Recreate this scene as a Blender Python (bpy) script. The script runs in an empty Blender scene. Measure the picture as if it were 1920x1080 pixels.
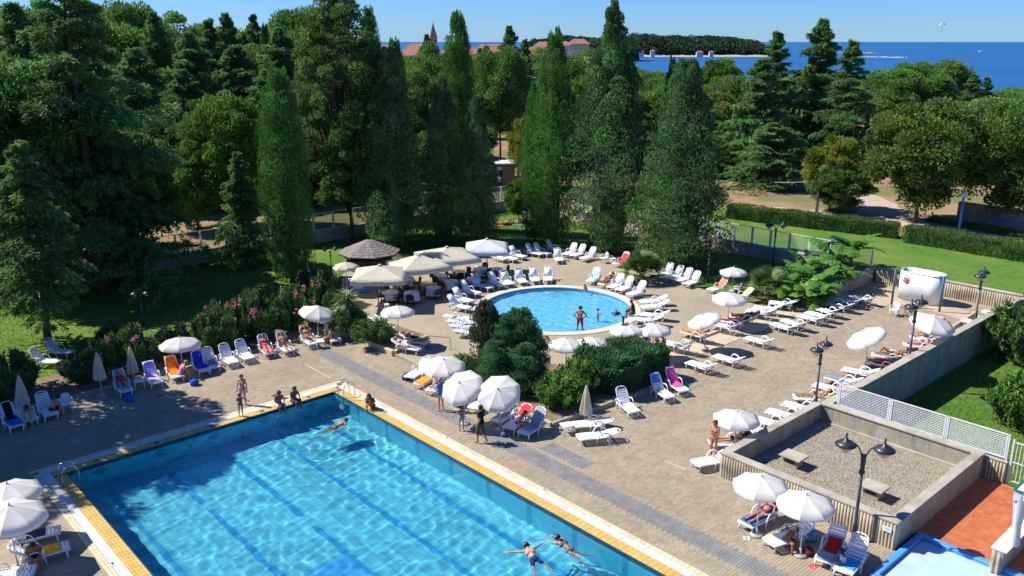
import bpy, bmesh, math, random
import numpy as np
from mathutils import Vector, Matrix, noise
R = math.radians
sc = bpy.context.scene
COL = sc.collection
random.seed(7)
rng = np.random.default_rng(7)

# ------------------------------------------------------------------ camera
CAM_F, CAM_H = 1604.0, 17.0            # focal length in photo pixels, eye height above the pool deck (m)
TH = math.atan(462 / CAM_F)            # pitch from the horizon line
CT, ST = math.cos(TH), math.sin(TH)
cam = bpy.data.cameras.new('camera'); cam_ob = bpy.data.objects.new('camera', cam); COL.objects.link(cam_ob)
cam_ob.location = (0, 0, CAM_H); cam_ob.rotation_euler = (math.pi / 2 - TH, 0, 0)
cam.sensor_width = 36; cam.lens = 36 * CAM_F / 1920; cam.clip_start = .1; cam.clip_end = 90000
sc.camera = cam_ob
# ------------------------------------------------------------------ sky and sun
SUN = Vector((-.88, .2, 1.0)).normalized()
world = bpy.data.worlds.new('World'); sc.world = world; world.use_nodes = True
_n = world.node_tree
sky = _n.nodes.new('ShaderNodeTexSky'); sky.sky_type = 'NISHITA'; sky.sun_disc = False
sky.sun_elevation = math.asin(SUN.z); sky.sun_rotation = math.atan2(SUN.x, SUN.y)
sky.altitude = 0; sky.air_density = 1.0; sky.dust_density = 0.0; sky.ozone_density = 6.0
_t = _n.nodes.new('ShaderNodeMix'); _t.data_type = 'RGBA'; _t.blend_type = 'MULTIPLY'; _t.inputs[0].default_value = 1
_t.inputs[7].default_value = (.25, .415, .71, 1)
_n.links.new(sky.outputs[0], _t.inputs[6]); _n.links.new(_t.outputs[2], _n.nodes['Background'].inputs[0])
_n.nodes['Background'].inputs[1].default_value = .118
sun = bpy.data.lights.new('sun', 'SUN'); sun.energy = 4.6; sun.angle = R(.5); sun.color = (1, .955, .88)
sun_ob = bpy.data.objects.new('sun', sun); COL.objects.link(sun_ob); sun_ob.location = (-60, 20, 80)
sun_ob.rotation_euler = SUN.to_track_quat('Z', 'Y').to_euler()
sun.cycles.is_caustics_light = True    # real light focused by the ripples on to the pool floor
sc.view_settings.view_transform = 'Standard'; sc.view_settings.look = 'None'
sc.view_settings.exposure = 0.86; sc.view_settings.gamma = 1
sc.render.engine = 'CYCLES'
sc.cycles.use_denoising = True
sc.cycles.max_bounces = 8; sc.cycles.diffuse_bounces = 3; sc.cycles.glossy_bounces = 3
sc.cycles.transmission_bounces = 6; sc.cycles.transparent_max_bounces = 8
sc.cycles.sample_clamp_indirect = 6

# ------------------------------------------------------------------ where a photo pixel lies
E1 = Vector((.739, .673, 0)).normalized(); E2 = Vector((-E1.y, E1.x, 0)); ORG = Vector((-9.02, 40.05, 0))
ANG1 = math.atan2(E1.y, E1.x)          # heading of the pool's short side
def G(px, py, z=0.0):
    u, v = px - 960, py - 540
    t = (CAM_H - z) / (v * CT + CAM_F * ST)
    return Vector((u * t, (CAM_F * CT - v * ST) * t, z))
def L(a, b, z=0.0): return ORG + E1 * a + E2 * b + Vector((0, 0, z))
def AB(p): d = p - ORG; return d.dot(E1), d.dot(E2)
def zat(py, Y):
    v = py - 540
    return CAM_H - Y * (v * CT + CAM_F * ST) / (CAM_F * CT - v * ST)
def xat(px, py, Y):
    v = py - 540
    return (px - 960) * Y / (CAM_F * CT - v * ST)
def heading(p, q): d = q - p; return math.atan2(d.y, d.x)

# ------------------------------------------------------------------ materials
MATS = {}
def _nodes(name):
    m = bpy.data.materials.new(name); m.use_nodes = True; MATS[name] = m
    nt = m.node_tree; return m, nt, nt.nodes['Principled BSDF']
def _ramp(nt, fac, c1, c2, p0=.35, p1=.65):
    r = nt.nodes.new('ShaderNodeValToRGB'); r.color_ramp.elements[0].position = p0; r.color_ramp.elements[1].position = p1
    r.color_ramp.elements[0].color = (*c1, 1); r.color_ramp.elements[1].color = (*c2, 1)
    nt.links.new(fac, r.inputs[0]); return r.outputs[0]
def _mul(nt, a, b, blend='MULTIPLY', fac=1.0):
    x = nt.nodes.new('ShaderNodeMix'); x.data_type = 'RGBA'; x.blend_type = blend
    if hasattr(fac, 'links'): nt.links.new(fac, x.inputs[0])
    else: x.inputs[0].default_value = fac
    nt.links.new(a, x.inputs[6])
    if isinstance(b, tuple): x.inputs[7].default_value = (*b, 1)
    else: nt.links.new(b, x.inputs[7])
    return x.outputs[2]
def _noise(nt, scale, detail=4, rough=.55, mapping=None, obj=True):
    t = nt.nodes.new('ShaderNodeTexNoise'); t.inputs['Scale'].default_value = scale
    t.inputs['Detail'].default_value = detail; t.inputs['Roughness'].default_value = rough
    tc = nt.nodes.new('ShaderNodeNewGeometry'); src = tc.outputs['Position']
    if mapping:
        mp = nt.nodes.new('ShaderNodeMapping'); mp.inputs['Scale'].default_value = mapping
        nt.links.new(src, mp.inputs[0]); src = mp.outputs[0]
    nt.links.new(src, t.inputs['Vector']); return t.outputs['Fac']
def _bump(nt, b, h, strength=.3, dist=.02):
    n = nt.nodes.new('ShaderNodeBump'); n.inputs['Strength'].default_value = strength; n.inputs['Distance'].default_value = dist
    nt.links.new(h, n.inputs['Height']); nt.links.new(n.outputs[0], b.inputs['Normal'])
def mat(name, c1, c2=None, scale=3.0, rough=.6, bump=0, bscale=None, mapping=None, metal=0, attr=False, spec=.4, translucent=0, big=None):
    """mottled surface: two tones mixed by noise, optional bump, optional per-piece tone from the colour attribute."""
    m, nt, b = _nodes(name)
    c2 = c2 or tuple(x * .8 for x in c1)
    fac = _noise(nt, scale, mapping=mapping)
    col = _ramp(nt, fac, c1, c2)
    if big:                                # large stains of another colour
        f2 = _noise(nt, big[0], 5, .6); rr = _ramp(nt, f2, (0, 0, 0), (1, 1, 1), big[2], big[3])
        col = _mul(nt, col, big[1], 'MIX', rr)
    if attr:
        at = nt.nodes.new('ShaderNodeAttribute'); at.attribute_name = 'tone'
        col = _mul(nt, col, at.outputs['Color'])
    nt.links.new(col, b.inputs['Base Color'])
    b.inputs['Roughness'].default_value = rough; b.inputs['Metallic'].default_value = metal
    b.inputs['Specular IOR Level'].default_value = spec
    if bump: _bump(nt, b, _noise(nt, bscale or scale * 4, 6, mapping=mapping), bump)
    if translucent:
        t = nt.nodes.new('ShaderNodeBsdfTranslucent'); mx = nt.nodes.new('ShaderNodeMixShader'); mx.inputs[0].default_value = translucent
        nt.links.new(col, t.inputs[0]); nt.links.new(b.outputs[0], mx.inputs[1]); nt.links.new(t.outputs[0], mx.inputs[2])
        nt.links.new(mx.outputs[0], nt.nodes['Material Output'].inputs[0])
    return m

# ------------------------------------------------------------------ mesh building
def empty(name, loc=(0, 0, 0), rz=0.0, label=None, cat=None, group=None, parent=None):
    o = bpy.data.objects.new(name, None); COL.objects.link(o); o.empty_display_size = .2
    o.location = loc; o.rotation_euler = (0, 0, rz)
    if parent: o.parent = parent
    tag(o, label, cat, group); return o
def tag(o, label=None, cat=None, group=None, kind=None):
    if label: o['label'] = label
    if cat: o['category'] = cat
    if group: o['group'] = group
    if kind: o['kind'] = kind
    return o
def link(name, me, parent=None, loc=None, rot=None):
    o = bpy.data.objects.new(name, me); COL.objects.link(o)
    if parent: o.parent = parent
    if loc is not None: o.location = loc
    if rot is not None: o.rotation_euler = rot
    return o
def copy_tree(o, parent=None):
    c = o.copy(); COL.objects.link(c); c.parent = parent
    for ch in o.children: copy_tree(ch, c)
    return c
def shade(me, smooth=True): me.polygons.foreach_set('use_smooth', [smooth] * len(me.polygons))
class MB:
    def __init__(s): s.v = []; s.f = []
    def add(s, vs, fs):
        n = len(s.v); s.v += [tuple(v) for v in vs]; s.f += [tuple(i + n for i in f) for f in fs]; return s
    def box(s, c, d, rz=0.0, M=None):
        x, y, z = d[0] / 2, d[1] / 2, d[2] / 2
        vs = [Vector((i * x, j * y, k * z)) for k in (-1, 1) for i, j in ((-1, -1), (1, -1), (1, 1), (-1, 1))]
        M = M or Matrix.Rotation(rz, 3, 'Z')
        return s.add([M @ v + Vector(c) for v in vs], [(3, 2, 1, 0), (4, 5, 6, 7), (0, 1, 5, 4), (1, 2, 6, 5), (2, 3, 7, 6), (3, 0, 4, 7)])
    def bar(s, p, q, w, h=None, up=(0, 0, 1)):
        p, q = Vector(p), Vector(q); d = q - p; x = d.normalized(); y = Vector(up).cross(x)
        if y.length < 1e-4: y = Vector((0, 1, 0)).cross(x)
        y.normalize(); z = x.cross(y)
        return s.box((p + q) / 2, (d.length, w, h or w), M=Matrix((x, y, z)).transposed())
    def tube(s, pts, r, n=8, cap=True, flat=1.0):
        pts = [Vector(p) for p in pts]; rs = r if hasattr(r, '__len__') else [r] * len(pts)
        base = len(s.v); prev = None
        for i, p in enumerate(pts):
            t = (pts[min(i + 1, len(pts) - 1)] - pts[max(i - 1, 0)]).normalized()
            if prev is None: a = t.orthogonal().normalized()
            else:
                a = prev - t * prev.dot(t); a = a.normalized() if a.length > 1e-5 else t.orthogonal().normalized()
            prev = a; b = t.cross(a)
            for k in range(n):
                w = 2 * math.pi * k / n; s.v.append(tuple(p + (a * math.cos(w) + b * math.sin(w) * flat) * rs[i]))
        for i in range(len(pts) - 1):
            for k in range(n):
                a0 = base + i * n + k; a1 = base + i * n + (k + 1) % n; s.f.append((a0, a1, a1 + n, a0 + n))
        if cap:
            s.f.append(tuple(base + k for k in reversed(range(n)))); s.f.append(tuple(base + (len(pts) - 1) * n + k for k in range(n)))
        return s
    def lathe(s, prof, n=16, c=(0, 0, 0), a0=0.0):
        base = len(s.v)
        for r, z in prof:
            for k in range(n):
                w = a0 + 2 * math.pi * k / n; s.v.append((c[0] + r * math.cos(w), c[1] + r * math.sin(w), c[2] + z))
        for i in range(len(prof) - 1):
            for k in range(n):
                p = base + i * n + k; q = base + i * n + (k + 1) % n; s.f.append((p, q, q + n, p + n))
        return s
    def ball(s, c, r, n=8, m=6, sc3=(1, 1, 1)):
        base = len(s.v)
        for i in range(m + 1):
            ph = math.pi * i / m
            for k in range(n):
                w = 2 * math.pi * k / n
                s.v.append((c[0] + r * sc3[0] * math.sin(ph) * math.cos(w), c[1] + r * sc3[1] * math.sin(ph) * math.sin(w), c[2] - r * sc3[2] * math.cos(ph)))
        for i in range(m):
            for k in range(n):
                p = base + i * n + k; q = base + i * n + (k + 1) % n; s.f.append((p, q, q + n, p + n))
        return s
    def mesh(s, name, m, smooth=False, bevel=0):
        me = bpy.data.meshes.new(name); me.from_pydata(s.v, [], s.f)
        if bevel:
            bm = bmesh.new(); bm.from_mesh(me)
            bmesh.ops.bevel(bm, geom=bm.edges[:], offset=bevel, segments=1, affect='EDGES', clamp_overlap=True); bm.to_mesh(me); bm.free()
        me.materials.append(m); shade(me, smooth); me.update(); return me
    def build(s, name, m, parent=None, smooth=False, bevel=0, loc=None, rot=None):
        return link(name, s.mesh(name, m, smooth, bevel), parent, loc, rot)
def fast_mesh(name, verts, faces, m, tone=None, smooth=False):
    """verts (n,3), faces (k,c) arrays; tone = one RGB per face written to the colour attribute."""
    me = bpy.data.meshes.new(name); nv = len(verts); k, c = faces.shape
    me.vertices.add(nv); me.vertices.foreach_set('co', np.asarray(verts, dtype=np.float32).ravel())
    me.loops.add(k * c); me.loops.foreach_set('vertex_index', faces.astype(np.int32).ravel())
    me.polygons.add(k); me.polygons.foreach_set('loop_start', np.arange(0, k * c, c, dtype=np.int32))
    me.polygons.foreach_set('loop_total', np.full(k, c, dtype=np.int32))
    if tone is not None:
        at = me.attributes.new('tone', 'FLOAT_COLOR', 'FACE')
        at.data.foreach_set('color', np.concatenate([tone, np.ones((k, 1))], 1).astype(np.float32).ravel())
    me.materials.append(m); me.update(calc_edges=True)
    shade(me, smooth)
    return me
def sheet(name, outer, holes, z, m, kind='structure', thick=0.0):
    """a flat piece of ground with holes; thick gives it real kerb faces downwards"""
    bm = bmesh.new(); loops = []
    for lp in [outer] + list(holes):
        vs = [bm.verts.new((p[0], p[1], z)) for p in lp]
        loops.append([bm.edges.new((vs[i], vs[(i + 1) % len(vs)])) for i in range(len(vs))])
    bmesh.ops.triangle_fill(bm, use_beauty=True, edges=[e for l in loops for e in l], normal=(0, 0, 1))
    for f in bm.faces:
        if f.normal.z < 0: f.normal_flip()
    if thick:
        for l in loops:
            for e in l:
                a, b = e.verts; c = bm.verts.new((a.co.x, a.co.y, z - thick)); d = bm.verts.new((b.co.x, b.co.y, z - thick)); bm.faces.new((a, b, d, c))
    me = bpy.data.meshes.new(name); bm.to_mesh(me); bm.free(); me.materials.append(m)
    o = link(name, me); tag(o, kind=kind); return o
def tones(n, lo=.8, hi=1.15, hue=.06):
    t = rng.uniform(lo, hi, (n, 1)); return np.clip(t * (1 + rng.normal(0, hue, (n, 3))), .3, 2)
# ================================================================== MATERIALS
def brick_mat(name, c1, c2, mortar, w, h, rough=.75, rot=0.0, off=.5, msize=.008, blend=.35, bump=.4, plane='XY', stain=None):
    m, nt, b = _nodes(name)
    tc = nt.nodes.new('ShaderNodeTexCoord'); mp = nt.nodes.new('ShaderNodeMapping'); mp.inputs['Rotation'].default_value = (0, 0, -rot)
    nt.links.new(tc.outputs['Object'], mp.inputs[0]); src = mp.outputs[0]
    br = nt.nodes.new('ShaderNodeTexBrick'); nt.links.new(src, br.inputs[0]); br.offset = off
    br.inputs['Scale'].default_value = 1; br.inputs['Brick Width'].default_value = w; br.inputs['Row Height'].default_value = h
    br.inputs['Mortar Size'].default_value = msize; br.inputs['Color1'].default_value = (*c1, 1); br.inputs['Color2'].default_value = (*c2, 1)
    br.inputs['Mortar'].default_value = (*mortar, 1); br.inputs['Bias'].default_value = 0
    n = _ramp(nt, _noise(nt, .35, 5, .6), (.8, .78, .76), (1.08, 1.06, 1.03), .3, .7)
    col = _mul(nt, br.outputs[0], n)
    if stain:
        rr = _ramp(nt, _noise(nt, stain[0], 4), (0, 0, 0), (1, 1, 1), .5, .75); col = _mul(nt, col, stain[1], 'MIX', rr)
    nt.links.new(col, b.inputs['Base Color']); b.inputs['Roughness'].default_value = rough; b.inputs['Specular IOR Level'].default_value = .25
    if bump: _bump(nt, b, br.outputs['Fac'], -bump, .01)
    return m
M_paver = mat('paver_stone', (0.283, 0.234, 0.167), (0.350, 0.292, 0.211), 1.2, .85, .35, 40, attr=True, spec=.2, big=(.3, (.255, .205, .14), .45, .8))
M_grey = mat('grey_paver_stone', (0.167, 0.165, 0.160), (0.225, 0.220, 0.209), 2, .85, .3, 40, attr=True, spec=.2)
M_joint = brick_mat('deck_bedding', (0.334, 0.275, 0.196), (0.301, 0.247, 0.175), (.30, .25, .185), .24, .12, .9, ANG1)
M_terr = brick_mat('terrace_paving', (0.342, 0.292, 0.219), (0.301, 0.255, 0.192), (.27, .23, .17), .24, .12, .9, ANG1, stain=(.3, (.32, .27, .19)))
M_step = mat('limestone_edge', (.47, .39, .27), (.40, .325, .22), 1.5, .85, .3, 20)
M_yellow = mat('yellow_glazed_tile', (.58, .40, .115), (.50, .33, .085), 2, .35, 0, attr=True)
M_cream = mat('cream_glazed_tile', (.60, .54, .36), (.52, .46, .30), 2, .4, 0, attr=True)
M_slab = mat('white_coping_slab', (.58, .56, .54), (.50, .48, .46), 2.5, .5, .15, 30, attr=True)
M_grout = mat('dark_grout', (.10, .085, .05), (.14, .12, .08), 8, .9)
M_gutter = mat('gutter_shade_marker', (.01, .05, .10), (.015, .07, .13), 6, .3)  # near-black blue: painted gutter shadow at the pool edge, also the marker fields
M_basin = brick_mat('pool_tile', (0.101, 0.455, 0.586), (0.121, 0.498, 0.620), (.045, .36, .52), .25, .25, .35, ANG1, 0, .012, bump=0)
def _wall_tile():
    m, nt, b = _nodes('pool_wall_tile')
    geo = nt.nodes.new('ShaderNodeNewGeometry'); sep = nt.nodes.new('ShaderNodeSeparateXYZ'); nt.links.new(geo.outputs['Position'], sep.inputs[0])
    cmb = nt.nodes.new('ShaderNodeCombineXYZ'); ad = nt.nodes.new('ShaderNodeMath'); ad.operation = 'ADD'
    nt.links.new(sep.outputs[0], ad.inputs[0]); nt.links.new(sep.outputs[1], ad.inputs[1]); nt.links.new(ad.outputs[0], cmb.inputs[0]); nt.links.new(sep.outputs[2], cmb.inputs[1])
    br = nt.nodes.new('ShaderNodeTexBrick'); nt.links.new(cmb.outputs[0], br.inputs[0]); br.offset = 0
    br.inputs['Scale'].default_value = 1; br.inputs['Brick Width'].default_value = .16; br.inputs['Row Height'].default_value = .24; br.inputs['Mortar Size'].default_value = .01
    br.inputs['Color1'].default_value = (.07, .47, .63, 1); br.inputs['Color2'].default_value = (.09, .53, .68, 1); br.inputs['Mortar'].default_value = (.04, .33, .48, 1)
    nt.links.new(br.outputs[0], b.inputs['Base Color']); b.inputs['Roughness'].default_value = .35; return m
M_bwall = _wall_tile()
M_lane = mat('lane_tile', (0.018, 0.238, 0.450), (0.024, 0.271, 0.495), 6, .35)
M_patch = mat('blue_floor_patch', (0.039, 0.270, 0.580), (0.052, 0.324, 0.620), 4, .35)
M_rbasin = mat('mosaic_tile', (.13, .48, .68), (.26, .62, .78), 7, .35, mapping=(1, 1, 1))
M_rim = mat('pale_pool_rim', (.56, .50, .40), (.48, .43, .34), 2, .7, .2, 20)
M_conc = mat('weathered_concrete', (.40, .36, .29), (.30, .265, .21), 1.2, .9, .5, 12, big=(.7, (.17, .15, .12), .48, .75))
def _streak():
    m, nt, b = _nodes('streaked_concrete')
    base = _ramp(nt, _noise(nt, 1.3, 5), (.36, .34, .29), (.27, .255, .215))
    st = _ramp(nt, _noise(nt, 1, 7, .65, (2.6, 2.6, .5)), (0, 0, 0), (.85, .85, .85), .44, .68)
    col = _mul(nt, base, (.15, .14, .12), 'MIX', st)
    ye = _ramp(nt, _noise(nt, .9, 5, .6, (2, 2, .8)), (0, 0, 0), (.8, .8, .8), .46, .72); col = _mul(nt, col, (.36, .29, .15), 'MIX', ye)
    nt.links.new(col, b.inputs['Base Color']); b.inputs['Roughness'].default_value = .9; b.inputs['Specular IOR Level'].default_value = .2
    _bump(nt, b, _noise(nt, 14, 6), .5); return m
M_streak = _streak()
M_ribc = mat('ribbed_concrete', (.50, .42, .30), (.36, .30, .21), 1.5, .9, .4, 25, mapping=(3, 3, .6), big=(.9, (.2, .17, .12), .5, .75))
M_gravel = mat('gravel_bed', (.36, .32, .25), (.20, .175, .135), 26, .95, .8, 30)
M_pebble = mat('pebble', (.40, .345, .26), (.30, .25, .185), 3, .9, 0, attr=True)
M_lawn = mat('lawn_grass', (0.095, 0.180, 0.027), (0.062, 0.133, 0.021), 2.2, .95, .7, 60, big=(.25, (.14, .19, .04), .45, .7), spec=.1)
M_dry = mat('dry_park_ground', (.17, .15, .07), (.13, .15, .05), .8, .95, .6, 30, big=(.09, (.29, .185, .11), .47, .58), spec=.1)
M_soil = mat('bed_soil', (.15, .11, .07), (.21, .16, .10), 3, .95, .6, 30, spec=.1)
M_path = mat('sandy_path', (.42, .34, .25), (.36, .29, .21), 1.5, .95, .3, 20, spec=.1)
M_terra = mat('terracotta_tile', (0.410, 0.121, 0.046), (0.344, 0.089, 0.033), 3, .6, .2, 30, attr=True)
M_foot = mat('pale_blue_paint', (.33, .46, .62), (.40, .52, .66), 1.5, .5, .1, 12)
M_footrim = mat('bright_blue_paint', (.06, .24, .52), (.075, .29, .58), 3, .4, .1, 12)
M_white = mat('white_plastic', (.74, .75, .77), (.66, .67, .70), 2, .42)
M_whmetal = mat('white_painted_metal', (.70, .71, .73), (.6, .61, .62), 4, .45)
M_black = mat('black_lamp_paint', (.018, .02, .026), (.03, .032, .04), 5, .4, spec=.5)
M_glass = mat('lamp_glass', (.50, .46, .36), (.42, .39, .31), 6, .25)
M_steel = mat('polished_steel', (.62, .64, .66), (.5, .52, .54), 5, .22, metal=1)
M_canvas = mat('white_canvas', (.78, .77, .74), (.72, .705, .67), 2.5, .85, .15, 20, translucent=.38, spec=.1)
M_cream_c = mat('cream_canvas', (.68, .62, .49), (.62, .56, .44), 2.5, .85, .15, 20, translucent=.3, spec=.1)
M_wood = mat('dark_wood', (.10, .065, .04), (.065, .04, .025), 3, .7, .3, 20, mapping=(1, 1, 6))
M_shingle = mat('weathered_shingle', (0.237, 0.205, 0.184), (0.171, 0.146, 0.132), 4, .8, .4, 20, attr=True)
M_bark = mat('bark', (.12, .085, .06), (.07, .05, .035), 5, .95, .8, 16, mapping=(1, 1, .25), spec=.1)

# ================================================================== GROUND
def abpoly(*p): return [L(a, b) for a, b in p]
def circle(a, b, r, n=72): return [L(a + r * math.cos(2 * math.pi * k / n), b + r * math.sin(2 * math.pi * k / n)) for k in range(n)]
ZT = .15                                     # the round-pool terrace lies one step above the pool deck
ZP = .8                                      # the park behind the garden wall lies higher still
ZL = -1.2                                    # lawn below the patio wall
RC, RR = (18.05, 2.05), 4.85                 # round pool
PA, PB = -12.5, -25.0                        # main pool
deck = sheet('pool_deck', abpoly((-45, -60), (5, -60), (5, -25.7), (7.1, -25.7), (7.1, -18.4), (40.2, -18.4), (40.2, -7.8), (9.5, -7.8), (5.2, -3), (5.2, 8.2), (-45, 8.2)),
             [abpoly((-13.6, -26.1), (1.1, -26.1), (1.1, 1.1), (-13.6, 1.1))], -.008, M_joint)
terrace = sheet('terrace', abpoly((5.2, -3), (9.5, -7.55), (28.4, -7.55), (29, -.5), (31, 4), (32, 11.2), (27.5, 17), (23.7, 18.8), (13.5, 19.9), (9, 16.5), (5.2, 9)),
                [circle(*RC, RR + .02)], ZT, M_terr, thick=.3)
lawn = sheet('garden_lawn', abpoly((-60, 8), (5.1, 8), (5.1, -7.7), (40.3, -7.7), (40.3, 30.1), (-60, 30.1)), [circle(*RC, RR + .3)], -.03, M_lawn)
park = sheet('park_ground', [(-900, -200), (600, -200), (420, 180), (200, 270), (110, 292), (46, 330), (56, 500), (120, 1000), (-900, 1000)],
             [abpoly((-60, -60), (200, -60), (200, -19.2), (40.45, -19.2), (40.45, 30.3), (-60, 30.3))], ZP, M_dry)
low = sheet('lower_lawn', abpoly((14.9, -62), (200, -62), (200, -19), (40.2, -18.75), (14.9, -18.75)), [], ZL, M_lawn)
bank = MB().add([L(40.5, -19.2, ZP), L(200, -19.2, ZP), L(200, -20.6, ZL), L(40.3, -20.6, ZL), L(40.3, -18.7, ZL)], [(0, 1, 2, 3), (0, 3, 4)]).build('grass_bank', M_lawn); tag(bank, kind='structure')
hotel = sheet('hotel_forecourt', abpoly((5.02, -60), (14.88, -60), (14.88, -30.6), (5.02, -30.6)), [], -.02, M_path)
def ppoly(z, *p): return [G(x, y, z) for x, y in p]
sheet('upper_lawn', abpoly((40.75, -19), (52.5, -19), (52.5, 12), (49, 24), (40.75, 24)), [], ZP + .006, M_lawn)
sheet('park_path', ppoly(ZP, (1380, 386), (1460, 388), (1560, 398), (1690, 409), (1800, 424), (1925, 446), (1925, 462), (1800, 440), (1690, 424), (1560, 408), (1450, 396), (1380, 393)), [], ZP + .012, M_path)
sheet('dirt_path', ppoly(ZP, (1600, 401), (1690, 408), (1720, 400), (1650, 370), (1610, 350), (1560, 345), (1600, 370), (1625, 385)), [], ZP + .018, M_path)
sheet('kiosk_path', ppoly(ZP, (860, 342), (1010, 345), (1020, 362), (850, 360)), [], ZP + .012, M_path)
sheet('wood_floor', ppoly(ZP, (1380, 330), (1500, 325), (1660, 335), (1600, 352), (1480, 366), (1380, 372)), [], ZP + .008, mat('needle_litter', (.24, .13, .075), (.17, .095, .06), 2, .95, .5, 20, big=(.5, (.30, .22, .12), .5, .7)))
# sea
sea_m, _nt, _b = _nodes('sea_water')
_c = _ramp(_nt, _noise(_nt, .012, 6, .6, (1, .35, 1)), (.010, .082, .21), (.015, .105, .27), .3, .7); _nt.links.new(_c, _b.inputs['Base Color'])
_b.inputs['Roughness'].default_value = .55; _b.inputs['Specular IOR Level'].default_value = .25; _bump(_nt, _b, _noise(_nt, .25, 8, .6), .25, 1.5)
sheet('sea', [(-60000, -300), (60000, -300), (60000, 70000), (-60000, 70000)], [], -10, sea_m)

# ---- pavers: real bricks set in rows; the nearest ones are picked out one by one
def pavers(rects, exclude, m, w=.24, h=.12, gap=.007, drop=.012):
    C = []
    for a0, a1, b0, b1 in rects:
        nb = int((b1 - b0) / h)
        for j in range(nb):
            off = (j % 2) * w / 2
            aa = np.arange(a0 + w / 2 - off * 0, a1 - w / 2 + 1e-6, w) + (off if j % 2 else 0); aa = aa[aa < a1 - w / 2 + .01]
            C.append(np.stack([aa, np.full(len(aa), b0 + (j + .5) * h)], 1))
    C = np.concatenate(C)
    for a0, a1, b0, b1 in exclude: C = C[~((C[:, 0] > a0) & (C[:, 0] < a1) & (C[:, 1] > b0) & (C[:, 1] < b1))]
    return C
def tile_geo(C, w, h, z1, drop, ch=.006, jitter=.0015):
    """one small chamfered block for every centre (a, b): 8 vertices, 5 faces"""
    n = len(C); x, y = w / 2, h / 2
    loc = np.array([(-x, -y, -drop), (x, -y, -drop), (x, y, -drop), (-x, y, -drop), (-x + ch, -y + ch, 0), (x - ch, -y + ch, 0), (x - ch, y - ch, 0), (-x + ch, y - ch, 0)])
    V = np.repeat(loc[None], n, 0); V[:, 4:, 2] += rng.normal(0, jitter, (n, 1)) + rng.normal(0, jitter * .5, (n, 4))
    V[:, :, 0] += C[:, None, 0]; V[:, :, 1] += C[:, None, 1]
    W = np.zeros_like(V)
    W[..., 0] = ORG.x + E1.x * V[..., 0] + E2.x * V[..., 1]; W[..., 1] = ORG.y + E1.y * V[..., 0] + E2.y * V[..., 1]; W[..., 2] = V[..., 2] + z1
    F = np.array([(4, 5, 6, 7), (0, 1, 5, 4), (1, 2, 6, 5), (2, 3, 7, 6), (3, 0, 4, 7)])
    return W.reshape(-1, 3), (F[None] + 8 * np.arange(n)[:, None, None]).reshape(-1, 4)
def lay(name, C, w, h, z1, drop, m, parent, single=0, lo=.92, hi=1.07, piece='paver', redtone=None):
    """lay pieces; the `single` nearest to the eye that lie in the picture become objects of their own"""
    X = ORG.x + E1.x * C[:, 0] + E2.x * C[:, 1]; Y = ORG.y + E1.y * C[:, 0] + E2.y * C[:, 1]
    zc = Y * CT + CAM_H * ST; u = 960 + CAM_F * X / zc; v = 540 - CAM_F * (Y * ST - CAM_H * CT) / zc
    inside = (u > 4) & (u < 1916) & (v < 1076); d = np.where(inside, zc, 1e9); order = np.argsort(d); pick = order[:single]
    T = tones(len(C), lo, hi, .03)
    if redtone is not None: T[rng.random(len(C)) < .02] *= np.array(redtone)
    rest = np.ones(len(C), bool); rest[pick] = False
    V, F = tile_geo(C[rest], w, h, z1, drop, .003, .0006)
    o = link(name, fast_mesh(name, V, F, m, np.repeat(T[rest], 5, 0)), parent); tag(o, kind='stuff')
    pal = []
    for k in range(5):
        V, F = tile_geo(np.zeros((1, 2)), w, h, 0, drop, .003, .0004); V -= np.array([ORG.x, ORG.y, 0]); pal.append(fast_mesh(piece, V, F, m, np.repeat(tones(1, lo, hi, .03), 5, 0)))
    for i in pick:
        p = L(C[i, 0], C[i, 1], z1); link(piece, pal[random.randrange(5)], parent, p)
    return o
GB0, GB1 = 2.1, 3.28                        # grey paver band beside the pool
deck_rects = [(-19, 6.95, -25.65, 8.1), (6.95, 36.5, -18.3, -7.9)]
no = [(-13.75, 1.2, -27, 1.2), (GB0, GB1, -40, 6.2), (3.1, 4.3, -14.0, -11.4), (6.9, 15, -26, -18.2), (5.3, 13.5, -11.0, 9)]
C = pavers(deck_rects, no, M_paver)
lay('paver_field', C, .231, .111, 0, .009, M_paver, deck, 300, .87, 1.11)
Cg = pavers([(GB0, GB1, -25.9, 6.2), (GB1 + .01, 4.3, -14.0, -11.4)], [], M_grey)
lay('grey_paver_band', Cg, .231, .111, .001, .009, M_grey, deck, 120, redtone=(1.35, .95, .88))

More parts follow.
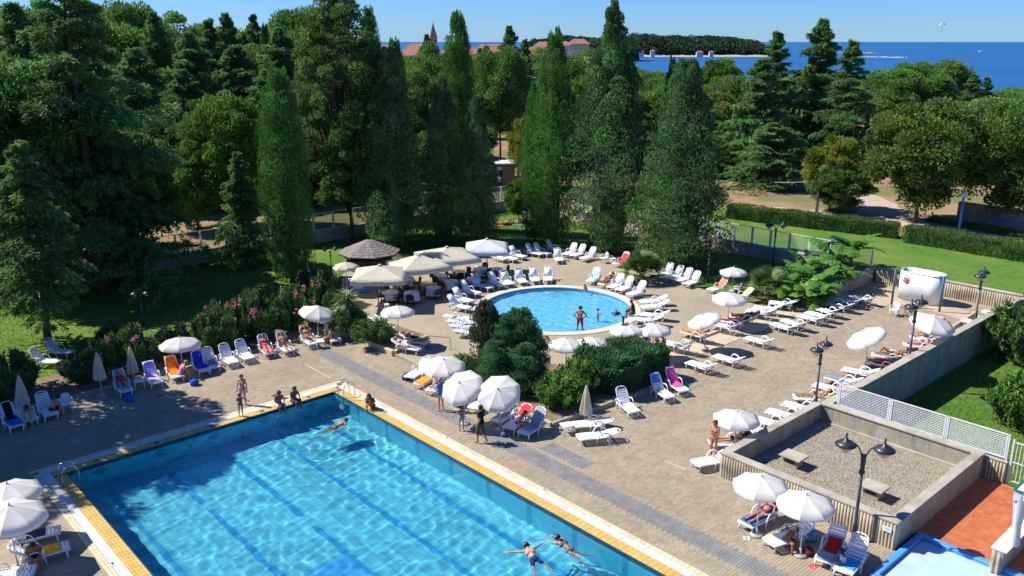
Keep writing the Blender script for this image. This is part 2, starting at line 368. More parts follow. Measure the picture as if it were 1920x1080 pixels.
# ---- main pool
WZ = -.13
basin = MB().add([L(PA, PB, -1.9), L(0, PB, -1.9), L(0, 0, -1.9), L(PA, 0, -1.9)], [(0, 1, 2, 3)]).build('pool_floor', M_basin); tag(basin, kind='structure'); basin.cycles.is_caustics_receiver = True
def pool_wall(a0, b0, a1, b1):
    o = MB().add([L(a0, b0, -1.9), L(a1, b1, -1.9), L(a1, b1, -.06), L(a0, b0, -.06)], [(0, 1, 2, 3)]).build('pool_wall', M_bwall, basin); o.cycles.is_caustics_receiver = True
for q in ((0, PB, 0, 0), (PA, 0, PA, PB), (0, 0, PA, 0), (PA, PB, 0, PB)): pool_wall(*q)
for k in range(5):
    a = -1.25 - 2.5 * k
    for b0, b1 in (((-1.2, -8.0), (-8.9, -24)) if k == 2 else ((-1.2, -4.4), (-5.1, -24)) if k == 3 else ((-1.2, -24),)):
        o = MB().box(L(a, (b0 + b1) / 2, -1.893), (.26, b0 - b1, .008), ANG1).build('lane_line', M_lane, basin); o.cycles.is_caustics_receiver = True
    o = MB().box(L(a, -.006, -.75), (.28, .008, .75), ANG1).box(L(a, -.008, -.72), (.62, .008, .2), ANG1).build('wall_target', M_lane, basin); o.cycles.is_caustics_receiver = True
for a, b in ((-7.1, -12.1),):
    o = MB().box(L(a, b, -1.894), (1.5, 1.6, .006), ANG1).build('floor_patch', M_patch, basin); o.cycles.is_caustics_receiver = True
o = MB()
for x, y, w, d in ((PA / 2, 1.12 / 2, 12.5 + 2.24, 1.12), (PA / 2, PB - .56, 12.5 + 2.24, 1.12), (.56, PB / 2, 1.12, 25), (PA - .56, PB / 2, 1.12, 25)):
    o.box(L(x, y, -.06), (w, d, .10), ANG1)
coping = o.build('pool_coping', M_grout); tag(coping, kind='structure')
o = MB()
for x, y, w, d in ((PA / 2, .02, 12.54, .04), (.02, PB / 2, .04, 25), (PA - .02, PB / 2, .04, 25)):
    o.box(L(x, y, -.10), (w, d, .19), ANG1)
o.build('gutter_shade_edge', M_gutter, coping)  # dark strip painted in as the gutter's shadow along the water edge
Cy, Cc, Cs = [], [], []
def ring(k0, k1, w, h, along):
    """tile centres of a border strip between offsets k0 and k1 from the water edge, along the four sides"""
    out = {'a': [], 'b': []}
    rows = max(1, round((k1 - k0) / h)); hh = (k1 - k0) / rows
    for r in range(rows):
        k = k0 + (r + .5) * hh
        for a in np.arange(PA - k1 + w / 2, k1 - w / 2 + .01, w):
            out['a'] += [(a, k), (a, PB - k)]
        for b in np.arange(PB - k0 + w / 2, k0 - w / 2 + .01, w):
            out['b'] += [(k, b), (PA - k, b)]
    return out, hh
for nm, piece, m, k0, k1, w, h, one in (('yellow_tile_rows', 'yellow_tile', M_yellow, .045, .505, .235, .115, 150), ('coping_slab_strip', 'coping_slab', M_slab, .51, .86, 1.0, .35, 60), ('cream_tile_rows', 'cream_tile', M_cream, .865, 1.105, .235, .12, 75)):
    d, hh = ring(k0, k1, w, h, 0)
    ca, cb = np.array(d['a']), np.array(d['b'])
    lay(nm, ca, w - .008, hh - .008, .003, .012, m, coping, one, .97, 1.03, piece); lay(nm, cb, hh - .008, w - .008, .003, .012, m, coping, one, .97, 1.03, piece)
M_water, _nt, _b = _nodes('water'); _nt.nodes.remove(_b)
_g = _nt.nodes.new('ShaderNodeBsdfGlass'); _g.inputs['IOR'].default_value = 1.33; _g.inputs['Roughness'].default_value = 0; _g.inputs['Color'].default_value = (.93, .985, 1, 1)
_nt.links.new(_g.outputs[0], _nt.nodes['Material Output'].inputs[0])
def ripple(A, B, seed, n, lo, hi, amp, centres):
    r = np.random.default_rng(seed); z = np.zeros_like(A)
    for i in range(n):
        lam = math.exp(r.uniform(math.log(lo), math.log(hi))); k = 2 * math.pi / lam; d = r.normal(.75, .8); ph = r.uniform(0, 6.28)
        z += amp * lam * np.sin(k * (A * math.cos(d) + B * math.sin(d)) + ph + .6 * np.sin(.5 * A + ph) + .5 * np.sin(.43 * B + 2 * ph))
    env = .7 + .5 * (.5 + .5 * np.sin(.37 * A + .29 * B + seed)) * (.5 + .5 * np.sin(.23 * B - .31 * A + 1.7))
    z *= env
    for ca, cb, am, lam, ext in centres:
        d = np.hypot(A - ca, B - cb); z += am * np.sin(2 * math.pi * d / lam) * np.exp(-d / ext) * np.clip(d / .5, 0, 1)
    return z
n1, n2 = 300, 600
aa = np.linspace(PA + .001, -.001, n1); bb = np.linspace(PB + .001, -.001, n2); A_, B_ = np.meshgrid(aa, bb)
zz = ripple(A_, B_, 3, 46, .30, 1.6, .00105, [(-3.2, -2.6, .0028, .55, 3.0), (-3.0, -17.2, .0035, .6, 2.6), (-1.5, -17.0, .003, .55, 2.4), (-4.2, -10.5, .0035, .75, 3.5)])
zz *= 1.2
V = np.stack([ORG.x + E1.x * A_ + E2.x * B_, ORG.y + E1.y * A_ + E2.y * B_, WZ + zz], -1).reshape(-1, 3)
I = np.arange(n1 * n2).reshape(n2, n1); F = np.stack([I[:-1, :-1], I[:-1, 1:], I[1:, 1:], I[1:, :-1]], -1).reshape(-1, 4)
water = link('pool_water', fast_mesh('pool_water', V, F, M_water, smooth=True)); tag(water, kind='structure'); water.cycles.is_caustics_caster = True
# ---- round pool
n = 72
rb = MB().lathe([(.01, -.55), (RR, -.5), (RR, .02)], n, L(*RC, ZT)).build('round_pool_basin', M_rbasin); tag(rb, kind='structure'); rb.cycles.is_caustics_receiver = True
rim = MB().lathe([(RR, -.06), (RR + .02, .035), (RR + .62, .035), (RR + .64, -.1)], n, L(*RC, ZT)).build('round_pool_rim', M_rim, rb)
MB().lathe([(RR - .012, -.16), (RR - .012, -.02), (RR + .01, .0)], n, L(*RC, ZT)).build('rim_gutter', mat('blue_rim_tile', (.04, .22, .40), (.06, .28, .46), 6, .35), rb)
rs = np.linspace(.0, RR - .02, 60); ws = np.linspace(0, 2 * math.pi, 181)[:-1]; Rr, Ww = np.meshgrid(rs, ws)
Ax = RC[0] + Rr * np.cos(Ww); Bx = RC[1] + Rr * np.sin(Ww); zz = ripple(Ax, Bx, 9, 22, .45, 1.1, .0042, [(17.2, -.6, .01, .5, 1.2)])
V = np.stack([ORG.x + E1.x * Ax + E2.x * Bx, ORG.y + E1.y * Ax + E2.y * Bx, ZT - .09 + zz], -1).reshape(-1, 3)
I = np.arange(180 * 60).reshape(180, 60); I = np.concatenate([I, I[:1]]); F = np.stack([I[:-1, :-1], I[:-1, 1:], I[1:, 1:], I[1:, :-1]], -1).reshape(-1, 4)
rw = link('round_pool_water', fast_mesh('round_pool_water', V, F, M_water, smooth=True)); tag(rw, kind='structure'); rw.cycles.is_caustics_caster = True

# ---- step along the terrace, planting bed kerbs
o = MB().box(L(19, -7.67, .068), (18.8, .26, .15), ANG1).build('terrace_step', M_step, bevel=.02); tag(o, kind='structure')
o = MB().box(L(22, -8.56, .012), (27.5, 1.5, .035), ANG1).build('terrace_step', M_step, bevel=.01); tag(o, kind='structure')
bed = sheet('planting_bed', abpoly((5.4, -10.2), (12.8, -10.6), (13.4, -7.9), (9.9, -4.4), (7.6, -2.2), (5.4, -1.2)), [], .2, M_soil, thick=.22)
pl = sheet('planting_bed', abpoly((5.3, 2.4), (8.2, 3.2), (7.8, 7.2), (5.3, 6.7)), [], .3, M_soil, thick=.3)
o = MB()
for p, q in (((5.22, 2.2), (5.22, 6.8)), ((5.22, 6.8), (4.6, 7.6)), ((5.22, 2.2), (8.2, 3.1))): o.bar(L(*p, .14), L(*q, .14), .26, .36)
o = o.build('planter_kerb', M_step, bevel=.02); tag(o, kind='structure')
o = MB()
for p, q in (((5.3, -1.1), (5.3, -10.3)), ((5.3, -10.3), (12.9, -10.7))): o.bar(L(*p, .08), L(*q, .08), .2, .26)
o = o.build('bed_kerb', M_conc, bevel=.02); tag(o, kind='structure')
o = MB().bar(L(-40, 8.2, .03), L(3.5, 8.2, .03), .16, .14).build('lawn_kerb', M_conc, bevel=.01); tag(o, kind='structure')
bed2 = sheet('oleander_bed', abpoly((-20, 8.35), (4.6, 8.35), (6.2, 12.5), (9, 17), (7, 18), (3, 12.5), (-20, 11.6)), [], .0, M_soil)
bed3 = sheet('banana_bed', abpoly((28.6, -7.4), (40.2, -8.5), (40.2, -3), (31, -2.5)), [], .0, M_soil)

# ---- garden wall with fence, ribbed retaining wall
def wall(name, a0, b0, a1, b1, z0, z1, t, m, label, cat='wall', cap=None, capw=None):
    root = empty(name, L((a0 + a1) / 2, (b0 + b1) / 2, z0), 0, label, cat)
    w = MB().bar(L(a0, b0, (z0 + z1) / 2) - root.location, L(a1, b1, (z0 + z1) / 2) - root.location, t, z1 - z0).build('wall_body', m, root)
    if cap: MB().bar(L(a0, b0, z1 + .03) - root.location, L(a1, b1, z1 + .03) - root.location, capw or t + .06, .06).build('coping', cap, root, bevel=.008)
    return root
w1 = wall('garden_wall', -60, 30.2, 40.25, 30.2, -.1, .98, .3, M_conc, 'long low concrete wall under the dark mesh fence behind the lawn', cap=M_conc)
w2 = wall('garden_wall', 40.4, 30.0, 40.4, -8.6, -.1, .98, .3, M_conc, 'low concrete wall under the white mesh fence beside the bright lawn', cap=M_conc)
w3 = wall('retaining_wall', 40.5, -8.75, 40.5, -19.1, -1.2, 1.02, .3, M_ribc, 'ribbed retaining wall with flat top behind the white shower cabin', cap=M_conc, capw=.42)
def ribs(parent, a0, b0, a1, b1, z0, z1, pitch, r, m, side, single=True, axis_n=7):
    p, q = L(a0, b0), L(a1, b1); n = int((q - p).length / pitch); mb = MB().lathe([(r * 1.02, z0), (r, (z0 + z1) / 2), (r * .97, z1), (.0, z1 + .002)], axis_n); me = mb.mesh('rib', m, True)
    acc = MB()
    for i in range(n):
        c = p.lerp(q, (i + .5) / n) + Vector(side) * (r * .1)
        if single: link('rib', me, parent, Vector((c.x - parent.location.x, c.y - parent.location.y, 0)))
        else:
            k = len(acc.v); acc.v += [(v[0] + c.x - parent.location.x, v[1] + c.y - parent.location.y, v[2]) for v in mb.v]; acc.f += [tuple(j + k for j in f) for f in mb.f]
    if not single: acc.build('rib_band', m, parent, True)
ribs(w3, 40.3, -8.9, 40.3, -19.0, 1.15, 2.16, .15, .065, M_ribc, -E1, True)
w4 = wall('planter_wall', 33.6, -8.55, 40.2, -8.55, -.1, .98, .28, M_conc, 'plain concrete wall in front of the banana plants', cap=M_conc)
w5 = wall('patio_wall', 14.75, -18.55, 38.6, -18.55, ZL, .98, .34, M_streak, 'long streaked concrete parapet wall above the lower lawn', cap=M_conc, capw=.44)
w6 = wall('patio_wall', 38.6, -18.55, 40.3, -18.9, ZL, 1.05, .3, M_streak, 'short end piece of concrete wall by the pink oleander')
# ---- the sunken-roof box of concrete
box = empty('concrete_enclosure', L(10.8, -21.7), 0, 'low square concrete enclosure with gravel roof and ribbed front', 'enclosure')
bl = box.location
def bw(nm, a0, b0, a1, b1, z0, z1, t, m): return MB().bar(L(a0, b0, (z0 + z1) / 2) - bl, L(a1, b1, (z0 + z1) / 2) - bl, t, z1 - z0).build(nm, m, box)
BZ = 1.0
bw('front_wall', 7.25, -18.15, 7.25, -25.35, -.05, BZ, .3, M_ribc); bw('side_wall', 7.4, -18.3, 14.9, -18.3, -.05, BZ - .001, .3, M_streak)
bw('rear_wall', 14.75, -18.45, 14.75, -25.35, ZL, BZ, .3, M_streak); bw('end_wall', 7.4, -25.2, 14.6, -25.2, -.05, BZ - .001, .3, M_streak)
for q in ((7.22, -18.12, 7.22, -25.4), (14.75, -18.5, 14.75, -25.4)): MB().bar(L(q[0], q[1], BZ + .035) - bl, L(q[2], q[3], BZ + .035) - bl, .4, .075).build('coping', M_conc, box, bevel=.01)
for q in ((7.42, -18.3, 14.55, -18.3), (7.42, -25.2, 14.55, -25.2)): MB().bar(L(q[0], q[1], BZ + .032) - bl, L(q[2], q[3], BZ + .032) - bl, .38, .068).build('coping', M_conc, box, bevel=.01)
ribs(box, 7.08, -18.2, 7.08, -25.35, -.05, BZ - .02, .118, .052, M_ribc, -E1, True)
MB().bar(L(10.98, -18.46, .1) - bl, L(10.98, -25.04, .1) - bl, 7.14, .2).build('gravel_floor', M_gravel, box)
MB().bar(L(14.52, -18.5, .24) - bl, L(14.52, -25.0, .24) - bl, .14, .1).build('roof_flashing', M_conc, box, bevel=.01)
pc = np.stack([rng.uniform(7.45, 14.4, 16000), rng.uniform(-25.0, -18.5, 16000)], 1)
V, F = tile_geo(pc, .045, .04, .222, .022, .012, .004); V[:, 0] -= bl.x; V[:, 1] -= bl.y
o = link('pebbles', fast_mesh('pebbles', V, F, M_pebble, np.repeat(tones(16000, .6, 1.15, .05), 5, 0)), box); tag(o, kind='stuff')
for a, b, lb in ((9.75, -19.9, 'concrete roof vent on the gravel near the wall corner'), (9.75, -23.3, 'concrete roof vent on the gravel behind the lamp post')):
    v = empty('roof_vent', L(a, b, .2), ANG1, lb, 'roof vent')
    MB().box((0, 0, .2), (.5, .62, .4)).build('vent_base', M_conc, v, bevel=.01); MB().box((0, 0, .44), (.78, .95, .07)).build('cap_slab', M_conc, v, bevel=.012)
    MB().box((-.255, 0, .27), (.012, .4, .16)).build('grille', M_black, v)
sg = MB().box((0, 0, 0), (.34, .012, .2)).build('wall_sign', M_whmetal, None, bevel=.003); sg.location = L(7.0, -25.05, .72); sg.rotation_euler.z = ANG1 + math.pi / 2
tag(sg, 'small worn white plate on the ribbed concrete corner', 'sign')
for k in range(3): MB().box((-.07 + .05 * k, .0075, .02 - .03 * (k % 2)), (.035, .002, .08)).build('faded_mark', M_foot, sg)
# ---- terracotta floor, foot bath, low wall, gate
tf = sheet('terracotta_floor', abpoly((8.75, -30.5), (14.9, -30.5), (14.9, -25.35), (8.75, -25.35)), [], -.001, mat('terracotta_grout', (.42, .17, .08), (.36, .14, .07), 3, .9))
C = np.array([(a, b) for a in np.arange(8.9, 14.85, .26) for b in np.arange(-30.3, -25.4, .26)])
lay('tile_field', C, .240, .240, .005, .006, M_terra, tf, 150, .85, 1.15, 'terracotta_tile')
fb = empty('foot_bath', L(6.8, -28, 0), ANG1, 'shallow pale blue foot bath with bright blue rim', 'foot bath')
MB().box((0, 0, -.03), (3.3, 4.5, .05)).build('basin_floor', M_foot, fb)
for c, d in (((-1.78, 0, .03), (.24, 5.0, .2)), ((1.78, 0, .03), (.24, 5.0, .2)), ((0, 2.38, .031), (3.3, .24, .2)), ((0, -2.38, .031), (3.3, .24, .2))): MB().box(c, d).build('rim', M_footrim, fb, bevel=.02)
lw = wall('ribbed_low_wall', 8.3, -28.2, 15, -28.2, -.05, .8, .3, M_ribc, 'low ribbed wall with white top under the white pavilion', cap=M_whmetal, capw=.5)
ribs(lw, 8.2, -28.05, 8.2, -28.35, .05, .85, .118, .052, M_ribc, -E1); ribs(lw, 8.4, -28.02, 14.9, -28.02, .05, .85, .118, .052, M_ribc, E2)
w7 = wall('boundary_wall', 15.12, -18.9, 15.12, -26.2, ZL, .85, .26, M_streak, 'concrete wall carrying the near white grid fence', cap=M_conc, capw=.3)
ribs(w7, 14.95, -25.45, 14.95, -26.2, 1.15, 2.02, .118, .052, M_ribc, -E1)

# short grass standing on the lawns near enough to show it
M_blade = mat('grass_blade', (.12, .20, .03), (.085, .16, .025), .5, .7, attr=True, spec=.15, translucent=.2)
def turf(name, parent, a0, a1, b0, b1, z, n, ln, keep=None):
    P_ = np.stack([rng.uniform(a0, a1, n), rng.uniform(b0, b1, n)], 1); W = np.stack([ORG.x + E1.x * P_[:, 0] + E2.x * P_[:, 1], ORG.y + E1.y * P_[:, 0] + E2.y * P_[:, 1], np.full(n, z)], 1)
    D = rng.normal(0, .6, (n, 3)); D[:, 2] = 1; D /= np.linalg.norm(D, axis=1, keepdims=True); S_ = np.cross(D, rng.normal(size=(n, 3))); S_ /= np.linalg.norm(S_, axis=1, keepdims=True); l_ = ln * rng.uniform(.5, 1.3, (n, 1))
    V = np.stack([W - S_ * ln * .16, W + S_ * ln * .16, W + D * l_], 1).reshape(-1, 3); pat = .85 + .3 * (.5 + .5 * np.sin(P_[:, :1] * .9) * np.sin(P_[:, 1:] * .7 + 1)); o = link(name, fast_mesh(name, V, np.arange(3 * n).reshape(-1, 3), M_blade, tones(n, .6, 1.35, .08) * pat), parent); tag(o, kind='stuff')
turf('grass_blades', low, 15.5, 40, -32, -18.9, ZL, 60000, .09); turf('grass_blades', lawn, -22, 9, 11.8, 29.8, -.03, 30000, .12); turf('grass_blades', lawn, 20, 40, 4, 29.8, -.03, 30000, .12)
# ================================================================== TREES AND PLANTS
def leaf_mat(name, c1, c2, tr=.34, rough=.58):
    m = mat(name, c1, c2, .6, rough, 0, attr=True, spec=.22, translucent=tr); return m
M_cyp = leaf_mat('cypress_foliage', (0.096, 0.222, 0.040), (0.060, 0.161, 0.035)); M_jun = leaf_mat('juniper_foliage', (0.128, 0.229, 0.075), (0.085, 0.178, 0.064))
M_ced = leaf_mat('cedar_needles', (0.164, 0.295, 0.086), (0.110, 0.222, 0.073)); M_pin = leaf_mat('pine_needles', (0.157, 0.282, 0.059), (0.104, 0.209, 0.050))
M_dec = leaf_mat('broad_leaves', (0.134, 0.269, 0.040), (0.088, 0.190, 0.031), .3); M_yel = leaf_mat('yellowing_leaves', (0.253, 0.291, 0.045), (0.152, 0.215, 0.032), .3)
M_oak = leaf_mat('olive_leaves', (0.138, 0.198, 0.041), (0.089, 0.157, 0.034), .34); M_dk = leaf_mat('dark_leaves', (0.108, 0.202, 0.046), (0.072, 0.149, 0.036), .34)
M_ole = leaf_mat('oleander_leaves', (0.114, 0.211, 0.057), (0.081, 0.171, 0.045), .2); M_pink = mat('pink_petals', (.80, .36, .40), (.72, .26, .32), 4, .6, translucent=.3)
M_ban = mat('banana_leaf', (.105, .235, .03), (.08, .19, .026), 2, .4, .2, 20, mapping=(1, 1, 1), translucent=.3); M_palm = mat('palm_leaf', (.12, .20, .05), (.085, .155, .04), 3, .5, translucent=.2)
M_hedge = leaf_mat('hedge_leaves', (0.095, 0.182, 0.045), (0.071, 0.141, 0.034), .2)
def unit(v): return v / np.maximum(np.linalg.norm(v, axis=-1, keepdims=True), 1e-6)
def cards(P, U, N, Ln, Wd):
    """diamond-shaped leaves at P pointing along U, facing N"""
    n = len(P); U = unit(U); S = unit(np.cross(U, N)); Ln = np.broadcast_to(np.asarray(Ln, float).reshape(-1, 1), (n, 1)); Wd = np.broadcast_to(np.asarray(Wd, float).reshape(-1, 1), (n, 1))
    bow = unit(np.cross(S, U)) * Ln * .12
    V = np.stack([P, P + U * Ln * .45 + S * Wd * .5 + bow, P + U * Ln, P + U * Ln * .45 - S * Wd * .5 + bow], 1).reshape(-1, 3)
    return V, np.arange(4 * n).reshape(-1, 4)
def rnd(n): return unit(rng.normal(size=(n, 3)))
def crown_mesh(name, chunks, m, lo=.6, hi=1.35, hue=.07):
    V, F, T, k = [], [], [], 0
    for v, f, *t in chunks:
        V.append(v); F.append(f + k); k += len(v); T.append(t[0] if t else tones(len(f), lo, hi, hue))
    return fast_mesh(name, np.concatenate(V), np.concatenate(F), m, np.concatenate(T))
def trunk_mesh(name, pts_r, limbs=(), n=9):
    mb = MB(); mb.tube([p for p, r in pts_r], [r for p, r in pts_r], n)
    for l in limbs: mb.tube([p for p, r in l], [r for p, r in l], 5)
    return mb.mesh(name, M_bark, True)
TREE = {}
def proto(key, name, trunk, crowns):
    TREE[key] = (None, name, trunk, crowns)
def plant(key, loc, h, r, rz=None, label=None, cat='tree', group=None, name=None):
    root, nm, trunk, crowns = TREE[key]
    o = empty(name or nm, loc, random.uniform(0, 6.28) if rz is None else rz, label, cat, group); o.scale = (r, r, h)
    if trunk: link('trunk', trunk, o)
    for c, me in crowns: link(c, me, o)
    return o
# every prototype is one metre high and one metre in radius
def spindle_crown(nplume, nleaf, prof, plen, prad, leaf, up=.75, lean=.0, seed=0, hr=5.0, t0=.03, mix=(.34, .36, .40)):
    """upright plumes set over a column: hr = height / radius of the finished tree, used to keep the leaves in shape"""
    r = np.random.default_rng(seed); t = t0 + (.97 - t0) * r.random(nplume) ** .9; ph = r.uniform(0, 2 * math.pi, nplume); rad = prof(t)
    o1, o2, o3 = r.uniform(0, 6.28, 3)
    lump = .5 + .25 * np.sin(4 * ph + o1 + 2.2 * np.sin(7 * t + o2)) + .25 * np.sin(7 * ph + o3) * np.sin(t * hr * 2.6 + o1)
    rr = rad * (mix[0] + mix[1] * r.random(nplume) ** .7 + mix[2] * lump); X = np.cos(ph) * rr; Y = np.sin(ph) * rr
    pl = plen * hr * r.uniform(.6, 1.3, nplume) * (.45 + .55 * np.minimum(1, rad * 1.6)); pr = prad * r.uniform(.6, 1.3, nplume) * (.12 + .88 * rad)
    Z = np.minimum(t * hr, hr - .62 * pl); rr[:3] = 0; X[:3] = 0; Y[:3] = 0; Z[:3] = hr * np.array([.93, .89, .85]); pl[:3] = hr * .12; pr[:3] = .05, .07, .09
    per = max(4, nleaf // nplume); s = r.random((nplume, per)); a = r.uniform(0, 2 * math.pi, (nplume, per))
    w = pr[:, None] * np.sin(np.pi * np.clip(s, .02, 1) ** .8) ** .6
    out = np.stack([np.cos(ph), np.sin(ph)], -1)[:, None]
    P = np.stack([X[:, None] + np.cos(a) * w + out[..., 0] * s * pl[:, None] * .16, Y[:, None] + np.sin(a) * w + out[..., 1] * s * pl[:, None] * .16, Z[:, None] + (s - .4) * pl[:, None]], -1).reshape(-1, 3)
    N = np.stack([np.cos(a), np.sin(a), np.full_like(a, .15)], -1).reshape(-1, 3)
    U = np.stack([np.cos(a) * (1 - up), np.sin(a) * (1 - up), np.full_like(a, up)], -1).reshape(-1, 3) + rng.normal(0, .28, (len(P), 3))
    V, F = cards(P, U, N + rng.normal(0, .35, (len(P), 3)), leaf * rng.uniform(.6, 1.3, len(P)), leaf * .42)
    V[:, 2] /= hr
    T = np.repeat(tones(nplume, .55, 1.55, .09), per, 0) * tones(len(F), .75, 1.3, .05)
    # dense twiggy core so that the sky does not show through the middle
    k = 14; hs = np.linspace(.02, .96, 16); C = []
    for i, h in enumerate(hs):
        for j in range(k):
            w_ = 2 * math.pi * j / k; q = float(prof(np.array([h]))[0]) * (.40 + .08 * math.sin(3 * w_ + 7 * h)); C.append((q * math.cos(w_), q * math.sin(w_), h))
    I = np.arange(16 * k).reshape(16, k); J = np.roll(I, -1, 1); Fc = np.stack([I[:-1], J[:-1], J[1:], I[1:]], -1).reshape(-1, 4)
    return [(V, F, T), (np.array(C), Fc, np.full((len(Fc), 3), .7))]
def prof_col(t): return np.clip(np.minimum(.62 + 2.2 * t, 1.0) * (1 - np.clip((t - .5) / .5, 0, 1) ** 1.8) ** .8, .02, 1)
def prof_cone(t): return np.clip(np.minimum(.62 + 2.6 * t, 1.0) * (1 - np.clip((t - .18) / .82, 0, 1) ** 1.25) ** .95, .015, 1)
def prof_thuja(t): return np.clip(np.minimum(.75 + 1.6 * t, 1.0) * (1 - np.clip((t - .1) / .9, 0, 1)) ** .72, .015, 1)
strunk = trunk_mesh('trunk', [((0, 0, -.02), .12), ((0, 0, .1), .09), ((0, 0, .6), .05), ((0, 0, .9), .01)])
proto('cyp', 'cypress_tree', strunk, [('crown', crown_mesh('crown', spindle_crown(380, 46000, prof_col, .10, .34, .085, .86, seed=1, hr=7.6, mix=(.5, .26, .24)), M_cyp))])
proto('cyp2', 'cypress_tree', strunk, [('crown', crown_mesh('crown', spindle_crown(360, 38000, prof_col, .09, .36, .095, .84, seed=2, hr=9.5, mix=(.5, .26, .24)), M_cyp))])
proto('jun', 'broad_cypress_tree', strunk, [('crown', crown_mesh('crown', spindle_crown(210, 74000, prof_cone, .11, .36, .058, .62, seed=3, hr=5.4), M_jun))])
proto('jun2', 'broad_cypress_tree', strunk, [('crown', crown_mesh('crown', spindle_crown(190, 64000, prof_thuja, .13, .38, .06, .6, seed=4, hr=4.4), M_jun))])
def cedar_crown(nb, per, seed, hr, t0=.1, droop=.35, rise=.15, leaf=.052, bend=0.0, flat=.3, power=.85, gap=0.0):
    r = np.random.default_rng(seed); ch = []; limbs = []
    for i in range(nb):
        t = t0 + (1 - t0) * (i + r.uniform(-2.2, 2.2)) / nb; t = min(max(t, t0), .985); az = i * 2.39996 + r.normal(0, .4)
        ln = (1 - t) ** power * r.choice([.55, .85, 1.0, 1.15]) * r.uniform(.85, 1.1) + .025; e0 = rise + .75 * t * t + r.normal(0, .16)
        d = np.array([math.cos(az), math.sin(az), 0]); side = np.array([-d[1], d[0], 0])
        nl = 11; sk = .1 + .9 * (np.arange(nl) + r.uniform(.1, .9, nl)) / nl; sgn = np.where(np.arange(nl) % 2 == 0, 1, -1); bl_ = flat * (.08 + 1.15 * ln) * np.sin(np.pi * np.clip(sk * .85 + .12, 0, 1)) ** .6 * r.uniform(.6, 1.3, nl); dz = r.normal(-.22, .22, nl)
        k = r.integers(0, nl, per); q = r.random(per) ** .8; main = r.random(per) < .22; s = np.where(main, .1 + .9 * q, np.clip(sk[k] + .45 * q * bl_[k] / max(ln, .1), 0, 1.15)); w = np.where(main, 0, sgn[k] * q * bl_[k])
        def curve(s): return e0 * ln * s - droop * ln * s ** 2.2
        hang = np.abs(r.normal(0, .03, per)) - np.where(main, 0, dz[k] * np.abs(w)) + .5 * w * w
        P = np.array([0, 0, t * hr]) + d * (s * ln)[:, None] + side * w[:, None] + np.array([0, 0, 1]) * (curve(s) - hang)[:, None] + r.normal(0, .012, (per, 3))
        U = d * .8 + side * (np.where(main, r.choice([-1, 1], per), sgn[k]) * .8)[:, None] + np.array([0, 0, -.3]) + r.normal(0, .45, (per, 3))
        N = np.array([0, 0, 1.0]) + r.normal(0, .5, (per, 3))
        V, F = cards(P, U, N, leaf * r.uniform(.6, 1.4, per), leaf * .38)
        V[:, 0] += bend * (V[:, 2] / hr) ** 2; V[:, 2] /= hr
        ch.append((V, F, np.repeat(tones(1, .75, 1.25, .06), per, 0) * tones(per, .55, 1.5, .05)))
        if i % 2 == 0:
            limbs.append([((d[0] * ln * q + bend * t * t, d[1] * ln * q, t + (curve(q) - .02) / hr), .018 * (1 - q) * (1.1 - t) + .003) for q in (0, .3, .6, .9)])
    tr = trunk_mesh('trunk', [((0, 0, -.02), .07), ((0, 0, .12), .055), ((bend * .25, 0, .5), .038), ((bend * .7, 0, .85), .012), ((bend, 0, 1), .003)], limbs)
    return tr, crown_mesh('crown', ch, M_ced)
for key, a in {'ced': (120, 560, 11, 3.0), 'ced2': (96, 480, 12, 3.6), 'ced3': (100, 560, 13, 2.6)}.items():
    tr, cr = cedar_crown(*a, bend=.12 if key == 'ced2' else 0.0); proto(key, 'cedar_tree', tr, [('crown', cr)])
tr, cr = cedar_crown(74, 1700, 16, 3.0, .07, .42, .14, .036, 0, .28, .8); proto('cedbig', 'cedar_tree', tr, [('crown', cr)])
tr, cr = cedar_crown(105, 650, 14, 3.4, .06, .5, .05, .06, 0, .3, .8); proto('spr', 'spruce_tree', tr, [('crown', cr)])
tr, cr = cedar_crown(95, 800, 17, 3.4, .24, .5, .05, .055, 0, .3, .75); proto('sprh', 'spruce_tree', tr, [('crown', cr)])
def cluster_crown(nc, per, seed, shape, cr, leaf, hr, m, upw=.5, lim=True, hollow=.55, base=.35, flatc=.75, thick=.03):
    """clumps of leaves spread through a crown; shape(p) -> radius factor at relative height"""
    r = np.random.default_rng(seed); ch = []; limbs = []; cs = []
    while len(cs) < nc:
        t = r.random(); R_ = shape(t)
        if r.random() > R_ ** 1.2 + .1: continue
        q = R_ * (hollow + (1 - hollow) * r.random() ** .5) if r.random() < .85 else R_ * r.random(); a = r.uniform(0, 6.283)
        cs.append((q * math.cos(a), q * math.sin(a), (base + (1 - base) * t) * hr))
    for c in cs:
        k = cr * r.uniform(.6, 1.35); D = unit(r.normal(size=(per, 3))); D[:, 2] = np.where(r.random(per) < upw, np.abs(D[:, 2]), D[:, 2]); rad = k * r.random(per) ** .4
        P = np.array(c) + D * rad[:, None] * np.array([1, 1, flatc]); U = D + np.array([0, 0, .25]) + r.normal(0, .5, (per, 3)); N = D + np.array([0, 0, .4]) + r.normal(0, .5, (per, 3))
        V, F = cards(P, U, N, leaf * r.uniform(.6, 1.4, per), leaf * .55); V[:, 2] /= hr
        ch.append((V, F, np.repeat(tones(1, .68, 1.35, .08), per, 0) * tones(per, .6, 1.4, .05)))
        if lim and r.random() < .3:
            b = r.uniform(base * .7, base * 1.2); limbs.append([((0, 0, b), thick * .6), ((c[0] * .5, c[1] * .5, (b + c[2] / hr) / 2 + .02), thick * .4), ((c[0], c[1], c[2] / hr), thick * .12)])
    tr = trunk_mesh('trunk', [((0, 0, -.02), thick * 1.6), ((.01, 0, base * .5), thick * 1.1), ((-.02, .01, base), thick * .9), ((0, 0, base + .3), thick * .5)], limbs)
    return tr, crown_mesh('crown', ch, m)
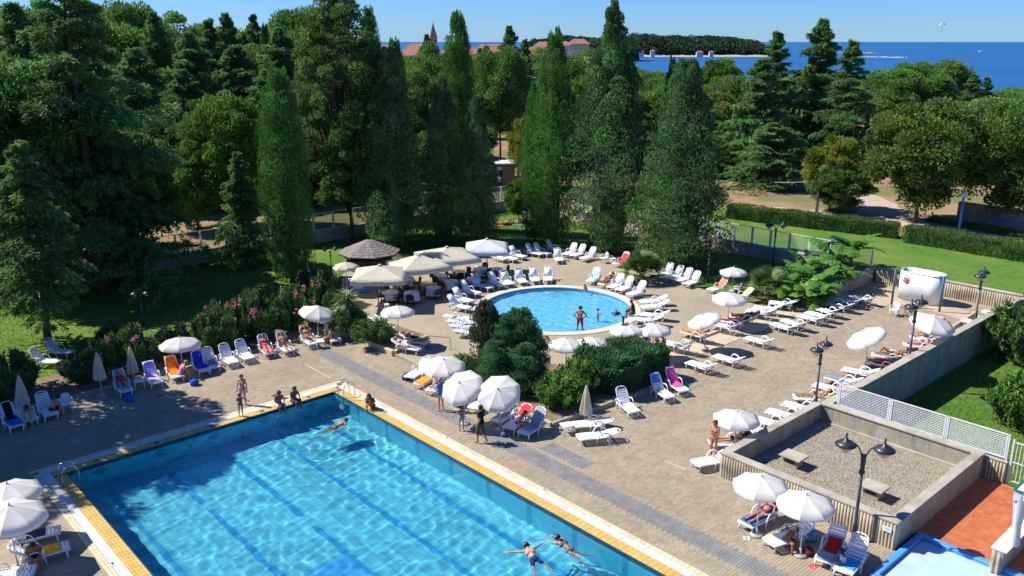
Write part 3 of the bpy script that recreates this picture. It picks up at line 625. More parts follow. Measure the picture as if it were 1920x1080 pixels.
dome = lambda t: math.sqrt(max(0, 1 - (2 * t - .85) ** 2 / 1.35)) * (1 if t > .08 else .7)
ball = lambda t: math.sqrt(max(0, 1 - (2 * t - 1) ** 2)) * .95 + .04
tallb = lambda t: (min(1, .55 + 1.6 * t) * (1 - max(0, (t - .45) / .55) ** 2.2)) * .95 + .04
for key, nm, a in (('pin', 'pine_tree', (75, 380, 21, dome, .30, .07, 2.6, M_pin, .7, True, .6, .42)), ('pin2', 'pine_tree', (62, 380, 22, ball, .31, .07, 2.8, M_pin, .7, True, .5, .3)),
                   ('dec', 'leafy_tree', (130, 330, 23, ball, .22, .07, 2.2, M_dec, .55, True, .5, .2)), ('yel', 'yellowing_tree', (95, 260, 24, ball, .22, .08, 2.3, M_yel, .55, True, .5, .22)),
                   ('oak', 'oak_tree', (95, 460, 25, ball, .27, .065, 2.2, M_oak, .55, True, .35, .18)), ('tall', 'tall_dark_tree', (240, 280, 26, tallb, .17, .06, 5.4, M_dk, .5, True, .35, .16)),
                   ('dark', 'dark_leafy_tree', (120, 280, 27, ball, .22, .075, 2.4, M_dk, .55, True, .5, .15))):
    tr, cr = cluster_crown(*a); proto(key, nm, tr, [('crown', cr)])
# ---- placing: base pixel, top pixel, width in pixels
def T(key, px, pyb, pyt, wpx, z=0.0, label=None, group=None, rz=None, Y=None, pxt=None, kr=1.0):
    if Y is None: p = G(px, pyb, z)
    else: p = Vector((xat(px, pyt, Y), Y, z))
    h = zat(pyt, p.y) - z; zc = p.y * CT + (CAM_H - z - h / 2) * ST
    o = plant(key, p, h, wpx * .5 * zc / CAM_F * kr, rz, label, group=group); return o
T('cyp', 548, 528, 125, 84, label='tall narrow columnar cypress standing alone behind the pink oleanders')
T('cyp2', 1035, 464, 58, 70, label='slender columnar cypress rising behind the round pool loungers')
T('cyp2', 1003, 452, 150, 50, label='small pale cypress leaning against the slender columnar cypress')
T('jun', 1138, 473, 2, 158, label='tallest broad conical cypress behind the round pool')
T('jun2', 1268, 503, 112, 176, label='stout egg-shaped cypress beside the far double street lamp')
T('jun', 1242, 478, 104, 60, label='thin cypress tip showing behind the stout egg-shaped cypress')
T('tall', 660, 452, -35, 178, label='very tall dark leafy tree behind the bar hut')
T('jun2', 742, 462, 90, 128, label='feathery dark conifer to the side of the bar hut')
T('cyp2', 752, 440, 70, 52, label='thin cypress tip above the feathery dark conifer')
T('jun2', 835, 458, 140, 96, label='dark conifer behind the cream square parasols')
T('cyp', 864, 432, 20, 62, label='tall pointed cypress next to the distant church tower')
T('jun2', 896, 462, 180, 78, label='narrow dark conifer beside the shaded blue parasol')
T('cedbig', 195, 543, -70, 440, rz=.6, label='huge spreading cedar at the edge of the dark lawn')
T('sprh', 92, 648, 262, 235, rz=2.0, label='drooping spruce with bare trunk by the blue-shaded loungers')
T('spr', 462, 492, 285, 130, label='low dark spruce beside the columnar cypress')
T('dec', 440, 425, 195, 150, z=ZP, label='bright green leafy tree behind the garden fence')
T('dec', 372, 430, 285, 135, z=ZP, label='small round green tree with fluttering leaves near the fence posts')
T('yel', 985, 352, 222, 66, z=ZP, label='yellow-green tree beside the brick kiosk')
T('pin', 938, 318, 102, 108, z=ZP, label='round pine with bare trunks behind the kiosk')
T('pin2', 815, 330, 98, 110, z=ZP, label='bright pine behind the pointed cypress')
T('dec', 972, 415, 340, 52, z=0, label='little sparse tree inside the garden corner wall')
T('yel', 1555, 392, 262, 96, z=ZP, label='yellow-topped tree behind the grey utility pole')
T('dark', 1575, 398, 312, 110, z=ZP, label='dark bushy undergrowth tree below the yellow-topped tree')
T('oak', 1716, 418, 200, 190, z=ZP, label='brownish green oak tree beside the dirt path')
T('oak', 1885, 425, 205, 190, z=ZP, label='olive green tree by the stone wall')
gp = 'trees of the wood behind the garden'
lb = {'ced': 'blue-green cedar', 'ced2': 'bent-topped cedar', 'ced3': 'wide cedar', 'pin': 'light green umbrella pine', 'pin2': 'light green round pine', 'dec': 'leafy green tree', 'oak': 'olive tinted tree', 'dark': 'dark leafy tree', 'cyp2': 'distant cypress', 'tall': 'tall dark tree', 'spr': 'drooping spruce'}
zone = lambda px: 'in the wood behind the cedar lawn' if px < 700 else 'in the wood between the garden and the town' if px < 1330 else 'in the wood beyond the clipped hedge'
far = [('ced2', 1465, 58, 110, 118), ('ced', 1545, 35, 118, 120), ('ced2', 1600, 74, 108, 112), ('ced', 1430, 110, 120, 105), ('ced', 1500, 130, 95, 140), ('ced3', 1650, 215, 96, 110), ('pin2', 1690, 128, 110, 150), ('pin', 1762, 122, 110, 150), ('ced2', 1826, 138, 70, 140), ('ced2', 1857, 144, 62, 150),
       ('pin', 1640, 150, 100, 165), ('pin2', 1895, 180, 130, 130), ('oak', 1800, 200, 130, 112), ('dec', 1350, 120, 100, 150), ('pin', 1390, 150, 100, 135), ('ced', 1385, 150, 100, 165), ('dark', 1440, 240, 120, 108), ('dark', 1620, 260, 110, 112), ('ced3', 1450, 230, 130, 98), ('pin2', 1720, 160, 130, 175), ('pin', 1930, 170, 120, 170), ('dark', 1840, 250, 130, 105),
       ('pin2', 1100, 105, 100, 150), ('pin', 1220, 140, 90, 150), ('dec', 1200, 180, 90, 120), ('pin2', 1300, 140, 90, 190), ('ced', 955, 48, 70, 160), ('ced2', 985, 72, 50, 175), ('ced', 800, 64, 52, 190), ('cyp2', 1046, 48, 22, 170), ('ced', 900, 90, 50, 150), ('cyp2', 912, 84, 24, 150), ('pin', 860, 110, 100, 170), ('pin2', 1010, 100, 100, 190), ('dec', 720, 118, 90, 150), ('pin', 760, 118, 90, 200), ('cyp2', 690, 10, 40, 120),
       ('pin', 235, 22, 130, 125), ('pin2', 320, 42, 130, 140), ('ced', 285, 22, 90, 110), ('ced2', 385, 34, 100, 118), ('ced', 422, 24, 90, 122), ('ced2', 480, 26, 90, 125), ('ced3', 350, 60, 140, 108), ('ced', 440, 85, 150, 100), ('ced3', 520, 52, 130, 112), ('pin', 560, 30, 110, 130), ('cyp2', 495, 42, 26, 118), ('pin2', 600, 40, 110, 120), ('ced', 250, 90, 150, 92), ('dark', 330, 190, 120, 90), ('ced3', 500, 130, 150, 95), ('dark', 260, 230, 150, 86), ('dark', 560, 200, 120, 95), ('pin2', 180, 40, 150, 115),
       ('pin', 60, 30, 170, 110), ('ced', 20, 5, 150, 95), ('dark', 30, 210, 160, 84), ('tall', 610, 90, 90, 100), ('dark', 640, 230, 110, 96), ('pin', 705, 130, 80, 140), ('dark', 780, 210, 90, 105), ('dark', 880, 230, 90, 118), ('dark', 1090, 220, 110, 118), ('dark', 1190, 250, 100, 112), ('dark', 1330, 250, 110, 108), ('pin2', 1160, 118, 90, 200), ('pin', 1060, 118, 80, 230), ('dec', 930, 130, 80, 220), ('pin2', 840, 110, 70, 240), ('pin', 740, 112, 70, 260), ('pin2', 660, 90, 120, 180),
       ('dark', 300, 235, 130, 84), ('ced3', 420, 170, 150, 88), ('dark', 480, 230, 120, 86), ('ced', 340, 130, 130, 96), ('ced3', 570, 120, 130, 90), ('dark', 610, 260, 110, 88), ('dark', 690, 240, 110, 92), ('pin2', 640, 70, 130, 140), ('ced', 460, 60, 110, 140), ('pin', 400, 60, 130, 150), ('pin2', 280, 60, 140, 150), ('dark', 840, 240, 110, 100), ('dark', 1010, 250, 80, 112), ('dark', 1390, 270, 90, 105), ('oak', 1340, 180, 100, 118), ('dark', 1500, 270, 90, 116), ('pin2', 1560, 170, 130, 140), ('dark', 1680, 270, 80, 120), ('pin', 1480, 150, 120, 160), ('dark', 1770, 280, 100, 110), ('pin2', 1830, 190, 140, 150), ('dark', 1920, 270, 120, 108), ('dark', 150, 240, 150, 82), ('ced', 130, 60, 160, 100),
       ('pin2', 1420, 175, 120, 150), ('oak', 1530, 190, 120, 128), ('pin', 1610, 180, 120, 150), ('dec', 1700, 210, 100, 122), ('pin2', 1780, 170, 120, 165), ('dec', 1860, 215, 120, 118), ('dec', 520, 200, 100, 98), ('pin2', 250, 120, 140, 104), ('dec', 610, 180, 100, 104), ('pin', 470, 100, 120, 120), ('dec', 1080, 160, 90, 130), ('pin2', 900, 120, 90, 170), ('dec', 800, 160, 90, 125), ('dec', 1320, 210, 90, 112), ('pin', 1250, 150, 90, 135), ('dec', 720, 200, 90, 108)]
for key, px, pyt, w, Y in far: T(key, px, 0, pyt, w * (1.5 if key.startswith('ced') else 1.1), ZP, lb[key] + ' ' + zone(px), 'trees ' + zone(px), Y=Y)
for X, Y, h, r in ((-31.5, 38.6, 17, 5.2), (-33, 33.0, 16, 4.8)):   # trees just outside the frame whose shade falls on the deck
    plant('dark', (X, Y, 0), h, r, None, 'tall leafy tree beyond the shaded end of the deck', group='trees shading the deck')
for i, (X, Y, h, r) in enumerate(((-33.5, 57.5, 15, 4.8), (-29.5, 62.5, 10.5, 4.2), (-38, 62, 14, 4.6))):
    plant('dark', (X, Y, 0), h, r, None, ('dark leafy tree close behind the trunk of the huge cedar', 'dark leafy tree at the fence end of the cedar lawn', 'dark leafy tree behind the huge cedar at the garden edge')[i])
# ---- bushes
def bush_mesh(name, n, seed, m, leaf, aspect=.28, up=.5, shape=(1, 1, 1), stems=40, spread=.35, skirt=0.0, lo=.65, hi=1.35):
    r = np.random.default_rng(seed); per = n // stems; ch = []
    for i in range(stems):
        a = r.uniform(0, 6.283); q = r.random() ** .5; base = np.array([q * .45 * math.cos(a), q * .45 * math.sin(a), 0]); tip = np.array([q * math.cos(a), q * math.sin(a), (1 - .45 * q * q) * r.uniform(.75, 1.08)])
        s = skirt + (1 - skirt) * r.random(per) ** .6; P = base + (tip - base) * s[:, None] + r.normal(0, .07, (per, 3)) * (.4 + spread); D = unit(r.normal(size=(per, 3))); D[:, 2] = np.abs(D[:, 2]) * up + .15
        P[:, 2] = np.maximum(P[:, 2], .02)
        V, F = cards(P, D, r.normal(size=(per, 3)), leaf * r.uniform(.6, 1.3, per), leaf * aspect); ch.append((V * np.array(shape), F, np.repeat(tones(1, .8, 1.2, .06), per, 0) * tones(per, lo, hi, .05)))
    return crown_mesh(name, ch, m)
ole = [bush_mesh('foliage', 6000, s, M_ole, .17, .3, .9, stems=26, spread=.15) for s in (1, 2)]
def flowers(seed, n=8):
    r = random.Random(seed); mb = MB()
    for i in range(n):
        a = r.uniform(0, 6.28); q = r.uniform(.2, .95); c = Vector((q * math.cos(a), q * math.sin(a), (1 - .45 * q * q) * r.uniform(.85, 1.05)))
        for k in range(9): p = c + Vector([r.gauss(0, .045) for _ in range(3)]); mb.ball(p, r.uniform(.028, .048), 5, 3, (1, 1, .6))
    return mb.mesh('flowers', M_pink, True)
flo = [flowers(s) for s in (1, 2, 3)]
stem_me = MB(); [stem_me.tube([(.1 * math.cos(k), .1 * math.sin(k), 0), (.45 * math.cos(k), .45 * math.sin(k), .65)], [.02, .008], 5) for k in range(7)]; stem_me = stem_me.mesh('stems', M_bark, True)
def oleander(px, py, h, r, label, group=None, z=0.0, fl=True, k=0, p=None):
    o = empty('oleander_bush', p or G(px, py, z), k * 1.7, label, 'bush', group); o.scale = (r, r, h)
    link('foliage', ole[k % 2], o); link('stems', stem_me, o)
    if fl: tag(link('flowers', flo[k % 3], o), kind='stuff')
gl = 'oleanders behind the lounger row'
ole_lb = ['low oleander at the end of the lawn kerb', 'oleander behind the closed parasol on the lawn kerb', 'oleander behind the closed parasol and the lilac towel', 'oleander behind the bright orange towel', 'oleander behind the deep blue towel lounger', 'oleander behind the empty loungers of the row', 'oleander behind the coral pink towel', 'oleander behind the man in dark shorts', 'oleander behind the leaning parasol', 'oleander beside the spiky palm', 'small oleander in the shade behind the lavender towel', 'tall oleander in front of the columnar cypress', 'oleander in the second rank behind the coral pink towel', 'oleander in the second rank behind the deep blue towel']
for k, (px, py, h, r) in enumerate(((150, 715, 1.5, 1.2), (205, 700, 2.4, 1.5), (262, 688, 2.6, 1.4), (318, 672, 2.0, 1.3), (385, 655, 2.5, 1.6), (435, 645, 2.9, 1.7), (490, 632, 3.1, 1.7), (545, 618, 3.2, 1.7), (590, 600, 3.0, 1.6), (615, 575, 3.1, 1.5), (225, 660, 2.2, 1.4), (590, 570, 3.3, 1.4), (470, 612, 2.6, 1.5), (410, 630, 2.4, 1.5))):
    oleander(px, py, h * .86, r * .82, ole_lb[k], gl, k=k)
oleander(20, 745, 2.3, 1.5, 'dark leafy bush beside the closed parasol at the deck end', k=4, fl=False)
oleander(-10, 775, 2.2, 1.4, 'low dark bush at the end of the deck behind the blue-towel lounger', k=5, fl=False)
oleander(1905, 668, 3.6, 2.2, 'big oleander with pink blossom over the end of the patio wall', z=ZL, k=1)
oleander(1945, 690, 3.4, 2.2, 'second pink oleander standing close behind the patio wall oleander', z=ZL, k=2)
bs_dec = bush_mesh('foliage', 7000, 31, M_dec, .12, .5, .6, stems=60); bs_hed = bush_mesh('foliage', 9000, 32, M_hedge, .1, .5, .6, stems=90, skirt=.2)
def bush(me, p, h, r, label, name='bush'):
    o = empty(name, p, 0, label, 'bush'); o.scale = (r, r, h); link('foliage', me, o); link('stems', stem_me, o); return o
bush(bs_dec, G(1915, 800, ZL), 2.6, 1.7, 'round green bush on the lower lawn')
bush(bs_hed, G(700, 640, .3), 1.25, 1.35, 'clipped green shrub in the raised planter', 'shrub'); bush(bs_hed, G(655, 622, .3), 1.5, 1.3, 'dark shrub below the spiky palm in the planter', 'shrub')
bush(bs_dec, G(1048, 758, .2), 1.5, 1.4, 'light green leafy bush between the loungers and the clipped juniper', 'shrub'); bush(bs_dec, G(1085, 735, .2), 1.7, 1.2, 'leafy green bush with reddish tips beside the juniper hedge', 'shrub')
bush(bs_dec, G(868, 705, .2), 1.1, 1.0, 'bright low shrub behind the lounger parasols', 'shrub'); bush(bs_hed, G(930, 735, .2), 1.1, 1.2, 'low dark shrub under the tall juniper', 'shrub')
# tall junipers in the bed: several soft columns of one plant
M_j3 = leaf_mat('soft_juniper', (0.104, 0.231, 0.086), (0.070, 0.176, 0.071)); M_jb = leaf_mat('browning_juniper', (0.102, 0.102, 0.048), (0.060, 0.084, 0.038))
cols = crown_mesh('crown', spindle_crown(150, 15000, lambda t: np.clip(np.minimum(.8 + t, 1) * (1 - np.clip((t - .5) / .5, 0, 1) ** 2.2) ** .7, .05, 1), .12, .42, .13, .55, seed=8, hr=3.4), M_j3)
colb = crown_mesh('crown', spindle_crown(130, 13000, lambda t: np.clip(np.minimum(.8 + t, 1) * (1 - np.clip((t - .5) / .5, 0, 1) ** 2.2) ** .7, .05, 1), .12, .42, .13, .55, seed=9, hr=3.4), M_jb)
jr = G(962, 722, .2); j = empty('juniper_clump', jr, 0, 'big juniper clump of soft rounded columns in the planting bed', 'juniper')
for px, py, pyt, w, me in ((912, 715, 565, 56, colb), (945, 722, 592, 62, cols), (975, 716, 580, 72, cols), (1000, 722, 616, 54, cols), (930, 735, 640, 60, cols), (980, 738, 645, 62, cols)):
    p = G(px, py, .2); h = zat(pyt, p.y) - .2; zc = p.y * CT + 16 * ST; c = link('crown_column', me, j, p - jr); c.scale = (w * .47 * zc / CAM_F,) * 2 + (h,); c.rotation_euler.z = px * .7
MB().tube([(0, 0, -.1), (0, 0, 1.5)], [.2, .12], 8).build('trunk', M_bark, j, True)
# clipped spreading juniper hedge
def hedge_mesh(name, lx, ly, lz, n, seed, m, leaf, bulge=.12, tuft=0.0, aspect=.4):
    r = np.random.default_rng(seed); fa = np.array([lx * ly, lx * lz, lx * lz, ly * lz, ly * lz]); fa = fa / fa.sum(); k = r.choice(5, n, p=fa); u = r.uniform(-.5, .5, n); v = r.uniform(-.5, .5, n); w = r.random(n)
    P = np.zeros((n, 3)); N = np.zeros((n, 3))
    P[:, 0] = np.where(k < 3, u * lx, np.where(k == 3, lx / 2, -lx / 2)); P[:, 1] = np.where(k == 0, v * ly, np.where(k == 1, ly / 2, np.where(k == 2, -ly / 2, v * ly))); P[:, 2] = np.where(k == 0, lz, w * lz)
    N[:, 2] = k == 0; N[:, 1] = (k == 1) * 1.0 - (k == 2); N[:, 0] = (k == 3) * 1.0 - (k == 4)
    bl_ = bulge * (np.sin(P[:, 0] * 3.1 + seed) * np.cos(P[:, 1] * 3.7) + np.sin(P[:, 0] * 1.3 + P[:, 2] * 2.3)); P += N * bl_[:, None] - N * (r.random((n, 1)) ** 2) * .18
    edge = np.maximum(np.abs(P[:, 0]) - lx / 2 + .25, 0) * np.maximum(P[:, 2] - lz + .25, 0); P[:, 2] -= edge * 1.5
    if tuft: P[:, 2] += np.where(k == 0, np.abs(r.normal(0, tuft, n)) * (np.sin(P[:, 0] * 2.3) > 0), 0)
    U = N + np.array([0, 0, .3]) + r.normal(0, .6, (n, 3)); V, F = cards(P, U, N + r.normal(0, .4, (n, 3)), leaf * r.uniform(.6, 1.4, n), leaf * aspect)
    t = .82 + .3 * (.5 + .5 * np.sin(P[:, 0] * 2.7) * np.sin(P[:, 1] * 2.2 + P[:, 2] * 3)); core = MB().box((0, 0, lz * .46), (lx - .25, ly - .25, lz * .9))
    return crown_mesh(name, [(V, F, tones(n, .7, 1.25, .06) * t[:, None]), (np.array(core.v), np.array(core.f), np.full((6, 3), .8))], m)
hj = empty('juniper_hedge', L(11.9, -8.85, .15), ANG1, 'block-shaped spreading juniper hedge below the double lamp', 'hedge')
link('foliage', hedge_mesh('foliage', 4.2, 2.8, 1.45, 24000, 5, M_j3, .24, .14, .16), hj); stm = link('stems', stem_me, hj); stm.scale = (1.2, 1.2, 1.6)
def hedge(p, q, w, h, label, seed):
    d = q - p; o = empty('clipped_hedge', (p + q) / 2, math.atan2(d.y, d.x), label, 'hedge'); link('foliage', hedge_mesh('foliage', d.length, w, h, int(d.length * 900), seed, M_hedge, .15, .07), o)
hedge(G(1365, 408, ZP), G(1682, 446, ZP), 1.3, 1.3, 'long clipped hedge between the upper lawn and the path', 6)
hedge(G(1697, 452, ZP), G(1935, 492, ZP), 1.3, 1.4, 'clipped hedge section beyond the gap in the hedge line', 7)
bl2 = empty('ground_ivy', G(1830, 430, ZP), 0, 'low ivy strip along the far path edge', 'ivy'); link('foliage', hedge_mesh('foliage', 9, 1.2, .35, 4000, 8, M_hedge, .15, .1), bl2, rot=(0, 0, heading(G(1760, 418, ZP), G(1880, 440, ZP))))
# spiky palm, fan palms, bananas
def sword(mb, d, ln, w, droop, base=(0, 0, 0), seg=4):
    d = Vector(d).normalized(); s = d.cross(Vector((0, 0, 1))); s = s.normalized() if s.length > .05 else Vector((1, 0, 0)); pts = []
    for i in range(seg + 1):
        t = i / seg; p = Vector(base) + d * ln * t + Vector((0, 0, -droop * ln * t * t)); q = w * (1 - t) ** .6 * (.6 + .6 * min(1, t * 4)); pts += [p - s * q / 2, p + s * q / 2]
    k = len(mb.v); mb.v += [tuple(p) for p in pts]; mb.f += [(k + 2 * i, k + 2 * i + 1, k + 2 * i + 3, k + 2 * i + 2) for i in range(seg)]
p = G(652, 622, .3); yp = empty('spiky_palm', p, 0, 'spiky-headed palm with one trunk beside the oleanders', 'palm')
hp = zat(556, p.y) - .3; MB().tube([(0, 0, 0), (.05, .02, hp * .6), (0, 0, hp)], [.16, .12, .12], 8).build('trunk', M_bark, yp, True)
mb = MB(); rr = random.Random(5)
for i in range(190): a = rr.uniform(0, 6.28); e = rr.uniform(-.5, 1.0); sword(mb, (math.cos(a), math.sin(a), e), rr.uniform(.9, 1.25), .06, rr.uniform(.1, .5), (0, 0, hp - .1 + rr.uniform(-.2, .15)))
mb.build('crown', M_palm, yp)
fan_me = []
for s in range(3):
    mb = MB(); r_ = random.Random(s)
    for i in range(26): a = -1.5 + 3.0 * i / 25; sword(mb, (math.cos(a) * .95, math.sin(a), .12), .62 + .1 * math.cos(a), .055, .25 + r_.uniform(0, .2), (.75, 0, 0), 3)
    mb.bar((0, 0, 0), (.76, 0, 0), .025); fan_me.append(mb.mesh('frond', M_palm))
def fanpalm(px, py, h, n, label, z=0.0, k=1.0):
    o = empty('fan_palm', G(px, py, z), 0, label, 'palm'); MB().tube([(0, 0, 0), (0, 0, h * .25)], [.25, .2], 8).build('trunk', M_bark, o, True); r_ = random.Random(n)
    for i in range(n):
        a = i * 2.4 + r_.uniform(-.2, .2); e = r_.uniform(.05, 1.35); f = link('frond', fan_me[i % 3], o, (0, 0, h * .2 + r_.uniform(0, .25)), (r_.uniform(-.3, .3), -e, a)); f.scale = (h * .62 * k,) * 3
fanpalm(1203, 528, 2.2, 64, 'bushy round fan palm beside the round pool terrace', ZT, .95); fanpalm(1440, 562, 2.1, 42, 'fan palm clump at the edge of the banana bed', 0, 1.0)
ban_me = []
for s in range(4):
    r_ = random.Random(40 + s); mb = MB(); n = 8; k = 0
    for sd in (-1, 1):
        for i in range(n):
            t0, t1 = i / n, (i + 1) / n - .012 * r_.random() * 3; cut = r_.uniform(.0, .02)
            def pt(t, w):
                x = 2.3 * t * (1 - .12 * t); z = 1.15 * t - (1.0 + .25 * s) * t * t; q = .46 * math.sin(math.pi * min(1, t * .93 + .05)) ** .6
                return (x, sd * w * q, z - .25 * w * w * q - (.025 * w if i % 2 else 0))
            b = len(mb.v); mb.v += [pt(t0, 0), pt(t0 + cut, .55), pt(t0 + cut, 1), pt(t1, 1), pt(t1, .55), pt((i + 1) / n, 0)]; mb.f += [(b, b + 1, b + 4, b + 5), (b + 1, b + 2, b + 3, b + 4)]
    mb.tube([(-.5, 0, -.12), (0, 0, 0)] + [(2.3 * t * (1 - .12 * t), 0, 1.15 * t - (1.0 + .25 * s) * t * t - .012) for t in (.3, .6, .95)], [.05, .035, .025, .015, .006], 5); ban_me.append(mb.mesh('leaf', M_ban, True))
M_bst = mat('banana_stem', (.20, .20, .07), (.14, .12, .05), 4, .6, .2, 10, mapping=(1, 1, .3))
def banana(px, py, h, n, label, k=1.0, z=0.0):
    o = empty('banana_plant', G(px, py, z), 0, label, 'banana plant'); MB().tube([(0, 0, 0), (.03, 0, h * .5), (0, 0, h)], [.14, .11, .07], 8).build('stem', M_bst, o, True); r_ = random.Random(px)
    for i in range(n):
        e = r_.uniform(-.75, .1); f = link('leaf', ban_me[i % 4], o, (0, 0, h - .05 * i), (r_.uniform(-.35, .35), e, i * 2.4 + r_.uniform(-.3, .3))); f.scale = (k * r_.uniform(.75, 1.05),) * 3
gb = 'banana plants by the planter wall'
for i, (px, py, h, n, k) in enumerate(((1500, 572, 1.3, 11, 1.0), (1462, 566, 1.1, 11, .9), (1532, 568, 1.7, 11, 1.1), (1560, 535, 2.1, 11, 1.25), (1592, 522, 2.4, 11, 1.3), (1515, 545, 1.7, 11, 1.1), (1542, 574, .9, 10, .8), (1480, 574, .7, 10, .75), (1518, 578, .8, 10, .8), (1490, 552, 1.5, 11, 1.0), (1575, 545, 1.5, 10, 1.0))):
    banana(px, py, h, n, 'banana plant with broad arching leaves beside the planter wall', k)
for o in COL.objects:
    if o.name.startswith('banana_plant'): o['group'] = gb
# ================================================================== FURNITURE
# ---- sun lounger: x from the foot (0) to the head (1.9)
def arc(p0, p1, p2, n=8):
    p0, p1, p2 = Vector(p0), Vector(p1), Vector(p2); return [p0 * (1 - t) ** 2 + p1 * 2 * t * (1 - t) + p2 * t * t for t in [i / n for i in range(n + 1)]]
HX, HZ = 1.16, .33                                  # hinge of the backrest
def make_lounger(back, detail):
    ca, sa = math.cos(R(back)), math.sin(R(back)); P = []
    def bk(x, y, z): return (HX + x * ca - z * sa, y, HZ + x * sa + z * ca)
    fr = MB()
    for s in (-1, 1):
        fr.tube([(.04, s * .30, .30), (.3, s * .31, .315), (.9, s * .31, .30), (1.25, s * .31, .31), (1.5, s * .30, .29)], [.032, .036, .036, .036, .03], 6, flat=.8)
    for x in (.05, 1.1, 1.48): fr.bar((x, -.3, .295), (x, .3, .295), .06, .035)
    P.append(('frame', fr.mesh('frame', M_white, True), None))
    leg = MB().tube([(0, 0, .3), (-.015, .02, .12), (-.03, .03, 0)], [.038, .032, .03], 6).mesh('leg', M_white, True)
    for x in (.16, 1.42):
        for s in (-1, 1): P.append(('leg', leg, (x, s * .27, 0)))
    for s in (-1, 1):
        am = MB().tube(arc((.78, s * .345, .0), (.86, s * .35, .60), (1.12, s * .35, .56), 5) + arc((1.16, s * .35, .55), (1.36, s * .35, .53), (1.5, s * .335, .30), 4), [.024] * 4 + [.03] * 7, 6, flat=1.3).mesh('armrest', M_white, True); P.append(('armrest', am, None))
    if detail:
        sl = MB().box((0, 0, 0), (.098, .57, .022)).mesh('slat', M_white, False, .006)
        for i in range(9): P.append(('slat', sl, (.1 + i * .119, 0, .335 + .012 * math.sin(i * .7))))
    else: P.append(('seat', MB().box((.58, 0, .335), (1.08, .57, .024)).mesh('seat', M_white, False, .008), None))
    b = MB()
    for s in (-1, 1): b.tube([bk(-.02, s * .28, 0), bk(.4, s * .285, .01), bk(.72, s * .26, .02), bk(.8, s * .15, .03), bk(.82, 0, .03)], .026, 6)
    subs = []
    if detail:
        for i in range(6):
            x = .06 + i * .122; c = bk(x, 0, .012); subs.append(('slat', MB().box(c, (.098, .54 - .02 * max(0, i - 3), .02), M=Matrix.Rotation(-R(back), 3, 'Y')).mesh('slat', M_white, False, .005)))
    else: b.box(bk(.40, 0, .012), (.76, .54, .022), M=Matrix.Rotation(-R(back), 3, 'Y'))
    b.bar(bk(.45, -.2, 0), (1.45, -.2, .3), .025); b.bar(bk(.45, .2, 0), (1.45, .2, .3), .025)
    P.append(('backrest', b.mesh('backrest', M_white, True), subs)); return P
LOUNGER = {(k, d): make_lounger(ang, d) for k, ang in (('U', 52), ('M', 24), ('F', 7), ('R', 36)) for d in (0, 1)}
def lounger(foot, head, kind, label, group=None, z=0.0, at=None, rz=None):
    """foot and head end given as ground pixels; only the direction and the foot count"""
    if at is None: p, q = G(*foot, z), G(*head, z); rz = heading(p, q); at = (p + q) / 2 - Vector((math.cos(rz), math.sin(rz), 0)) * .95
    o = empty('sun_lounger', at, rz, label, 'sun lounger', group); det = 1 if at.y < 50 else 0
    for nm, me, ex in LOUNGER[(kind, det)]:
        c = link(nm, me, o)
        if isinstance(ex, tuple): c.location = ex
        elif ex:
            for sn, sm in ex: link(sn, sm, c)
    return o
# ---- cloth laid over a lounger
CLOTH = {}
def cloth_mat(c): 
    k = tuple(c)
    if k not in CLOTH: CLOTH[k] = mat('towel_cloth', c, tuple(x * .8 for x in c), 6, .95, .4, 60, spec=.1)
    return CLOTH[k]
BACK = {'U': 52, 'M': 24, 'F': 7, 'R': 36}
def prof(kind, s, lift=.02):
    """point along the lying surface, s metres from the foot"""
    if s < HX: return Vector((s, 0, .346 + lift))
    a = R(BACK[kind]); return Vector((HX + (s - HX) * math.cos(a), 0, HZ + .02 + lift + (s - HX) * math.sin(a)))
def towel(lo, kind, c, s0, s1, label, w=.56, seed=0, hang=.0):
    r = random.Random(seed); n, m_ = 14, 7; vs = []
    for i in range(n + 1):
        p = prof(kind, s0 + (s1 - s0) * i / n)
        for j in range(m_ + 1):
            y = (j / m_ - .5) * (w + hang); drop = max(0, abs(y) - .3); vs.append((p.x + r.uniform(-.006, .006), y - math.copysign(drop * .7, y), p.z + .012 * noise.noise(Vector((i * .5, j * .7, seed))) - drop * .9 + .006))
    fs = [(i * (m_ + 1) + j, (i + 1) * (m_ + 1) + j, (i + 1) * (m_ + 1) + j + 1, i * (m_ + 1) + j + 1) for i in range(n) for j in range(m_)]
    me = MB().add(vs, fs).mesh('beach_towel', cloth_mat(c), True); o = link('beach_towel', me, None, lo.location.copy(), lo.rotation_euler.copy()); tag(o, label, 'towel')
    sd = o.modifiers.new('thickness', 'SOLIDIFY'); sd.thickness = .012; return o
def bag(p, c, label, r=.2, rz=0, name='beach_bag'):
    o = empty(name, p, rz, label, 'bag'); MB().lathe([(.02, 0), (r * .8, .0), (r, r * .5), (r * .85, r * 1.1), (r * .4, r * 1.35), (.02, r * 1.4)], 9).build('bag_body', cloth_mat(c), o, True)
    MB().tube(arc((-r * .5, 0, r * 1.2), (0, 0, r * 2.4), (r * .5, 0, r * 1.2), 6), .015, 5).build('handle', cloth_mat(tuple(x * .6 for x in c)), o, True)
WL = 'empty white lounger in the '
S = {}
def row(items, kind, label, group, z=0.0):
    return [lounger(f, h, kind, label, group, z) for f, h in items]
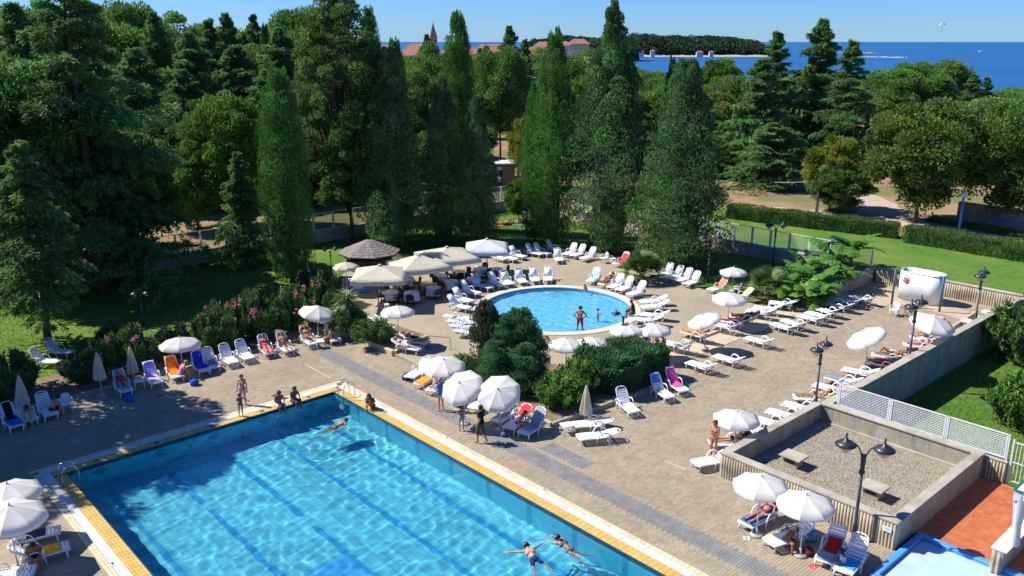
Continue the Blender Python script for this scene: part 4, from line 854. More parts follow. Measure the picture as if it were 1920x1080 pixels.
# arc round the round pool, heads outwards
arcL = row([((896, 558), (866, 550)), ((920, 547), (889, 539)), ((942, 543), (917, 533)), ((958, 541), (942, 529)), ((983, 538), (969, 525)), ((1005, 536), (998, 521)), ((1027, 535), (1028, 520))], 'U', WL + 'arc behind the round pool facing the water', 'loungers in an arc behind the round pool', ZT)
row([((886, 574), (848, 563)), ((880, 586), (838, 578))], 'U', WL + 'shade beside the round pool rim', 'shaded loungers beside the round pool', ZT)
row([((882, 606), (842, 604)), ((886, 613), (850, 613)), ((890, 622), (858, 622)), ((896, 632), (868, 632))], 'F', WL + 'close-packed rank behind the tall juniper', 'loungers packed beside the juniper', ZT)
t1 = lounger((1104, 537), (1124, 522), 'U', 'white lounger with pale blue towel at the round pool edge', z=ZT); towel(t1, 'U', (.45, .62, .75), .2, 1.7, 'pale blue towel on a lounger at the round pool edge')
t2 = lounger((1125, 542), (1152, 530), 'R', 'white lounger with sunbather and yellow towel near the fan palm', z=ZT); towel(t2, 'R', (.65, .45, .08), .2, 1.8, 'yellow towel under the sunbather near the fan palm')
row([((1143, 547), (1168, 536)), ((1158, 552), (1187, 541)), ((1177, 561), (1212, 550))], 'U', WL + 'rank beside the round pool below the fan palm', 'loungers below the fan palm', ZT)
row([((1202, 574), (1248, 572)), ((1204, 584), (1252, 581)), ((1203, 597), (1252, 602)), ((1190, 606), (1240, 612))], 'M', WL + 'rank side by side at the round pool rim', 'loungers side by side at the round pool rim', ZT)
row([((1239, 524), (1259, 516)), ((1256, 529), (1278, 521)), ((1271, 534), (1296, 525)), ((1284, 541), (1312, 531))], 'U', WL + 'short row between fan palm and stout cypress', 'loungers between fan palm and cypress', ZT)
row([((1013, 483), (988, 478)), ((1027, 482), (1003, 477)), ((1052, 475), (1027, 471))], 'U', WL + 'tree shade behind the terrace', 'shaded loungers behind the terrace', ZT)
lounger((1050, 498), (1043, 484), 'U', 'lone white lounger turned to face the round pool under the cypresses', z=ZT)
row([((1060, 483), (1078, 477)), ((1074, 486), (1096, 479)), ((1091, 492), (1117, 484))], 'U', WL + 'line at the foot of the tallest cypress', 'loungers at the foot of the tallest cypress', ZT)
row([((948, 493), (922, 486)), ((967, 493), (941, 486)), ((982, 488), (957, 482)), ((940, 480), (924, 475))], 'U', WL + 'cluster next to the shaded blue parasol', 'loungers next to the blue parasol', ZT)
l = lounger((1154, 502), (1178, 494), 'U', 'white lounger with red towel half hidden by the fan palm', z=ZT); towel(l, 'U', (.6, .06, .08), .3, 1.8, 'red towel on the lounger half hidden by the fan palm')
# people side of the terrace
l = lounger((1332, 551), (1362, 544), 'U', 'lounger draped with salmon pink towel under the farthest small parasol', z=ZT); towel(l, 'U', (.62, .22, .16), .7, 1.95, 'salmon pink towel draped over a lounger back')
l = lounger((1376, 566), (1404, 562), 'R', 'lounger with pale green towel at the lawn edge', z=ZT); towel(l, 'R', (.50, .62, .30), .9, 1.95, 'pale green towel on a lounger at the lawn edge')
row([((1447, 575), (1490, 580)), ((1417, 584), (1462, 590)), ((1405, 590), (1448, 598))], 'M', WL + 'upper row along the terrace step', 'empty loungers along the terrace step', ZT)
D4 = lounger((1372, 601), (1420, 605), 'M', 'lounger with dark towel and sunbather along the terrace step', z=ZT); towel(D4, 'M', (.05, .05, .09), .1, 1.9, 'dark towel under a sunbather along the terrace step')
D5 = lounger((1352, 608), (1400, 616), 'M', 'lounger with crimson towel and sunbather along the terrace step', z=ZT); towel(D5, 'M', (.35, .04, .09), .2, 1.9, 'crimson towel under a sunbather along the terrace step')
D6 = lounger((1338, 616), (1382, 626), 'M', 'empty lounger with purple towel between the sunbathers', z=ZT); towel(D6, 'M', (.20, .06, .18), 1.2, 1.95, 'purple towel over the back of a lounger')
D7 = lounger((1282, 630), (1328, 642), 'M', 'lounger with orange towel and sunbather under a tilted parasol', z=ZT); towel(D7, 'M', (.75, .32, .04), .05, 1.5, 'orange towel under a sunbather', .62)
D8 = lounger((1252, 652), (1295, 662), 'M', 'lounger with a dark towel beside the juniper hedge', z=ZT); towel(D8, 'M', (.13, .14, .18), .7, 1.9, 'dark grey towel on the lounger beside the juniper hedge')
# lower row, heads to the wall
row([((1447, 615), (1494, 630)), ((1468, 609), (1511, 623)), ((1500, 600), (1545, 613)), ((1514, 594), (1557, 606)), ((1529, 586), (1571, 598)), ((1551, 577), (1596, 588)), ((1567, 569), (1610, 580)), ((1598, 564), (1634, 574)), ((1399, 642), (1447, 656))], 'M', WL + 'long row on the brick patio below the step', 'loungers in the row below the terrace step')
row([((1290, 688), (1340, 705)), ((1341, 676), (1391, 692))], 'M', WL + 'pair in the open middle of the brick patio', 'pair of loungers in the middle of the patio')
lounger((1188, 783), (1160, 758), 'U', 'empty white lounger at the shaded corner of the juniper hedge')
g2 = lounger((1256, 756), (1222, 732), 'U', 'white lounger with blue towel on its back beside the juniper hedge'); towel(g2, 'U', (.08, .25, .60), 1.45, 2.0, 'blue towel over a lounger back beside the juniper hedge')
g3 = lounger((1283, 744), (1250, 720), 'U', 'white lounger with hot pink towel beside the juniper hedge'); towel(g3, 'U', (.75, .10, .32), .55, 2.0, 'hot pink towel on the lounger beside the juniper hedge')
row([((1082, 832), (1158, 824)), ((1075, 808), (1142, 803))], 'F', 'flat white lounger side-on by the closed parasol near the planting bed', 'flat loungers by the closed parasol')
h3 = lounger((978, 826), (1022, 796), 'U', 'white lounger with grey towel at the near end of the parasol group'); towel(h3, 'U', (.30, .33, .38), .3, 1.9, 'grey towel on the end lounger of the parasol group')
h4 = lounger((928, 803), (968, 775), 'R', 'lounger with sunbather on her side under the crumpled parasols'); towel(h4, 'R', (.55, .68, .78), .7, 1.9, 'light blue towel on the lounger under the crumpled parasols')
h5 = lounger((952, 815), (992, 787), 'R', 'lounger with red towel and hunched sunbather'); towel(h5, 'R', (.72, .05, .07), 1.3, 1.98, 'bright red towel over a lounger back')
j1 = lounger((768, 717), (802, 697), 'R', 'white lounger with bags at the end of the parasol group'); 
j2 = lounger((785, 731), (822, 709), 'R', 'lounger with orange towel under the floppy parasol'); towel(j2, 'R', (.85, .30, .03), .05, 1.9, 'orange towel on the lounger under the floppy parasol', .62)
j3 = lounger((806, 744), (844, 720), 'R', 'lounger with sunbather between the floppy parasols'); towel(j3, 'R', (.30, .42, .60), 1.1, 1.95, 'blue striped towel behind the sunbather between parasols')
lounger((850, 762), (888, 736), 'R', 'empty lounger under the crumpled parasol beside the woman in blue'); lounger((885, 778), (922, 750), 'R', 'empty lounger in the shade between the two crumpled parasols')
# along the patio wall
row([((1397, 812), (1447, 826)), ((1418, 797), (1468, 811)), ((1448, 783), (1497, 797)), ((1477, 769), (1527, 783))], 'M', 'white lounger with its head against the concrete wall beside the enclosure', 'loungers with heads against the wall')
k1 = lounger((1491, 755), (1555, 758), 'M', 'lounger with sunbather on lime towel behind the wall lamp'); towel(k1, 'M', (.45, .68, .16), .9, 1.95, 'lime green towel on a lounger at the wall')
k2 = lounger((1557, 718), (1604, 731), 'M', 'lounger with slate blue towel against the wall'); towel(k2, 'M', (.22, .27, .38), .05, 1.0, 'slate blue towel on a lounger against the wall')
k2b = lounger((1534, 733), (1582, 746), 'M', 'lounger with orange towel on its back against the wall'); towel(k2b, 'M', (.85, .26, .03), 1.2, 1.98, 'orange towel over a lounger back against the wall')
lounger((1587, 703), (1637, 714), 'M', 'empty lounger between slate towel and red towel along the wall')
k3 = lounger((1630, 688), (1682, 696), 'M', 'lounger with red towel and sunbather along the wall'); towel(k3, 'M', (.55, .03, .04), .4, 1.4, 'red towel on the lounger along the wall')
k4 = lounger((1640, 674), (1694, 681), 'M', 'lounger with sunbather on grey towel along the wall'); towel(k4, 'M', (.35, .37, .42), .3, 1.9, 'grey towel under a sunbather along the wall')
k5 = lounger((1698, 655), (1752, 658), 'M', 'lounger with lavender towel under the tilted parasol at the wall'); towel(k5, 'M', (.55, .38, .68), .2, 1.4, 'lavender towel on a lounger at the wall')
k6 = lounger((1706, 642), (1768, 644), 'M', 'lounger with sunbather under the tilted parasol at the wall')
lounger((1300, 882), (1372, 868), 'M', 'white lounger with its arm loop touching the ribbed enclosure corner')
k8 = lounger((1338, 842), (1398, 840), 'M', 'lounger with prone sunbather under the parasol by the enclosure')
# foreground right
m1 = lounger((1395, 998), (1455, 968), 'M', 'lounger with blue towel and sunbather under the front parasol'); towel(m1, 'M', (.05, .14, .42), .1, 1.95, 'dark blue towel under the sunbather at the front parasol', .6)
m2 = lounger((1445, 1030), (1510, 1012), 'M', 'lounger carrying a seated sunbather beside the shoulder bag')
m3 = lounger((1540, 1072), (1575, 1018), 'U', 'lounger with dark red patterned towel in front of the lamp post'); towel(m3, 'U', (.30, .33, .38), .05, 1.5, 'grey towel on the lounger in front of the lamp post'); towel(m3, 'U', (.42, .03, .02), .6, 1.4, 'dark red patterned towel in front of the lamp post', .44, 3).location.z += .02
m4 = lounger((1580, 1085), (1612, 1045), 'U', 'lounger with turquoise towel and seated child'); towel(m4, 'U', (.05, .38, .68), .25, .95, 'turquoise patterned towel under the child')
bag(G(1520, 1012), (.15, .30, .52), 'blue shoulder bag between the foreground loungers', .26); bag(G(1515, 1040), (.14, .03, .07), 'maroon bag leaning on the parasol foot', .2)
# foreground left
n1 = lounger((112, 1042), (40, 1062), 'R', 'lounger with yellow towel and a man seated on it'); towel(n1, 'R', (.72, .40, .04), .3, .8, 'yellow towel on the lounger of the seated man', .62, 2, .1)
n2 = lounger((92, 1012), (30, 1026), 'R', 'lounger next to the seated man under the white parasols'); towel(n2, 'R', (.05, .05, .1), .5, 1.1, 'black towel on the lounger under the white parasols')
n3 = lounger((40, 1088), (-20, 1098), 'R', 'lounger with heaped clothes at the pool corner')
# row along the oleanders
grp = 'loungers along the oleanders'
a1 = lounger((36, 812), (12, 786), 'U', 'lounger with blue and black towels at the dark end of the row'); towel(a1, 'U', (.03, .16, .60), .1, 1.2, 'bright blue towel on the shaded end lounger'); towel(a1, 'U', (.012, .012, .03), .8, 1.95, 'black cloth over the shaded end lounger', .34).location.z += .025
lounger((62, 800), (40, 776), 'U', 'shaded lounger behind the bending woman'); a3 = lounger((100, 791), (78, 766), 'U', 'shaded lounger beside the plastic armchair')
a4 = lounger((240, 746), (222, 722), 'U', 'lounger with lavender towel and sunbather in a red top'); towel(a4, 'U', (.42, .36, .66), .5, 1.95, 'lavender towel under the sunbather in red')
a5 = lounger((298, 731), (278, 707), 'U', 'empty lounger draped with lilac towel'); towel(a5, 'U', (.50, .38, .74), .25, 1.98, 'lilac towel draped over an empty lounger', .58)
a6 = lounger((338, 720), (318, 696), 'U', 'lounger with bright orange towel under the row parasol'); towel(a6, 'U', (.85, .20, .02), .4, 1.98, 'bright orange towel over a lounger back under the row parasol', .6)
a7 = lounger((388, 708), (366, 685), 'U', 'lounger with deep blue towel under the row parasol'); towel(a7, 'U', (.02, .05, .50), .4, 1.98, 'deep blue towel over a lounger back', .6)
a8 = lounger((404, 700), (388, 680), 'U', 'lounger with a crumpled flowered cloth'); towel(a8, 'U', (.20, .20, .34), .4, 1.2, 'crumpled flowered cloth on a lounger', .5, 5)
row([((442, 693), (416, 671)), ((472, 685), (446, 663))], 'U', WL + 'oleander row between flowered cloth and pink sunbather', grp)
a11 = lounger((512, 676), (488, 652), 'U', 'lounger with pink towel and sunbather in the oleander row'); towel(a11, 'U', (.72, .16, .20), .1, 1.2, 'coral pink towel under the sunbather in the oleander row')
a12 = lounger((548, 671), (522, 648), 'U', 'lounger with sunbather in dark shorts in the oleander row'); a13 = lounger((592, 657), (566, 636), 'U', 'lounger with tan towel and sunbather beside the leaning parasol'); towel(a13, 'U', (.40, .26, .10), 1.5, 2.0, 'tan towel over the lounger back beside the leaning parasol')
a14 = lounger((634, 652), (614, 628), 'U', 'upright lounger with a seated man near the raised planter')
row([((640, 592), (606, 596)), ((642, 602), (604, 607))], 'F', 'flat white lounger in the shade behind the leaning parasol', 'flat loungers behind the leaning parasol', .0)
row([((678, 604), (712, 614)), ((700, 617), (734, 628))], 'F', 'flat white lounger behind the planter shrubs', 'flat loungers behind the planter shrubs', ZT)
b1 = lounger((800, 652), (756, 644), 'M', 'lounger with reclining sunbather under the small parasol by the planter', z=ZT); b2 = lounger((785, 664), (742, 656), 'M', 'second lounger next to the planter handrail', z=ZT); towel(b2, 'M', (.55, .58, .62), .8, 1.9, 'pale towel on the lounger next to the planter handrail')
row([((112, 688), (58, 684)), ((140, 671), (84, 664))], 'U', 'empty lounger in blue shade on the grass beside the spruce', 'pair of loungers on the grass')
bag(G(243, 752), (.03, .12, .5), 'blue beach bag beside the lavender lounger', .24); bag(G(365, 722), (.03, .10, .42), 'blue bag beside the orange towel lounger', .24); bag(G(762, 712), (.04, .06, .16), 'navy bag beside the end lounger of the parasol group', .25)
bag(G(945, 818), (.10, .12, .2), 'navy and white bag in front of the hunched sunbather', .16)
# ---- parasols
M_pole = mat('parasol_pole', (.62, .60, .56), (.52, .5, .46), 4, .4); M_base = mat('parasol_base', (.35, .34, .33), (.28, .27, .26), 4, .8, .3, 20)
def canopy_panel(n, i, r, drop, val, sag=.05, m=None, seg=4):
    mb = MB(); a0, a1 = 2 * math.pi * i / n, 2 * math.pi * (i + 1) / n; rows = []
    for k in range(seg + 1):
        t = k / seg
        rw_ = []
        for j in range(4):
            q = j / 3; a = a0 + (a1 - a0) * q; chord = math.cos((a1 - a0) / 2) / math.cos(a - (a0 + a1) / 2); d = r * t * (1 + (chord - 1) * .8); rw_.append((d * math.cos(a), d * math.sin(a), -drop * t ** 1.15 - sag * t * math.sin(math.pi * q) * (1 - .2 * t) + (.0 if t else .0)))
        rows.append(rw_)
    e = rows[-1]; rows.append([(x * 1.005, y * 1.005, z - val * (1 - .25 * abs(math.sin(3 * math.pi * j / 3)))) for j, (x, y, z) in enumerate(e)])
    for rw_ in rows: mb.v += rw_
    for k in range(len(rows) - 1):
        for j in range(3): mb.f.append((4 * k + j, 4 * k + j + 1, 4 * k + j + 5, 4 * k + j + 4))
    return mb
PAN = {}
def parasol(loc, h, r, label, tilt=0.0, taz=0.0, group=None, n=8, mtl=None, square=False, val=.14, drop=None, rz=.3, base=True, name='parasol'):
    mtl = mtl or M_canvas; drop = drop or r * .34; key = (round(r, 2), n, mtl.name, round(drop, 2))
    if key not in PAN:
        PAN[key] = [canopy_panel(n, i, r, drop, val, .05 * r).mesh('canopy_panel', mtl, True) for i in range(n)]; PAN[(key, 'rib')] = MB().bar((0, 0, -.06), (r * .98, 0, -drop - .03), .018).mesh('rib', M_pole)
    o = empty(name, loc, rz, label, 'parasol', group); jz = h - drop - .35
    ax = Vector((math.cos(taz - rz), math.sin(taz - rz), 0)); q = Matrix.Rotation(tilt, 4, Vector((-ax.y, ax.x, 0))); top = Vector((0, 0, jz)) + q @ Vector((0, 0, h - jz))
    MB().tube([(0, 0, 0), (0, 0, jz)], .024, 8).build('pole', M_pole, o, True); MB().tube([(0, 0, jz - .03), top], .02, 8).build('upper_pole', M_pole, o, True)
    if base: MB().lathe([(.01, .0), (.24, .0), (.24, .05), (.2, .08), (.05, .1), (.04, .3), (.0, .3)], 14).build('base', M_base, o, True)
    can = bpy.data.objects.new('canopy', MB().lathe([(.005, .09), (.03, .07), (.02, .02), (.05, 0), (.0, -.05)], 8).mesh('canopy', M_pole, True)); COL.objects.link(can); can.parent = o; can.location = top; can.rotation_euler = q.to_euler()
    for me in PAN[key]: link('canopy_panel', me, can)
    for i in range(n): link('rib', PAN[(key, 'rib')], can, None, (0, 0, 2 * math.pi * i / n))
    return o
def P(px, py, zt, r, label, tilt=0, taz=0, base=None, z=0.0, group=None, **k):
    """apex pixel at height zt, or base pixel"""
    if base: loc = G(*base, z); zt = zat(py, loc.y) - z
    else: loc = G(px, py, z + zt); loc.z = z
    return parasol(loc, zt, r, label, R(tilt), taz, group, **k)
FW = -math.pi / 2
P(338, 632, 2.5, 1.08, 'white parasol over the orange and blue towels in the oleander row', base=(343, 694)); P(588, 574, 2.4, 1.12, 'leaning white parasol at the end of the oleander row', 13, -.2, base=(597, 632))
P(745, 573, 2.45, .98, 'white parasol over sunbathers beside the planter handrail', z=ZT); P(832, 672, 2.1, 1.08, 'floppy white parasol over the orange towel lounger', 8, FW)
P(870, 708, 2.3, 1.0, 'crumpled white parasol tilted over the lounger group', 32, FW - .6); P(937, 718, 2.3, 1.0, 'second crumpled white parasol tilted beside the juniper clump', 34, FW - .25)
P(1062, 634, 2.0, 1.0, 'white parasol behind the juniper clump at the round pool', z=ZT); P(1112, 632, 2.0, 1.0, 'white parasol between juniper clump and double lamp', z=ZT)
P(1176, 606, 2.0, 1.0, 'white parasol behind the double lamp at the round pool', z=ZT); P(1226, 606, 2.0, 1.0, 'white parasol next to the loungers side by side at the pool rim', z=ZT)
P(1325, 588, 2.1, 1.0, 'white parasol tilted over the orange towel sunbather', 20, math.pi, z=ZT); P(1364, 548, 2.9, 1.08, 'white parasol on a tall thin pole by the terrace step', 5, FW, base=(1364, 610), z=ZT)
P(1376, 501, 2.5, .98, 'white parasol standing on the lawn edge by the fan palm', base=(1373, 546), z=0); P(1372, 770, 2.3, 1.0, 'white parasol over the standing woman at the enclosure', base=(1376, 845))
P(1612, 618, 2.5, 1.08, 'white parasol tilted on edge over the open brick patio', 30, math.pi * .97, base=(1622, 690)); P(1748, 592, 2.4, 1.2, 'large white parasol tilted towards the pool at the patio wall', 14, FW + .4)
P(1428, 893, 2.35, .98, 'white parasol above the sunbather on the dark blue towel'); P(1512, 927, 2.35, .98, 'white parasol above the seated sunbather and shoulder bag')
P(648, 491, 2.3, .92, 'small cream parasol beside the bar hut', z=ZT, mtl=M_cream_c); P(12, 906, 2.3, 1.08, 'white parasol shading the pool corner lounger'); P(12, 946, 2.4, 1.15, 'large white parasol over the seated man at the pool corner', 6, 0)
def closed(px, py, base, label, z=0.0):
    p = G(*base, z); h = zat(py, p.y) - z; o = empty('closed_parasol', p, 0, label, 'parasol'); MB().tube([(0, 0, 0), (0, 0, h - .1)], .022, 8).build('pole', M_pole, o, True)
    mb = MB(); n = 16
    for t, r_ in ((0, .01), (.04, .05), (.25, .12), (.6, .19), (.92, .25), (1, .22)):
        for k in range(n): w = 2 * math.pi * k / n; q = r_ * (1 + .28 * (1 if k % 2 else -1) * min(1, t * 2)); mb.v.append((q * math.cos(w), q * math.sin(w), h - t * 1.45))
    for i in range(5):
        for k in range(n): mb.f.append((i * n + k, i * n + (k + 1) % n, (i + 1) * n + (k + 1) % n, (i + 1) * n + k))
    mb.build('folded_canopy', M_cream_c, o, False); MB().lathe([(.01, 0), (.24, 0), (.24, .05), (.05, .09), (.04, .3)], 12).build('base', M_base, o, True)
closed(188, 660, (192, 742), 'closed parasol at the end of the lawn kerb'); closed(248, 650, (251, 715), 'closed parasol in front of the oleanders'); closed(42, 703, (48, 785), 'closed parasol behind the bending woman'); closed(1101, 722, (1098, 795), 'closed parasol next to the planting bed kerb')
# large square restaurant parasols: four panels with a deep valance
def square_parasol(apex, zt, half, label, z=ZT, mtl=None, rz=ANG1):
    loc = G(*apex, zt + z); loc.z = z; o = empty('square_parasol', loc, rz, label, 'parasol'); mtl = mtl or M_cream_c; dr = .62
    MB().tube([(0, 0, 0), (0, 0, zt)], .035, 8).build('pole', M_wood, o, True); MB().box((0, 0, .05), (.8, .8, .1)).build('base', M_base, o, bevel=.02)
    can = bpy.data.objects.new('canopy', MB().lathe([(.0, .1), (.1, .04), (.16, 0), (.0, -.03)], 10).mesh('canopy', mtl, True)); COL.objects.link(can); can.parent = o; can.location = (0, 0, zt)
    for k in range(4):
        mb = MB(); n = 8
        for i in range(6):
            t = i / 5
            for j in range(n + 1): s = (j / n * 2 - 1); mb.v.append((half * t, half * t * s, -dr * t - .10 * t * (1 - abs(s)) * (1 - .5 * t)))
        for j in range(n + 1): s = (j / n * 2 - 1); mb.v.append((half * 1.004, half * s, -dr - .05 * (1 - abs(s)) - .28))
        for i in range(6):
            for j in range(n): b = i * (n + 1) + j; mb.f.append((b, b + 1, b + n + 2, b + n + 1))
        mb.build('canopy_panel', mtl, can, True, rot=(0, 0, k * math.pi / 2))
        MB().bar((.05, .05, -.06), (half * .98, half * .98, -dr - .02), .03).build('rib', M_wood, can, rot=(0, 0, k * math.pi / 2))
square_parasol((712, 497), 2.75, 1.75, 'cream square parasol with a shadow line beside the bar hut', rz=.05); square_parasol((785, 478), 2.75, 1.8, 'cream square parasol in the middle over the dining tables', rz=.45); square_parasol((838, 463), 2.8, 1.9, 'cream square parasol at the back over the dining tables', rz=.4)
square_parasol((913, 448), 2.7, 1.6, 'square parasol in blue shade beside the terrace loungers', rz=.02, mtl=mat('blue_shade_canvas', (.62, .64, .68), (.55, .57, .62), 3, .85, translucent=.2))  # the blue shade is tinted into this canvas colour
# ---- dining tables and chairs
cl = MB(); n = 28
for t in range(7):
    for k in range(n):
        w = 2 * math.pi * k / n
        if t < 2: r_, z_ = (.001, .745) if t == 0 else (.5, .745)
        else: q = (t - 1) / 5; r_, z_ = .51 + .05 * q + .035 * q * math.sin(k * 2.6), .735 - .5 * q - .03 * math.sin(k * 1.7) * q
        cl.v.append((r_ * math.cos(w), r_ * math.sin(w), z_))
for t in range(6):
    for k in range(n): cl.f.append((t * n + k, t * n + (k + 1) % n, (t + 1) * n + (k + 1) % n, (t + 1) * n + k))
cloth_me = cl.mesh('tablecloth', mat('white_tablecloth', (.70, .72, .76), (.64, .66, .70), 3, .9, .1, 20, translucent=.1), True)
tleg = MB().tube([(0, 0, .72), (0, 0, .05)], .04, 8).lathe([(.0, .06), (.26, .03), (.26, 0)], 10).mesh('pedestal', M_black, True); ttop = MB().lathe([(.0, .74), (.48, .74), (.48, .71), (.0, .71)], 24).mesh('table_top', M_wood, True)
ash = MB().lathe([(.0, .745), (.06, .745), (.07, .79), (.05, .80)], 8).mesh('ashtray', M_steel, True)
M_wick = mat('dark_wicker', (.055, .045, .045), (.03, .025, .025), 14, .7, .4, 40)
c_seat = MB().box((0, 0, .44), (.44, .46, .05)).mesh('seat', M_wick, False, .012); c_leg = MB().tube([(0, 0, 0), (0, 0, .44)], .018, 6).mesh('leg', M_black, True)
c_back = MB(); c_back.add([(-.2, -.23 + .0575 * i, .46) for i in range(9)] + [(-.27 - .05 * math.cos((i - 4) / 4 * 1.4), -.23 + .0575 * i, .9 - .05 * abs(i - 4) / 4) for i in range(9)], [(i, i + 1, i + 10, i + 9) for i in range(8)]); c_back.tube(arc((-.2, -.24, .46), (-.34, -.26, .95), (-.32, 0, .9), 5) + arc((-.32, 0, .9), (-.34, .26, .95), (-.2, .24, .46), 5)[1:], .018, 6); c_back = c_back.mesh('backrest', M_wick, True)
c_arm = MB().tube([(.18, 0, .44), (.17, 0, .64), (-.2, 0, .68)], .017, 6).mesh('armrest', M_wick, True)
def dchair(p, rz, label, group):
    o = empty('dining_chair', p, rz, label, 'chair', group); link('seat', c_seat, o); link('backrest', c_back, o)
    for x in (-.19, .19):
        for y in (-.2, .2): link('leg', c_leg, o, (x, y, 0))
    for y in (-.23, .23): link('armrest', c_arm, o, (0, y, 0))
tb = [(728, 555), (764, 545), (775, 518), (800, 553), (818, 532), (838, 547), (845, 521), (848, 535), (862, 508), (888, 527), (902, 511), (758, 528), (925, 517), (740, 568)]
tl = ['white-clothed round table next to the blue drinks cooler', 'white-clothed round table with folded cloth ends near the planter side', 'white-clothed round table in the shade of the middle square parasol']
for i, (px, py) in enumerate([(742, 548), (735, 566), (772, 568), (764, 540), (813, 558), (826, 534), (846, 546), (860, 527), (888, 540), (901, 520), (930, 522)]):
    p = G(px, py, ZT); o = empty('dining_table', p, i, 'round dining table with white cloth under the cream square parasols', 'table', 'dining tables on the terrace')
    link('pedestal', tleg, o); link('table_top', ttop, o); c = link('tablecloth', cloth_me, None, p, (0, 0, i * .7)); tag(c, 'white round tablecloth on a dining table', 'tablecloth', 'tablecloths on the dining tables')
    a = link('ashtray', ash, None, p); tag(a, 'small ashtray on a white dining table', 'ashtray', 'ashtrays on the dining tables')
    for k in range(3):
        w = i * 1.3 + k * 2.1; dchair(p + Vector((math.cos(w), math.sin(w), 0)) * .72, w + math.pi, 'dark wicker dining chair pushed up to a white-clothed table', 'wicker chairs at the dining tables')
# ---- white plastic armchairs and small tables
mc_seat = MB().box((0, 0, .42), (.46, .46, .03)).mesh('seat', M_white, False, .012); mc_leg = MB().tube([(0, 0, .42), (.02, 0, 0)], [.03, .022], 6).mesh('leg', M_white, True)
mc_slat = MB().box((0, 0, .18), (.018, .06, .36)).mesh('slat', M_white, False, .004); mc_top = MB().tube(arc((-.24, -.25, .42), (-.32, -.27, .88), (-.3, 0, .84), 5) + arc((-.3, 0, .84), (-.32, .27, .88), (-.24, .25, .42), 5)[1:], .022, 6).mesh('back_frame', M_white, True); mc_arm = MB().tube(arc((.2, 0, .42), (.2, 0, .66), (-.05, 0, .65), 5) + [Vector((-.27, 0, .63))], .024, 6, flat=1.2).mesh('armrest', M_white, True)
def pchair(p, rz, label):
    o = empty('plastic_armchair', p, rz, label, 'chair'); link('seat', mc_seat, o); link('back_frame', mc_top, o)
    for k in range(5): link('slat', mc_slat, o, (-.25, -.16 + .08 * k, .45), (0, -.13, 0))
    for x in (-.2, .2):
        for y in (-.2, .2): link('leg', mc_leg, o, (x, y, 0))
    for y in (-.26, .26): link('armrest', mc_arm, o, (0, y, 0))
pchair(G(127, 772), heading(G(127, 772), G(150, 800)), 'white plastic armchair beside the shaded loungers'); pchair(G(1132, 493, ZT), 3.6, 'white plastic armchair at the foot of the cypresses')
pchair(G(1382, 552, 0), 2.5, 'white plastic armchair under the lawn-edge parasol'); pchair(G(1676, 592), 3.9, 'white plastic armchair beside the dark folding chair near the green posts')
def stable(p, label, c=None, s=.5, h=.42):
    o = empty('plastic_side_table', p, .4, label, 'table'); MB().box((0, 0, h), (s, s, .03)).build('table_top', M_white, o, bevel=.01)
    for x in (-1, 1):
        for y in (-1, 1): MB().tube([(x * s * .4, y * s * .4, h), (x * s * .44, y * s * .44, 0)], .02, 6).build('leg', M_white, o, True)
stable(G(263, 728), 'small white plastic table between the lavender and lilac towels'); stable(G(1062, 812), 'small white plastic table next to the flat loungers'); stable(G(1148, 494, ZT), 'small white plastic table beside the armchair under the cypresses'); stable(G(600, 652), 'small white plastic table under the leaning parasol')
o = empty('folding_chair', G(1702, 592), 2.2, 'dark folding chair beside the white armchair', 'chair')
for nm, mb in (('frame', MB().tube([(.2, -.24, 0), (-.2, -.24, .8)], .014, 6).tube([(.2, .24, 0), (-.2, .24, .8)], .014, 6).tube([(-.2, -.24, 0), (.2, -.24, .45)], .014, 6).tube([(-.2, .24, 0), (.2, .24, .45)], .014, 6)), ('seat', MB().box((.02, 0, .43), (.4, .46, .02))), ('backrest', MB().box((-.18, 0, .7), (.02, .46, .2)))): mb.build(nm, M_wick, o, nm == 'frame')
# ---- double street lamps
lamp_post = MB().tube([(0, 0, 0), (0, 0, .5), (0, 0, .52), (0, 0, 2.55)], [.075, .07, .05, .045], 10).mesh('post', M_black, True); lamp_col = MB().lathe([(.05, 2.1), (.085, 2.12), (.085, 2.2), (.06, 2.25), (.075, 2.6), (.05, 2.72), (.0, 2.74)], 10).mesh('collar', M_black, True)
arm_me = MB().tube(arc((.03, 0, 2.55), (.12, 0, 3.05), (.42, 0, 3.02), 7) + [Vector((.46, 0, 2.98))], .022, 6).mesh('arm', M_black, True); shade_me = MB().lathe([(.0, .17), (.05, .16), (.06, .1), (.2, .06), (.3, -.02), (.29, -.05), (.0, -.02)], 16).lathe([(.0, .34), (.025, .32), (.03, .16)], 8).mesh('lamp_shade', M_black, True)
glass_me = MB().lathe([(.24, -.04), (.16, -.17), (.06, -.27), (.0, -.29)], 14).mesh('lamp_glass', M_glass, True)
def lamp(px, py, pyt, label, rz=.0, z=0.0, dark=True):
    p = G(px, py, z); s = (zat(pyt, p.y) - z) / 3.2; o = empty('street_lamp', p, rz, label, 'street lamp'); o.scale = (s, s, s); link('post', lamp_post, o); link('collar', lamp_col, o)
    for a in (0, math.pi):
        c = link('arm', arm_me, o, None, (0, 0, a)); sh = link('lamp_shade', shade_me, o, (.5 * math.cos(a), 0, 2.96)); link('lamp_glass', glass_me, sh)
lamp(1600, 1012, 822, 'near double street lamp in front of the ribbed enclosure', -.35); lamp(1528, 768, 640, 'double street lamp at the corner of enclosure and wall', .85); lamp(1702, 690, 560, 'double street lamp by the tilted parasol at the wall', .75); lamp(1826, 615, 505, 'double street lamp at the far end of the patio wall', .9)
